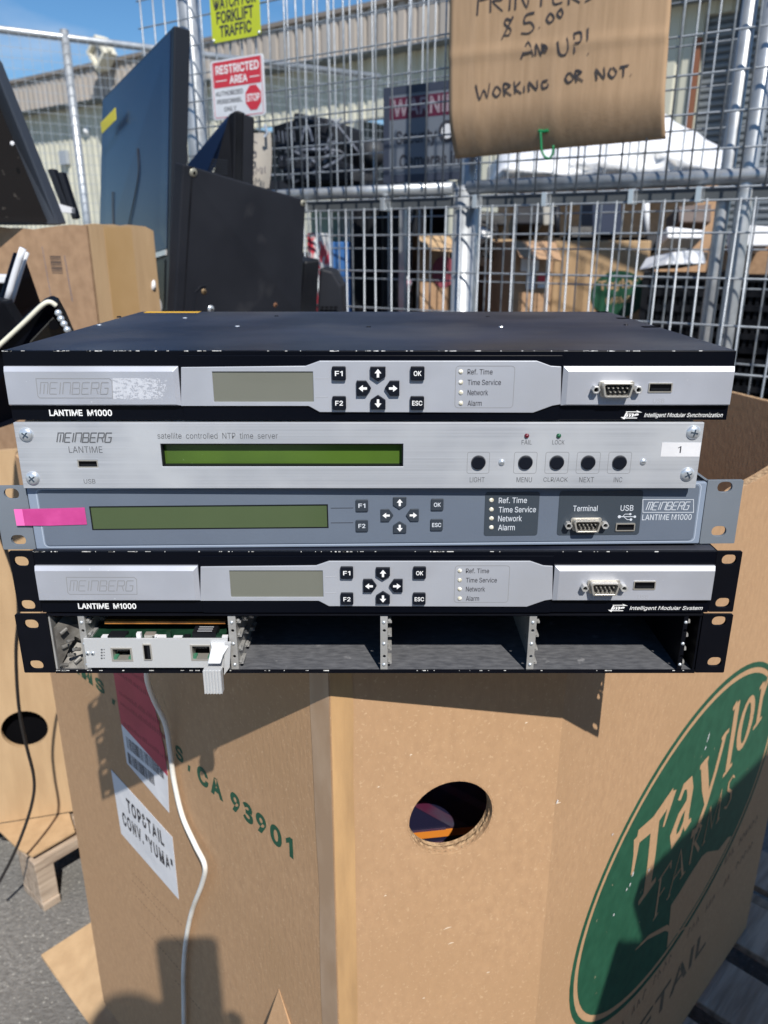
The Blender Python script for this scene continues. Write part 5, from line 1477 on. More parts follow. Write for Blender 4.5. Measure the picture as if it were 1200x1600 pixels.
bl.build('worn_print', mat('faded_blue_print', (.16, .17, .24), .8), ca, frame=FL2)

# torn foam and crumpled wrap beside the carton
o = MB().tube(smooth_path([at(236, 432, 1.72), at(240, 446, 1.70), at(236, 458, 1.71), at(246, 468, 1.72), at(250, 482, 1.73), at(243, 496, 1.73)]), .005, 7).build('plastic_wrap', sign_white, smooth=True)
tag(o, 'crumpled white plastic wrap hanging at the right edge of the carton', 'plastic wrap')

# white framed monitor and the rounded glossy monitor at the left
m1 = empty('small_monitor', at(20, 540, 1.08), 'silver framed black monitor standing on edge at the left', 'monitor')
q = [(37, 392, 1.10), (46, 396, 1.12), (72, 520, 1.12), (20, 540, 1.10)]
MB().slab([at(*p) for p in [(38, 396, 1.13), (66, 478, 1.16), (66, 545, 1.16), (14, 545, 1.10), (13, 478, 1.10)]], .02).build('housing', black_gloss, m1, frame=WORLD, bevel=.002)
MB().tube(smooth_path([at(36, 388, 1.09), at(24, 425, 1.09), at(10, 474, 1.09)], 2), .0048, 8).build('frame_edge', sign_white, m1, frame=WORLD, smooth=True)
MB().tube(smooth_path([at(42, 394, 1.11), at(31, 428, 1.11), at(16, 478, 1.11)], 2), .0036, 8).build('frame_edge', sign_white, m1, frame=WORLD, smooth=True)
m0 = empty('small_monitor', at(-20, 500, 1.2), 'monitor with a white lower frame cut by the left edge of the view', 'monitor')
MB().slab([at(*p) for p in [(-90, 438, 1.2), (24, 440, 1.2), (12, 520, 1.22), (-90, 560, 1.22)]], .03).build('housing', black_gloss, m0, frame=WORLD, bevel=.002)
MB().slab([at(*p) for p in [(-90, 427, 1.19), (20, 430, 1.19), (18, 443, 1.19), (-90, 441, 1.19)]], .03).build('frame_edge', sign_white, m0, frame=WORLD, bevel=.002)
m2 = empty('rounded_monitor', at(20, 620, 1.0), 'glossy black monitor with a cream rounded edge sticking out of the bin at the left', 'monitor')
body = [(-60, 590, .96), (66, 478, .96), (78, 473, .96), (88, 478, .965), (100, 500, .98), (112, 528, 1.0), (60, 640, 1.02), (20, 660, 1.0), (-60, 690, .98)]
MB().slab([at(*p) for p in body], .03).build('housing', black_gloss, m2, frame=WORLD, bevel=.004)
MB().tube(smooth_path([at(-60, 594, .955), at(0, 539, .955), at(40, 502, .955), at(66, 477, .955), at(78, 472, .957), at(88, 478, .96)], 4), .0030, 8).build('frame_edge', mat('cream_edge', (.75, .72, .58), .3), m2, frame=WORLD, smooth=True)
MB().slab([at(*p) for p in [(48, 535, .955), (84, 497, .955), (104, 524, .98), (70, 580, 1.0), (30, 600, .98)]], .002).build('speaker_grille', mat('dark_taupe_plastic', (.045, .042, .036), .45), m2, frame=WORLD)
k = MB()
for (x, y) in ((91, 489), (95, 498), (100, 506), (105, 515)):
    k.dome(at(x, y, .955), (0.4, -1, .2), .0042, .003, 10)
k.build('chrome_knob', zinc, m2, frame=WORLD, smooth=True)
MB().cyl(at(84, 508, .955), at(84, 508, .962), .006, 16).build('socket', dark_inside, m2, frame=WORLD)
m3 = empty('black_monitor', at(0, 620, 1.02), 'black monitor back lying low behind the top unit at the left edge', 'monitor')
MB().slab([at(*p) for p in [(-80, 455, 1.04), (4, 470, 1.04), (36, 520, 1.06), (8, 600, 1.06), (-80, 640, 1.04)]], .03).build('housing', black_plastic, m3, frame=WORLD, bevel=.004)

# black dusty back panel
q = [(286, 256, 1.50), (478, 313, 1.72), (470, 496, 1.74), (272, 500, 1.52)]
c = at(375, 500, 1.6)
bp = empty('speaker_panel', (c.x, c.y, 0), 'dusty matte black back panel of a cabinet standing before the blue television', 'cabinet')
P = [at(*p) for p in q]
MB().slab(P, .30 * 0 + .028).build('back_board', black_dusty, bp, frame=WORLD, bevel=.003)
MB().slab([P[0] + Vector((-.012, .02, -.004)), P[0] + Vector((-.002, .004, -.002)), P[3] + Vector((-.002, .004, 0)), P[3] + Vector((-.012, .02, 0))], .02).build('side_edge', black_plastic, bp, frame=WORLD)
def z_foot(p, q_): return MB().box(p.x - .2, p.x, p.y, p.y + .2, 0, 1)
n = quad_n(q)
for u, v, r_, m_ in ((.075, .035, .0085, mat('old_brass', (.28, .27, .22), .5, .4)), (.975, .03, .0070, mat('old_brass', (.28, .27, .22), .5, .4)), (.20, .80, .006, mat('rusty_brass', (.25, .17, .09), .5, .5)), (.26, .925, .0075, zinc), (.77, .89, .0055, mat('rust', (.22, .10, .05), .7))):
    p = quad_point(q, u, v)
    s_ = MB().dome(p, n, r_, r_ * .4, 14).build('screw', m_, bp, frame=WORLD, smooth=True)
    MB().dome(p + n * r_ * .4, n, r_ * .35, r_ * .12, 8).build('screw_socket', dark_inside, s_, frame=WORLD)
ln = [quad_point(q, u, v) + n * .001 for u, v in ((.13, 1.0), (.135, .86), (.14, .80), (.17, .765), (.21, .755))]
MB().tube(ln, .0012, 6).build('pressed_line', bezel_dark, bp, frame=WORLD)
MB().box(c.x - .14, c.x + .10, c.y + .02, c.y + .30, 0.01, 1.10).build('cabinet_body', black_plastic, bp, frame=WORLD)

# monitor with a ribbed back, seen from behind
mo = empty('computer_monitor', at(330, 290, 2.0), 'dark grey monitor seen edge on with ribbed back, behind the black panel', 'monitor')
MB().slab([at(*p) for p in [(368, 172, 1.95), (379, 176, 1.95), (377, 300, 1.97), (366, 300, 1.97)]], .03).build('screen_frame', black_plastic, mo, frame=WORLD, bevel=.003)
MB().slab([at(*p) for p in [(357, 178, 1.98), (367, 172, 1.95), (366, 300, 1.97), (325, 300, 2.02)]], .05).build('back_shell', black_dusty, mo, frame=WORLD, bevel=.004)
MB().slab([at(*p) for p in [(355, 182, 2.04), (361, 181, 2.03), (336, 250, 2.06), (322, 272, 2.06), (290, 300, 2.08), (270, 285, 2.08)]], .01).build('neck', screen_sky_tint, mo, frame=WORLD)
rb = MB()
for k in range(6):
    rb.slab([at(*p) for p in [(331 - k * 1.2, 248 + k * 4, 1.94), (356, 250 + k * 4.2, 1.94), (356, 251.6 + k * 4.2, 1.94), (331 - k * 1.2, 249.6 + k * 4, 1.94)]], .004)
rb.build('vent_rib', bezel_dark, mo, frame=WORLD)
# paper sign with handwriting
ps = empty('paper_sign', at(400, 300, 2.3), 'curled grey paper sign with faint handwriting on the fence beside the monitor', 'sign')
vs, fs = [], []
for i in range(7):
    for j in range(7):
        u, v = i / 6, j / 6
        px = 377 + (46 + 3 * sin(v * 3)) * u - 3 * v
        py = 205 + 88 * v + 3 * sin(u * 3)
        vs.append(at(px, py, 2.30 - .035 * sin(u * 2.6 + .3)))
nv = len(vs)
vs += [p + Vector((0, .002, 0)) for p in vs]
for i in range(6):
    for j in range(6):
        a = i * 7 + j
        fs.append((a, a + 1, a + 8, a + 7)); fs.append((nv + a + 7, nv + a + 8, nv + a + 1, nv + a))
MB().add(vs, fs).build('paper', paper_old, ps, frame=WORLD, smooth=True)
hw = Frame(0, 2.245, 0)
t = MB()
s_ = [hw.uv(*p) for p in [(402, 224), (396, 221), (389, 225), (388, 231), (394, 235), (400, 238), (400, 245), (393, 249), (386, 246)]]
t.ribbon(s_, .004, 0)
for st in ([(381, 266), (387, 271)], [(388, 272), (389, 268)], [(397, 262), (392, 262), (392, 267), (397, 268), (396, 274), (391, 274)], [(400, 273), (401, 262), (404, 268), (407, 261), (408, 272)], [(410, 272), (410, 262)], [(414, 271), (414, 260)]):
    t.ribbon([hw.uv(*p) for p in st], .0028, -.0001)
t.build('handwriting', mat('pencil', (.13, .12, .13), .8), ps, frame=hw)
MB().tube([at(414, 196, 2.28), at(418, 208, 2.25), at(413, 214, 2.25)], .004, 6).build('tie', zinc, ps, frame=WORLD)
# low black printers right of the panel
pr_ = empty('desktop_printer', at(500, 500, 1.95), 'black desktop printer with a vent, right of the dusty black panel', 'printer')
MB().slab([at(*p) for p in [(476, 408, 1.9), (500, 404, 1.92), (496, 500, 1.92), (468, 500, 1.9)]], .2).build('tower', black_plastic, pr_, frame=WORLD, bevel=.006)
MB().slab([at(*p) for p in [(500, 418, 1.95), (520, 424, 1.95), (534, 448, 1.95), (536, 500, 1.95), (494, 500, 1.95)]], .2).build('housing', black_dusty, pr_, frame=WORLD, bevel=.006)
v_ = MB()
for k in range(3):
    for j in range(4):
        v_.slab([at(*p) for p in [(501 + j * 7, 479 + k * 6, 1.94), (506 + j * 7, 479 + k * 6, 1.94), (506 + j * 7, 481.5 + k * 6, 1.94), (501 + j * 7, 481.5 + k * 6, 1.94)]], .004)
v_.build('vent_slot', dark_inside, pr_, frame=WORLD)

# ------------------------------------------------------------------ welded wire fence
FF = Frame(.166, 2.12, 0, radians(-33))
fence = empty('wire_fence', FF, 'galvanised welded wire cage fence carrying the warning signs', 'fence')
WR = .0024
def wire_mesh(nm, L, r=WR):
    bm = MB().cyl((0, 0, 0), (0, 0, 1), r, 6)
    me = bpy.data.meshes.new(nm)
    me.from_pydata([tuple(v) for v in bm.v], [], bm.f)
    me.materials.append(galv_wire)
    for p in me.polygons: p.use_smooth = True
    return me
wire_me = wire_mesh('wire', 1)
rw = random.Random(33)
def vwire(parent, x, y, z0, z1, lean=0):
    o = link_mesh('wire', wire_me, parent)
    o.matrix_basis = Matrix.Translation((x, y, z0)) @ Matrix.Rotation(rw.uniform(-.011, .011) + lean, 4, 'Y') @ Matrix.Rotation(rw.uniform(-.004, .004), 4, 'X') @ Matrix.Diagonal((1, 1, z1 - z0, 1))
def hwire(parent, x0, x1, y, z, tilt=0):
    o = link_mesh('wire', wire_me, parent)
    o.matrix_basis = Matrix.Translation((x0, y, z)) @ Matrix.Rotation(radians(90) + tilt, 4, 'Y') @ Matrix.Diagonal((1, 1, x1 - x0, 1))
XL, XR = -1.08, 1.30
ZS = 1.385
x = XL
while x < XR:
    vwire(fence, x, 0, ZS - .004, 2.16)
    if x > -.62: vwire(fence, x, .004, .12, ZS - .022)
    x += .0505
for k in range(11):
    hwire(fence, XL - .02, XR + .02, .0045, ZS + k * .073 + rw.uniform(-.002, .002))
for z in [ZS - .026, ZS - .024 - .068, ZS - .024 - .162, ZS - .024 - .262, ZS - .39, ZS - .50, ZS - .62, ZS - .76, ZS - .9, ZS - 1.05, ZS - 1.2]:
    hwire(fence, -.62, XR + .02, .0085, z)
def pipe(parent, name, a, b, r, m=galv, n=18):
    return MB().cyl(a, b, r, n).build(name, m, parent, smooth=False)
def post(parent, x, y, r, z1, z0=0.001, cap=True):
    o = MB().cyl((x, y, z0), (x, y, z1), r, 20)
    if cap: o.dome((x, y, z1), (0, 0, 1), r * 1.05, r * .5, 20)
    b = o.build('post', galv, parent, bevel=0)
    for p in b.data.polygons: p.use_smooth = len(p.vertices) == 4
    return b
xq = FF.uv(712, 380)[0]
post(fence, xq, .042, .029, 1.40)
post(fence, xq, .075, .024, 2.2)
xq = FF.uv(285, 120)[0]
post(fence, xq, .045, .031, 2.9, 0.001)
xq = FF.uv(1160, 300)[0]
post(fence, xq, .040, .018, 2.5)
post(fence, xq - .045, .055, .015, 2.5)
# horizontal rails behind the wires
zr = FF.uv(720, 300)[1]
for xa, xb in ((FF.uv(420, 300)[0] - .25, FF.uv(700, 300)[0]), (FF.uv(722, 300)[0], XR + .1)):
    r_ = MB().cyl((xa, .032, zr + .012), (xb, .032, zr + .012), .0165, 18).build('rail', galv, fence)
    for p in r_.data.polygons: p.use_smooth = len(p.vertices) == 4
    MB().box(xa, xb, .030, .052, zr - .034, zr - .008).build('rail_underside', mat('underside_dark', (.10, .11, .12), .6, .3), fence)  # dark strip standing in for the shaded underside of the rail
for px in (468, 598, 742, 850, 985, 1090):
    x = FF.uv(px, 315)[0]
    MB().box(x - .006, x + .006, -.004, .030, ZS - .030, ZS + .002).build('clip', zinc, fence, bevel=.001)

# second fence line behind, on the far side of the cage
n_ = FF.R.to_3x3() @ Vector((0, 1, 0))
FB2 = Frame(.166 + n_.x * .42, 2.12 + n_.y * .42, 0, radians(-33))
fence2 = empty('wire_fence', FB2, 'rear run of the galvanised wire cage, seen through the front one', 'fence')
x = -.85
while x < 1.5:
    vwire(fence2, x, 0, .1, 2.35)
    x += .0505
for k in range(24):
    hwire(fence2, -.88, 1.53, .005, .08 + k * .098)
MB().cyl((-.9, .03, 2.36), (1.6, .03, 2.36), .020, 12).build('rail', galv, fence2, smooth=True)
for x in (1.5,):
    post(fence2, x, .06, .026, 2.4)

# far chain link fence at the left
a = at(0, 46, 6.0); b_ = ray(240, 76)
FCH = Frame(a.x, a.y, 0, radians(31.4))
zt_ = a.z
fence3 = empty('chain_link_fence', FCH, 'tall chain link fence with a top rail in front of the warehouse, far left', 'fence')
MB().cyl((-1.5, 0, zt_), (3.0, 0, zt_), .024, 14).build('top_rail', galv, fence3, smooth=True)
x = FCH.uv(117, 190)[0]
post(fence3, x, .0, .030, zt_ + .04)
post(fence3, x - 2.45, .0, .040, zt_ + .04)
MB().cyl((-1.5, 0, .9), (3.0, 0, .9), .02, 10).build('rail', galv, fence3, smooth=True)
ml = MB()
step = .064
H_ = zt_
xx = -1.5 - H_ * .5
def thin(a_, b2_):
    a_, b2_ = Vector(a_), Vector(b2_)
    d = (b2_ - a_).normalized(); s1 = Vector((0, 1, 0)) * .0016; s2 = d.cross(Vector((0, 1, 0))) * .0016
    ml.add([a_ + s1, a_ - s1 * .5 + s2, a_ - s1 * .5 - s2, b2_ + s1, b2_ - s1 * .5 + s2, b2_ - s1 * .5 - s2], [(0, 1, 4, 3), (1, 2, 5, 4), (2, 0, 3, 5)])
for k in range(78):
    x0 = -1.5 + k * step
    thin((x0, -.035, .05), (x0 + .01, -.035, H_))
for k in range(46):
    z0 = .06 + k * step * 1.02
    if z0 < H_: thin((-1.5, -.033, z0), (3.4, -.033, z0))
ml.build('wire_netting', galv_wire, fence3, kind='stuff')

# ------------------------------------------------------------------ signs on the fence
SG = Frame(.166 + n_.x * -.012, 2.12 + n_.y * -.012, 0, radians(-33))
def sign_root(px, py, label, cat='sign', fr=SG):
    u = fr.uv(px, py)
    p = fr.M @ Vector((u[0], 0, u[1]))
    return empty('warning_sign', p, label, cat)
g = SG.uv
s1 = sign_root(372, 66, 'yellow green forklift traffic sign tied high on the wire fence')
a, b = g(333, 70), g(408, 53)
u0, u1, z0 = a[0], b[0], (a[1] + b[1]) / 2
MB().prism(rrect(u0, z0, u1, z0 + .19, .006), 0, -.0025).build('panel', hivis, s1, frame=SG)
t = MB()
hh = g(370, 30)[1] - g(370, 50)[1]
zf = lambda py: g(370, py)[1]
text_mb(t, 'TRAFFIC', (u0 + (u1 - u0) * .17, zf(55), u1 - (u1 - u0) * .17, zf(35.5)), -.0028, bold=.035)
text_mb(t, 'FORKLIFT', (u0 + (u1 - u0) * .12, zf(33), u1 - (u1 - u0) * .12, zf(12.5)), -.0028, bold=.035)
text_mb(t, 'WATCH FOR', (u0 + (u1 - u0) * .06, zf(10), u1 - (u1 - u0) * .06, zf(-10)), -.0028, bold=.035)
t.build('lettering', print_black, s1, frame=SG)
for x in (u0 + .006, u1 - .004):
    MB().dome((x, -.003, z0 + .006), (0, -1, 0), .005, .004, 8).build('tie', zinc, s1, frame=SG)
s2 = sign_root(376, 186, 'red and white restricted area sign with a stop symbol, below the yellow green one')
a, b = g(335, 187), g(416, 179)
u0, u1 = a[0], b[0]
z0, z1 = g(376, 184)[1], g(376, 89)[1]
MB().prism(rrect(u0, z0, u1, z1, .008), 0, -.0025).build('panel', sign_white, s2, frame=SG)
du, dz = u1 - u0, z1 - z0
def SR(a_, b1, c_, d_): return (u0 + du * a_, z0 + dz * b1, u0 + du * c_, z0 + dz * d_)
MB().prism(rrect(*SR(.05, .54, .95, .96), .004), -.0026, -.003).build('red_field', sign_red, s2, frame=SG)
MB().ribbon(rrect(*SR(.035, .035, .965, .965), .006), .0015, -.0031, closed=True).build('border', sign_red, s2, frame=SG)
t = MB()
text_mb(t, 'RESTRICTED', SR(.10, .76, .92, .91), -.0034, bold=.03)
text_mb(t, 'AREA', SR(.36, .585, .70, .715), -.0034, bold=.03)
t.box(*SR(.09, .645, .31, .66)[0::2], -.0034, -.0033, *SR(.09, .645, .31, .66)[1::2])
t.box(*SR(.74, .645, .92, .66)[0::2], -.0034, -.0033, *SR(.74, .645, .92, .66)[1::2])
t.build('lettering', print_white, s2, frame=SG)
t = MB()
text_mb(t, 'AUTHORIZED', SR(.07, .40, .60, .48), -.0028, bold=.02)
text_mb(t, 'PERSONNEL', SR(.09, .265, .58, .345), -.0028, bold=.02)
text_mb(t, 'ONLY', SR(.22, .13, .46, .21), -.0028, bold=.02)
t.build('lettering', print_black, s2, frame=SG)
oc = (u0 + du * .79, z0 + dz * .31)
rs = du * .155
st = MB().prism([(oc[0] + rs * cos(radians(22.5 + 45 * k)), oc[1] + rs * 1.08 * sin(radians(22.5 + 45 * k))) for k in range(8)], -.0027, -.0032).build('stop_symbol', sign_red, s2, frame=SG)
t = MB(); text_mb(t, 'STOP', (oc[0] - rs * .78, oc[1] - rs * .3, oc[0] + rs * .78, oc[1] + rs * .33), -.0034, bold=.03); t.build('lettering', print_white, st, frame=SG)
# bent cardboard price sign
CS = Frame(.166 + n_.x * -.035, 2.12 + n_.y * -.035, 0, radians(-33))
g = CS.uv
cs = empty('cardboard_sign', CS.M @ Vector((g(870, 240)[0], 0, g(870, 240)[1])), 'big brown cardboard sign with handwritten price in black marker', 'sign')
NU, NV = 48, 28
def spt(u, v, off=0):
    """u across 0..1, v down 0..1 ; the lower edge curls towards the fence"""
    tl, tr, br, bl = (704, -80), (1056, -120), (1033, 214), (702, 246)
    px = (tl[0] * (1 - u) + tr[0] * u) * (1 - v) + (bl[0] * (1 - u) + br[0] * u) * v
    py = (tl[1] * (1 - u) + tr[1] * u) * (1 - v) + (bl[1] * (1 - u) + br[1] * u) * v
    q_ = g(px, py)
    bend = .034 * max(0, (v - .76) / .24) ** 2 - .006 * sin(pi * u) - .004 * sin(u * 9 + v * 3)
    crease = -.0022 * math.exp(-((v - (.52)) / .03) ** 2) - .0015 * math.exp(-((u - .12) / .03) ** 2) - .0015 * math.exp(-((u - .49) / .03) ** 2) * min(1, max(0, (v - .55) * 8))
    return Vector((q_[0], bend + crease - off, q_[1]))
vs = [spt(i / NU, j / (NV * 2)) for i in range(NU + 1) for j in range(NV * 2 + 1)]
W_ = NV * 2 + 1
nv = len(vs)
vs += [v + Vector((0, .004, 0)) for v in vs]
fs = []
for i in range(NU):
    for j in range(NV * 2):
        a = i * W_ + j
        fs.append((a, a + 1, a + 1 + W_, a + W_)); fs.append((nv + a + W_, nv + a + 1 + W_, nv + a + 1, nv + a))
for j in range(NV * 2):
    fs.append((j, nv + j, nv + j + 1, j + 1)); a = NU * W_ + j; fs.append((a, a + 1, nv + a + 1, nv + a))
for i in range(NU):
    a = i * W_ + W_ - 1; fs.append((a, nv + a, nv + a + W_, a + W_)); a = i * W_; fs.append((a, a + W_, nv + a + W_, nv + a))
MB().add(vs, fs).build('cardboard', mat('sign_cardboard', (.48, .32, .195), .85, col2=(.41, .27, .16), nscale=12, stretch=(6, 6, .5), ndetail=6, bump=.5, bscale=60, bdist=.001, spec=.2), cs, frame=CS, smooth=True)
def inv_uv(px, py):
    """picture point -> (u,v) on the sign by a short search"""
    u, v = .5, .5
    for _ in range(12):
        tl, tr, br, bl = (704, -80), (1056, -120), (1033, 214), (702, 246)
        x = (tl[0] * (1 - u) + tr[0] * u) * (1 - v) + (bl[0] * (1 - u) + br[0] * u) * v
        y = (tl[1] * (1 - u) + tr[1] * u) * (1 - v) + (bl[1] * (1 - u) + br[1] * u) * v
        u += (px - x) / 340; v += (py - y) / 335
    return u, v
hand = [
 # PRINTERS (lower halves in view)
 [(748, 25), (750, 0), (752, -20), (766, -18), (770, -5), (752, 2)], [(768, 20), (771, -15), (785, -14), (786, 0), (772, 3), (787, 18)], [(797, 17), (800, -16)], [(806, 16), (810, -16), (824, 12), (828, -18)],
 [(846, 10), (847, -18), (838, -17), (858, -19)], [(880, -18), (868, -16), (866, 6), (880, 4)], [(890, 8), (893, -20), (906, -16), (893, -6), (908, 5)], [(928, -20), (916, -14), (928, -4), (916, 4)],
 # $5.00
 [(800, 33), (793, 30), (790, 38), (799, 46), (796, 55), (788, 55)], [(803, 26), (785, 62)], [(836, 20), (823, 24), (820, 36), (830, 35), (835, 44), (827, 52), (815, 52)], [(843, 43), (844, 44)],
 [(860, 22), (855, 30), (860, 36), (867, 29), (862, 21), (859, 23)], [(877, 15), (872, 22), (877, 28), (881, 21), (878, 14), (876, 16)],
 # AND UP!
 [(815, 92), (826, 66), (834, 88)], [(819, 84), (833, 81)], [(838, 87), (839, 70), (847, 86), (848, 68)], [(852, 82), (851, 71), (857, 76), (853, 83)],
 [(873, 66), (876, 84), (884, 87), (890, 78), (888, 60)], [(900, 84), (899, 52)], [(899, 54), (910, 52), (910, 66), (900, 69)], [(921, 45), (921, 65)], [(921, 85), (922, 86)],
 # WORKING OR NOT.
 [(745, 133), (750, 155), (757, 141), (762, 152), (766, 130)], [(776, 135), (771, 145), (777, 151), (783, 142), (777, 134)], [(789, 150), (788, 131), (798, 134), (790, 141), (800, 149)], [(806, 146), (804, 127)], [(814, 128), (806, 138), (816, 146)],
 [(820, 144), (820, 134)], [(828, 143), (828, 129), (840, 140), (841, 125)], [(858, 126), (849, 129), (850, 138), (858, 136), (858, 131)],
 [(891, 115), (886, 123), (891, 130), (899, 123), (894, 115), (890, 117)], [(904, 129), (902, 112), (911, 114), (904, 120), (914, 128)],
 [(935, 126), (934, 110), (946, 123), (946, 106)], [(957, 107), (953, 116), (959, 122), (965, 113), (959, 106)], [(970, 106), (984, 102)], [(976, 104), (975, 121)], [(986, 117), (987, 117.5)],
]
hm = MB()
for k, stt in enumerate(hand):
    P = [spt(*inv_uv(*p)) for p in stt]
    P = smooth_path(P, 4)
    pts = []
    for i, p in enumerate(P):
        pts.append((p.x, p.z, .0042 * (1.15 - .5 * i / len(P))))
    k0 = len(hm.v)
    hm.ribbon(pts, .004, 0)
    for i in range(k0, len(hm.v)):
        v = hm.v[i]
        hm.v[i] = (v[0], P[(i - k0) // 2].y - .0011 - k * .00002, v[2])
hm.build('handwriting', ink_black, cs, frame=CS)
gt = [spt(*inv_uv(848, 205), .004), spt(*inv_uv(852, 225), .012), spt(*inv_uv(850, 240), .012)]
MB().tube(smooth_path([CS.M @ Vector(p) for p in [gt[0] + Vector((-.012, 0, .002)), gt[0], gt[0] + Vector((.012, 0, .001))]], 3), .0035, 6).build('tie_knot', green_tie, cs, frame=WORLD)
tie = [(848, 208), (849, 222), (850, 236), (855, 246), (862, 248), (867, 241), (868, 228)]
MB().tube(smooth_path([CS.M @ Vector((g(*p)[0], -.014, g(*p)[1])) for p in tie], 4), .0028, 6).build('tie', green_tie, cs, frame=WORLD, smooth=True)
# warning sign inside the cage, shade painted into its colours
WS = Frame(.166 + n_.x * .33, 2.12 + n_.y * .33, 0, radians(-33))
g = WS.uv
s3 = sign_root(650, 280, 'maroon and grey security warning sign in shade-darkened colours inside the cage, left of the cardboard sign', fr=WS)
a, b = g(604, 145), g(745, 145)
z0, z1 = g(650, 278)[1], g(650, 138)[1]
u0, u1 = a[0], b[0]
du, dz = u1 - u0, z1 - z0
MB().box(u0, u1, 0, .012, z0, z1).build('panel', shaded_sign_grey, s3, frame=WS)
MB().ribbon([(u0, z0), (u1, z0), (u1, z1), (u0, z1)], .022, -.0008, closed=True).build('border', mat('navy_border', (.04, .05, .08), .6), s3, frame=WS)
MB().box(*SR(.04, .68, .97, .92)[0::2], -.0006, -.0002, *SR(.04, .68, .97, .92)[1::2]).build('red_field', shaded_maroon, s3, frame=WS)
t = MB(); text_mb(t, 'WARNING', SR(.08, .71, .93, .90), -.0014, bold=.02); t.build('lettering', mat('shaded_lettering', (.30, .24, .28), .6), s3, frame=WS)  # white letters darkened along with the painted shade
t = MB()
text_mb(t, 'Security', SR(.12, .36, .58, .55), -.0014, bold=.02)
text_mb(t, 'Cameras in', SR(.16, .12, .84, .28), -.0014, bold=.02)
t.build('lettering', print_black, s3, frame=WS)
MB().prism(circ(u0 + du * .70, z0 + dz * .50, .030, 18), -.0002, -.0010).build('camera_symbol', print_black, s3, frame=WS)
MB().prism(circ(u0 + du * .70, z0 + dz * .50, .020, 18), -.0012, -.0016).build('camera_symbol', sign_white, s3, frame=WS)
MB().box(u0 + .04, u0 + .06, .012, .03, .01, z0 + .05).build('stake', galv, s3, frame=WS)
MB().box(u1 - .06, u1 - .04, .012, .03, .01, z0 + .05).build('stake', galv, s3, frame=WS)

# ------------------------------------------------------------------ goods beyond the fence
def standing(name, px0, px1, pytop, Y, dep, m, label, cat, ang=-.35, z0=0.002, group=None, bevel=.004, part='carton_body'):
    """a box standing with its front face at distance Y, top at the given picture height"""
    a, b = at(px0, pytop, Y), at(px1, pytop, Y)
    root = empty(name, Frame((a.x + b.x) / 2, Y, z0, ang), label, cat, group)
    w_ = (b.x - a.x) / 2 / max(.6, cos(ang))
    h = (a.z + b.z) / 2 - z0
    MB().box(-w_, w_, 0, dep, 0, h).build(part, m, root, bevel=bevel)
    return root, w_, h
def flaps(root, w_, h, dep, m):
    MB().add([(-w_, 0, h), (w_, 0, h), (w_ * .95, -.10, h - .06), (-w_ * .95, -.10, h - .05), (-w_, .004, h), (w_, .004, h), (w_ * .95, -.096, h - .063), (-w_ * .95, -.096, h - .053)],
             [(0, 1, 2, 3), (7, 6, 5, 4), (0, 3, 7, 4), (1, 5, 6, 2), (2, 6, 7, 3)]).build('top_flap', m, root)

r_, w_, h = standing('cardboard_bin', 872, 1008, 376, 3.0, .9, kraft_pale, 'pale cardboard bin with a small green oval print, beyond the fence', 'bin')
fb = Frame(*(r_.matrix_basis.translation), -.35)
MB().box(-w_ + .02, w_ - .02, .02, .88, h, h + .012).build('dark_fill', dark_inside, r_)  # near-black sheet standing in for the dark inside of the bin
u, z = fb.uv(966, 460)[0], fb.uv(966, 460)[1]
ov = MB().prism(circ(u, z, .098, 36, .085), -.002, -.004).build('oval_print', ink_green, r_)
t = MB()
text_mb(t, 'Taylor', (u - .07, z + .012, u + .07, z + .055), -.005, bold=.03, rot=(u, z, .12))
text_mb(t, 'FARMS', (u - .045, z - .032, u + .045, z - .008), -.005, bold=.01, rot=(u, z, .12))
t.build('lettering', kraft_pale, ov)
r_, w_, h = standing('shipping_carton', 800, 868, 377, 2.75, .4, kraft_brown, 'brown carton with white and red labels, left of the pale bin beyond the fence', 'carton', ang=.1)
fb = Frame(*(r_.matrix_basis.translation), .1)
def patch(root, fr, px0, py0, px1, py1, m, name='label_patch', y=-.002):
    r = R4(fr.uv, px0, py0, px1, py1)
    return MB().box(r[0], r[2], y - .001, y, r[1], r[3]).build(name, m, root)
patch(r_, fb, 814, 388, 842, 424, paper_white)
patch(r_, fb, 822, 424, 836, 452, paper_white)
patch(r_, fb, 840, 426, 855, 450, paper_white)
patch(r_, fb, 840, 427, 854, 440, sign_red, 'red_label', -.004)
flaps(r_, w_, h, .4, kraft_brown)
r_, w_, h = standing('shipping_carton', 762, 800, 374, 3.3, .5, kraft_pale, 'narrow pale carton just left of the labelled brown carton beyond the fence', 'carton')
r_, w_, h = standing('shipping_carton', 651, 704, 366, 2.9, .5, kraft_brown, 'brown carton with a dark red blot behind the fence post', 'carton', ang=.2)
fb = Frame(*(r_.matrix_basis.translation), .2)
p = fb.uv(693, 425)
MB().prism(circ(p[0], p[1], .045, 14, .055), -.002, -.003).build('red_blot', mat('blot_red', (.22, .04, .06), .7), r_)
flaps(r_, w_, h, .5, kraft_pale)
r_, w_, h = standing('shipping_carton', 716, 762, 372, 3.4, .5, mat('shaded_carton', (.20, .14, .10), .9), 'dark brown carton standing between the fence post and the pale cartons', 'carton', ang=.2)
r_, w_, h = standing('shipping_carton', 1118, 1215, 384, 3.1, .5, kraft_brown, 'brown carton behind the black crates at the right edge', 'carton', ang=-.5)
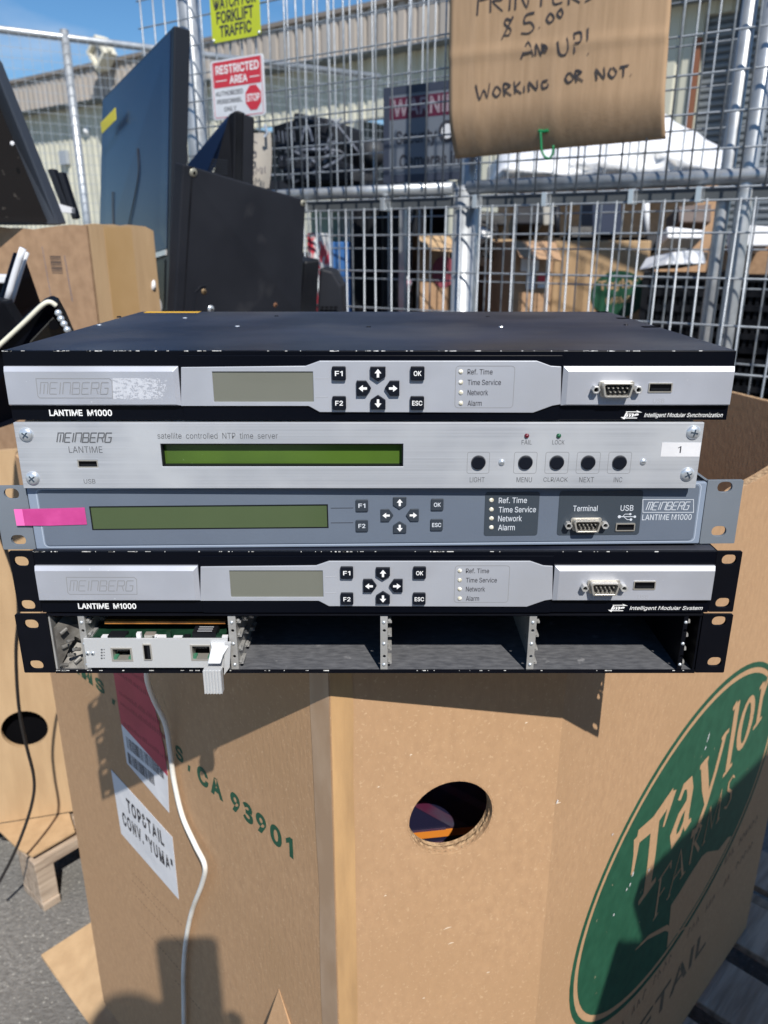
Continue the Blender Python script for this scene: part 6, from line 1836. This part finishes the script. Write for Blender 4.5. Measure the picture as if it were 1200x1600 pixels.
# tall black cases with lettering
for k, (x0, x1, top, Y, lab) in enumerate(((548, 596, 316, 2.95, 'tall black case with a beaded silver edge behind the fence'), (598, 646, 314, 2.8, 'tall black case with silver writing up its side, left of the fence post'))):
    r_, w_, h = standing('equipment_case', x0, x1, top, Y, .4, black_plastic, lab, 'case', ang=.05)
    fb = Frame(*(r_.matrix_basis.translation), .05)
    t = MB()
    if k:
        rr_ = random.Random(5)
        for j in range(16):
            p = fb.uv(640 - (j % 3), 322 + j * 4.2)
            t.ribbon([p, (p[0] + rr_.uniform(-.012, .012), p[1] - .006), (p[0] + rr_.uniform(-.012, .012), p[1] - .009)], .0035, -.002)
        t.build('silver_writing', mat('silver_print', (.45, .47, .5), .4), r_)
    else:
        for j in range(40):
            p = fb.uv(612 - j * .1 - 4, 322 + j * 3.4)
            t.box(p[0], p[0] + .009, -.003, 0, p[1] - .004, p[1])
        t.build('beaded_edge', bezel_dark, r_)
p = at(637, 442, 2.72)
mg = MB().dome(p, (0, -1, .1), .016, .014, 10).tube([p + Vector((-.006, 0, .02)), p + Vector((.004, 0, -.03))], .008, 6).build('toy_figure', mat('toy_pink', (.5, .25, .3), .5, col2=(.6, .6, .6), nscale=40, contrast=(.45, .5)), smooth=True)
tag(mg, 'small pink and white figure hanging on the tall black case', 'toy')
# blue, red and pale green plastic ware
r_, w_, h = standing('plastic_tub', 510, 548, 378, 3.0, .3, blue_m, 'blue plastic tub at the edge of the dusty panel beyond the fence', 'tub', part='tub_body')
r_, w_, h = standing('plastic_jug', 484, 512, 318, 3.6, .3, mint_m, 'pale green plastic jug behind the blue tub', 'jug', part='jug_body')
r_, w_, h = standing('plastic_sheet', 512, 540, 320, 3.7, .1, sign_white, 'white plastic sheet hanging between pale green jug and black case', 'sheet', part='sheet_body')
r_, w_, h = standing('drink_carton', 479, 493, 364, 2.45, .1, mat('red_carton', (.6, .05, .08), .5, col2=(.7, .7, .7), nscale=16, contrast=(.5, .55)), 'small red and white carton right of the dusty black panel', 'carton', part='box_body')
# black folding crates in stacks
def crate(fr, label, w_=.30, d_=.4, h=.27, group='black plastic crates beyond the fence'):
    root = empty('plastic_crate', fr, label, 'crate', group)
    for x in (-w_, w_ - .02):
        for y in (0, d_ - .02):
            MB().box(x, x + .02, y, y + .02, 0, h).build('corner_post', black_plastic, root)
    nS = 6
    for k in range(nS):
        z = .004 + k * (h - .03) / (nS - 1)
        MB().box(-w_ + .02, w_ - .02, .002, .012, z, z + .020).build('slat', black_plastic, root)
    MB().box(w_ - .012, w_ - .002, .02, d_ - .02, .0, h).build('side_wall', black_plastic, root)
    MB().box(-w_ + .002, -w_ + .012, .02, d_ - .02, .0, h).build('side_wall', black_plastic, root)
    mb = MB()
    for k in range(9):
        x = -w_ + .05 + k * (2 * w_ - .1) / 8
        mb.box(x, x + .012, .012, .018, .004, h - .006)
    mb.build('upright', black_plastic, root)
    MB().box(-w_ + .013, w_ - .013, .03, d_ - .03, .003, h - .01).build('dark_fill', dark_inside, root)  # near-black block put in to darken the see-through crate
    return root
for col, (px, Y, ang, top) in enumerate(((1066, 2.55, -.35, 420), (1176, 2.75, -.5, 424))):
    p = at(px, top, Y)
    for k in range(4):
        z = p.z - .28 * (k + 1)
        nm = ['topmost', 'second', 'third', 'lowest'][k]
        wh = ['in the stack beside the pale bin', 'in the stack at the right edge of the view'][col]
        crate(Frame(p.x, p.y, z, ang + .02 * (k % 2)), f'{nm} black slatted crate {wh}', w_=.115 if col == 0 else .135)
    # rest of the height stands on a pallet-like base
    base = MB().box(-.11, .11, 0, .4, 0, p.z - 1.12 - .002).build('base_block', wood, frame=Frame(p.x, p.y, .001, ang))
    tag(base, ['dark wooden base under the crate stack beside the pale bin', 'dark wooden base under the crate stack at the right edge'][col], 'base')
q = [(1040, 414, 2.6), (1052, 394, 2.62), (1098, 388, 2.7), (1104, 412, 2.68)]
o = MB().slab([at(*p) for p in q], .12).build('white_tray', sign_white, bevel=.004)
tag(o, 'white plastic tray lying upside down on the black crates', 'tray')
# jumble of small goods along the top
rj = random.Random(21)
jl = [
 (742, 330, 792, 352, 3.3, black_plastic, 'flat_printer', 'black flat printer above the narrow pale carton', 'printer'),
 (806, 322, 846, 350, 3.3, black_dusty, 'flat_printer', 'grey black printer above the labelled brown carton', 'printer'),
 (848, 318, 872, 352, 3.4, mat('grey_beige', (.30, .29, .26), .6), 'desktop_speaker', 'beige grey speaker behind the cartons', 'speaker'),
 (925, 300, 972, 366, 3.6, mat('navy_cloth', (.02, .03, .06), .8), 'cloth_bag', 'dark navy bag standing on the pale bin', 'bag'),
 (890, 352, 928, 372, 3.3, black_plastic, 'keyboard_tray', 'black tray lying on the back of the pale bin', 'tray'),
 (1042, 356, 1100, 372, 3.0, sign_white, 'paper_stack', 'stack of white paper between bin and crates', 'paper'),
 (1010, 366, 1046, 392, 3.1, black_dusty, 'desk_phone', 'dark desk phone at the right of the pale bin', 'phone'),
 (1060, 320, 1112, 348, 3.5, mat('brown_case', (.10, .07, .06), .6), 'wooden_case', 'dark brown case above the black crates', 'case'),
 (1160, 352, 1206, 384, 3.0, paper_white, 'paper_stack', 'white papers lying on the brown carton at the right edge', 'paper'),
 (716, 336, 742, 372, 3.2, black_plastic, 'desktop_speaker', 'black speaker right of the fence post', 'speaker'),
 (750, 352, 770, 372, 3.0, sign_white, 'cable_box', 'small white box on the narrow pale carton', 'box'),
]
for (x0, y0, x1, y1, Y, m_, nm, lab, cat) in jl:
    s_ = rj.uniform(-3, 3)
    P = [at(x0, y0 + s_, Y), at(x1, y0 - s_, Y), at(x1 - 1, y1, Y - .02), at(x0 + 1, y1, Y - .02)]
    o = MB().slab(P, rj.uniform(.12, .3)).build(nm, m_, bevel=.006)
    tag(o, lab, cat)
for (x, y0, y1, Y, r_2, m_, lab) in ((1010, 312, 366, 3.2, .012, sign_white, 'white upright tube standing behind the pale bin'), (870, 322, 372, 3.1, .012, bezel_dark, 'dark upright tube left of the pale bin')):
    o = MB().cyl(at(x, y1, Y), at(x, y0, Y), r_2, 10).build('plastic_tube', m_, smooth=True)
    tag(o, lab, 'tube')
for k in range(3):
    pts = [at(rj.uniform(748, 778), 352 + 8 * j + rj.uniform(-6, 6), 2.95 + .03 * k) for j in range(7)]
    o = MB().tube(smooth_path(pts, 4), .006, 6).build('tangled_cord', cable_black, smooth=True)
    tag(o, ['black cord nearest the fence in the tangle on the pale carton', 'black cord in the middle of the tangle on the pale carton', 'black cord at the back of the tangle on the pale carton'][k], 'cord', 'tangled black cords')
# a long bench behind that carries the jumble
tb = empty('work_table', (at(900, 372, 3.9).x, 3.9, 0), 'long dark table behind the bins inside the yard', 'table')
MB().box(-2.6, 2.4, -.3, .5, 1.20, 1.23).build('table_top', mat('table_dark', (.06, .055, .05), .7), tb)
for x in (-2.5, 2.3):
    for y in (-.25, .42):
        MB().box(x, x + .05, y, y + .05, 0, 1.2).build('leg', mat('table_dark', (.06, .055, .05), .7), tb)

# heaps of dark electronics in the upper middle
hp = [
 (424, 190, 470, 236, 3.45, 14, 'black_receiver', 'upper left black receiver in the dark heap left of the warning sign'),
 (458, 180, 512, 214, 3.5, -10, 'black_receiver', 'upper right black receiver tilted in the dark heap left of the warning sign'),
 (430, 222, 500, 246, 3.35, 6, 'black_receiver', 'middle black receiver in the dark heap left of the warning sign'),
 (484, 212, 530, 246, 3.4, -16, 'black_receiver', 'steeply tilted black receiver at the right of the dark heap'),
 (434, 244, 520, 266, 3.3, -5, 'black_receiver', 'long black receiver low in the dark heap left of the warning sign'),
 (440, 262, 548, 286, 3.2, 2, 'black_receiver', 'lowest black receiver in the dark heap left of the warning sign'),
]
for k, (x0, y0, x1, y1, Y, tl_, nm, lab) in enumerate(hp):
    P = [at(x0, y0 + tl_ / 2, Y), at(x1, y0 - tl_ / 2, Y - .1), at(x1 + tl_ * .3, y1 - tl_ / 2, Y - .1), at(x0 + tl_ * .3, y1 + tl_ / 2, Y)]
    root = empty(nm, (P[3].x, P[3].y, P[3].z), lab, 'receiver', 'black receivers heaped in the yard')
    MB().slab(P, .25).build('housing', [black_plastic, black_dusty, black_gloss][k % 3], root, frame=WORLD, bevel=.01)
    d = MB()
    rk = random.Random(k)
    for j in range(7):
        u = .08 + .125 * j + rk.uniform(-.02, .02)
        v0 = rk.uniform(.1, .4); v1 = v0 + rk.uniform(.1, .45)
        a = P[0] * (1 - u) + P[1] * u; b = P[3] * (1 - u) + P[2] * u
        wv = (P[1] - P[0]) * rk.uniform(.01, .07)
        f_ = Vector((0, -.004, 0))
        d.slab([a * (1 - v0) + b * v0 + f_, a * (1 - v0) + b * v0 + wv + f_, a * (1 - v1) + b * v1 + wv + f_, a * (1 - v1) + b * v1 + f_], .002)
    d.build('front_marking', mat('heap_grey', (.16, .18, .23), .5, col2=(.05, .055, .07), nscale=20), root, frame=WORLD)
    pts = [P[3] + Vector((rk.uniform(0, .25), -.02, rk.uniform(-.03, .12))) for _ in range(5)]
    MB().tube(smooth_path(pts, 4), .006, 6).build('cord', mat('heap_grey', (.16, .18, .23), .5), root, frame=WORLD, smooth=True)
sh = empty('storage_rack', (at(480, 290, 3.6).x, 3.5, 0), 'grey steel rack that carries the dark heap beyond the fence', 'rack')
pz_ = at(480, 288, 3.4).z
MB().box(-.35, .5, -.3, .3, pz_ - .03, pz_).build('shelf', bezel_dark, sh)
for x in (-.33, .46):
    for y in (-.28, .27):
        MB().box(x, x + .03, y, y + .03, 0, pz_ - .03).build('leg', bezel_dark, sh)
# grey lamp-like fan between heap and sign
p = at(583, 240, 3.4)
fan = empty('desk_fan', (p.x, p.y, 0), 'dark grey round fan on a pole left of the warning sign', 'fan')
MB().dome(p, (0, -1, .1), .055, .05, 16).build('fan_head', mat('fan_grey', (.035, .036, .04), .6), fan, frame=WORLD, smooth=True)
MB().cyl((p.x, p.y + .01, 0), (p.x, p.y + .01, p.z), .02, 10).build('pole', mat('fan_grey', (.035, .036, .04), .6), fan, frame=WORLD)

# white tarp over goods
tq = empty('covered_goods', (at(960, 260, 4.5).x, 4.5, 0), 'bright white tarp draped over a stack behind the cardboard sign', 'tarp')
U_, V_ = 22, 8
topl = [(786, 238), (840, 232), (900, 222), (985, 180), (1010, 178), (1040, 178), (1062, 196), (1090, 206), (1108, 222), (1120, 226), (1136, 240)]
def tl_at(t):
    x = 786 + 350 * t
    for a, b in zip(topl, topl[1:]):
        if a[0] <= x <= b[0]:
            return x, a[1] + (b[1] - a[1]) * (x - a[0]) / (b[0] - a[0])
    return topl[-1]
vs = []
for i in range(U_ + 1):
    x, y = tl_at(i / U_)
    for j in range(V_ + 1):
        v = j / V_
        yb_ = 276 - 8 * (i / U_)
        fold = .03 * sin(i * 1.9 + j * .7) + .02 * sin(i * .8 - j * 1.6)
        vs.append(at(x, y + (yb_ - y) * v, 4.55 - .35 * sin(min(1, v * 1.3) * pi / 2) + fold))
nv = len(vs)
vs += [p + Vector((0, .65 + 0 * k, -.02)) for k, p in enumerate(vs)]
fs = []
for i in range(U_):
    for j in range(V_):
        a = i * (V_ + 1) + j
        fs.append((a, a + 1, a + V_ + 2, a + V_ + 1)); fs.append((nv + a + V_ + 1, nv + a + V_ + 2, nv + a + 1, nv + a))
for i in range(U_):
    a = i * (V_ + 1); fs.append((a, a + V_ + 1, nv + a + V_ + 1, nv + a))
    a = i * (V_ + 1) + V_; fs.append((a, nv + a, nv + a + V_ + 1, a + V_ + 1))
for j in range(V_):
    fs.append((j, nv + j, nv + j + 1, j + 1)); a = U_ * (V_ + 1) + j; fs.append((a, a + 1, nv + a + 1, nv + a))
MB().add(vs, fs).build('tarp', tarp_m, tq, frame=WORLD, smooth=True)
pb_ = at(960, 276, 4.55)
MB().box(-.55, .65, 0, .5, 0, pb_.z - .005).build('goods_base', kraft_brown, tq, frame=Frame(pb_.x, pb_.y + .05, 0))

# ------------------------------------------------------------------ warehouse
p = at(300, 381, 20)
WH = Frame(p.x, p.y, 0, radians(-36))
g = WH.uv
wh = empty('warehouse', WH, 'long metal warehouse with taupe fascia and cream wall behind the fences', 'warehouse')
zf1, zf0 = g(300, 67)[1], g(300, 127)[1]
UL, UR = -9.5, 15.5
per = .23
pts, u = [], UL
while u < UR:
    pts += [(u, 0), (u + per * .62, 0), (u + per * .70, .05), (u + per * .92, .05)]
    u += per
pts += [(UR, 0), (UR, .42 + .3), (UL, .72)]
MB().prism(pts, zf0, zf1 - .05, axis='z').build('fascia', fascia_m, wh)
MB().box(UL - .05, UR + .05, -.06, .72, zf1 - .05, zf1 + .03).build('gutter', mat('gutter_taupe', (.22, .19, .165), .6), wh)
MB().box(UL, UR, .02, .42, zf0 - .03, zf0 - .002).build('soffit', shade_grey, wh)
MB().add([(UL, .3, zf1), (UR, .3, zf1), (UR, 14, zf1 + .9), (UL, 14, zf1 + .9), (UL, .3, zf1 - .04), (UR, .3, zf1 - .04), (UR, 14, zf1 + .86), (UL, 14, zf1 + .86)],
         [(0, 1, 2, 3), (7, 6, 5, 4), (0, 4, 5, 1), (1, 5, 6, 2), (2, 6, 7, 3), (3, 7, 4, 0)]).build('roof', shade_grey, wh)
def uw(px, py=250): return WH.uv(px, py, .42)[0]
def zw(px, py): return WH.uv(px, py, .42)[1]
# openings: (u0, u1, top, kind)
ops = [(uw(392, 230), uw(462, 230), zw(430, 196), 'dark'), (uw(560), uw(700), zw(620, 180), 'dark'), (uw(1094, 100), uw(1143, 100), zw(1110, 22), 'shutter'), (uw(1158, 100), uw(1158, 100) + 1.6, zw(1180, 10), 'shutter')]
cur = UL
def wall(u0, u1, z0, z1):
    pts, u = [], u0
    while u < u1 - .001:
        v = min(u + .25, u1)
        d = (v - u)
        pts += [(u, .42), (u + d * .55, .42), (u + d * .66, .455), (u + d * .9, .455)]
        u = v
    pts += [(u1, .42), (u1, .56), (u0, .56)]
    MB().prism(pts, z0, z1, axis='z').build('wall_cladding', cream, wh)
for (u0, u1, zt, kd) in ops:
    if u0 > cur: wall(cur, u0, 0, zf0 - .03)
    wall(u0, u1, zt, zf0 - .03)
    if kd == 'dark':
        d = MB().box(u0, u1, 2.4, 2.5, 0, zt + .1).build('bay_opening', dark_inside, wh)
        MB().box(u0 - .06, u0, .38, 2.4, 0, zt).build('bay_reveal', shade_grey, wh)
        MB().box(u1, u1 + .06, .38, 2.4, 0, zt).build('bay_reveal', shade_grey, wh)
    else:
        rd = MB().box(u0, u1, .60, .64, 0, zt).build('roller_door', shutter_m, wh)
        n = int(zt / .105)
        for k in range(n):
            z = zt - (k + 1) * .105
            MB().prism([(.60, z), (.552, z + .03), (.552, z + .075), (.60, z + .10)], u0, u1, axis='x').build('slat', shutter_m, rd)
    cur = u1
wall(cur, UR, 0, zf0 - .03)
MB().box(ops[2][0] - .10, ops[2][0] - .01, .36, .419, 0, zw(1088, 60)).build('rusty_jamb', mat('rusty_jamb', (.24, .095, .05), .8), wh)
MB().box(ops[2][1] + .02, ops[2][1] + .14, .34, .419, 0, zf0 - .05).build('door_jamb', mat('navy_jamb', (.05, .065, .09), .6), wh)
# left wall details: round lamp, meter box, low base rail
c_ = (uw(137, 205), zw(137, 205))
MB().dome((c_[0], .40, c_[1]), (0, -1, 0), .10, .10, 12).build('wall_lamp', print_white, wh, smooth=True)
a, b = (uw(97, 240), zw(97, 258)), (uw(108, 240), zw(108, 235))
MB().box(a[0], b[0], .30, .418, a[1], b[1]).build('meter_box', mat('meter_grey', (.35, .38, .42), .5), wh)
MB().box(uw(-40, 300), uw(158, 300), .30, .418, 0.75, .95).build('base_rail', shade_grey, wh)
# floodlight on the roof edge
fp = WH.uv(150, 112, -.25)
fl = empty('floodlight', WH.M @ Vector((fp[0], -.25, fp[1])), 'square cream floodlight on a bent arm at the warehouse roof edge', 'floodlight')
c_ = WH.uv(160, 84, -.25)
sz = .26
def rq(k, ty=radians(38)): return [(c_[0] + k * sz * (x * cos(ty) - y * sin(ty)), c_[1] + k * sz * (x * sin(ty) + y * cos(ty))) for x, y in ((-1, -1), (1, -1), (1, 1), (-1, 1))]
lm = mat('lamp_cream', (.68, .64, .52), .5)
hd = MB().prism(rq(1.0), -.16, -.45, holes=[rq(.72)]).build('lamp_housing', lm, fl, frame=WH)
MB().prism(rq(.73), -.30, -.34).build('lamp_glass', mat('lamp_glass', (.34, .33, .31), .2), hd, frame=WH)
MB().prism(rq(.98), -.08, -.159).build('lamp_back', lm, fl, frame=WH)
e_ = WH.uv(147, 92, -.25); f_ = WH.uv(147, 110, -.25)
MB().tube(smooth_path([(c_[0] - .1, -.10, c_[1] - .05), (e_[0] + .05, -.12, e_[1] + .08), (e_[0], -.1, e_[1] - .1), (f_[0], -.06, f_[1])], 5), .11, 10).build('lamp_arm', lm, fl, frame=WH, smooth=True)
cp_ = WH.uv(176, 78, -.25)
MB().dome((cp_[0] - .05, -.30, cp_[1]), (0, -1, 0), .10, .08, 10).build('sensor', lm, fl, frame=WH, smooth=True)

# ------------------------------------------------------------------ unseen goods added at the right to shape the shadow over the oval
nb = empty('cardboard_bin', (.95, -.36, 0), 'unseen cardboard bin added at the right to carry the shadow casters', 'bin')
for (x0, x1, y0, y1) in ((-.44, -.43, -.40, .40), (.43, .44, -.40, .40), (-.43, .43, -.40, -.39), (-.43, .43, .39, .40)):
    MB().box(x0, x1, y0, y1, .002, 1.06).build('side_panel', kraft, nb)
cb = empty('shipping_carton', (.75, -.14, .30), 'unseen tall brown carton added at the right to shape the shadow on the big bin', 'carton')
MB().box(-.255, .20, -.14, .10, 0, 1.03).build('carton_body', kraft_brown, cb, bevel=.004)
tv = empty('flat_television', (.9, .0, 1.36), 'unseen flat television added aslant at the right to cast the shadow over the oval', 'television')
t_ = radians(37)
def rot2(a, b): return (.505 + a * cos(t_) + b * sin(t_), 1.335 + a * sin(t_) - b * cos(t_))
tvp = [rot2(0, 0), rot2(1.05, 0), rot2(1.05, .62), rot2(0, .62)]
MB().prism(tvp, .0, .035).build('housing', bezel_dark, tv, frame=Frame(0, 0.0, 0), bevel=.004)
MB().prism([rot2(.02, .02), rot2(1.03, .02), rot2(1.03, .58), rot2(.02, .58)], -.0015, -.0005).build('screen', black_gloss, tv, frame=Frame(0, 0.0, 0))

# ------------------------------------------------------------------ the person taking the picture (behind the lens)
def skin(name, verts, edges, radii, m, parent, sub=2):
    me = bpy.data.meshes.new(name)
    me.from_pydata(verts, edges, [])
    o = bpy.data.objects.new(name, me)
    C.objects.link(o)
    if parent: o.parent = parent
    md = o.modifiers.new('skin', 'SKIN')
    for i, r in enumerate(radii):
        me.skin_vertices[0].data[i].radius = r if isinstance(r, tuple) else (r, r)
    me.skin_vertices[0].data[0].use_root = True
    o.modifiers.new('sub', 'SUBSURF').levels = sub
    o.modifiers['sub'].render_levels = sub
    me.materials.append(m)
    return o
pp = (.055, -.50, 0)
pe = empty('person', pp, 'person in a dark jacket and jeans behind the lens, holding up a phone', 'person')
# hips, waist, chest, neck, head, ; legs ; arms to the phone
V_ = [(0, 0, .95), (0, .0, 1.12), (0, -.01, 1.32), (0, -.01, 1.43), (0, .02, 1.52), (0, .03, 1.62),
      (-.10, 0, .88), (-.12, .02, .50), (-.13, 0, .09), (-.13, .14, .035),
      (.10, 0, .88), (.12, .02, .50), (.13, 0, .09), (.13, .14, .035),
      (-.18, 0, 1.37), (-.30, .20, 1.11), (-.14, .43, 1.135), (-.095, .475, 1.16),
      (.18, 0, 1.37), (.24, .18, 1.09), (.03, .43, 1.125), (-.015, .475, 1.16)]
E_ = [(0, 1), (1, 2), (2, 3), (3, 4), (4, 5), (0, 6), (6, 7), (7, 8), (8, 9), (0, 10), (10, 11), (11, 12), (12, 13), (2, 14), (14, 15), (15, 16), (16, 17), (2, 18), (18, 19), (19, 20), (20, 21)]
R_ = [(.15, .10), (.13, .09), (.15, .10), .055, .08, .085, .085, .06, .045, .035, .085, .06, .045, .035, .06, .045, .032, .036, .06, .045, .032, .036]
skin('body', V_, E_, R_, skin_m, pe)
skin('jacket', [V_[0], V_[1], V_[2], V_[14], V_[15], V_[16], V_[18], V_[19], V_[20]], [(0, 1), (1, 2), (2, 3), (3, 4), (4, 5), (2, 6), (6, 7), (7, 8)],
     [(.165, .115), (.15, .11), (.165, .115), .072, .056, .042, .072, .056, .042], jacket_m, pe)
skin('jeans', [V_[0], V_[6], V_[7], V_[8], V_[10], V_[11], V_[12]], [(0, 1), (1, 2), (2, 3), (0, 4), (4, 5), (5, 6)], [(.155, .105), .095, .072, .058, .095, .072, .058], jeans_m, pe)
hb = MB()
hb.dome((0, .0, 1.60), (0, -.25, 1), .098, .125, 20, 6)
hb.build('hair', hair_m, pe, smooth=True)
for sgn, x in ((-1, -.105), (1, -.015)):
    for k in range(4):
        z = 1.172 - k * .017
        b = Vector((x, .468, z - .004))
        skin('finger', [tuple(b), (x + (-.006 if sgn < 0 else .006), .492, z), (x + (.008 if sgn < 0 else -.008), .498, z + .002)], [(0, 1), (1, 2)], [.009, .008, .007], skin_m, pe, 1)
    skin('finger', [(x, .468, 1.165), (x + (.012 if sgn < 0 else -.012), .474, 1.185), (x + (.022 if sgn < 0 else -.022), .480, 1.197)], [(0, 1), (1, 2)], [.011, .010, .008], skin_m, pe, 1)
ph = empty('mobile_phone', (-.006, -.012, 1.135), 'phone held upright in both hands behind the lens', 'phone')
MB().prism(rrect(-.037, 0, .037, .157, .010, 4), 0, .008).build('phone_body', black_gloss, ph, bevel=.001)
MB().prism(rrect(-.034, .004, .034, .153, .008, 4), -.0006, -.0001).build('screen', screen_dark, ph)
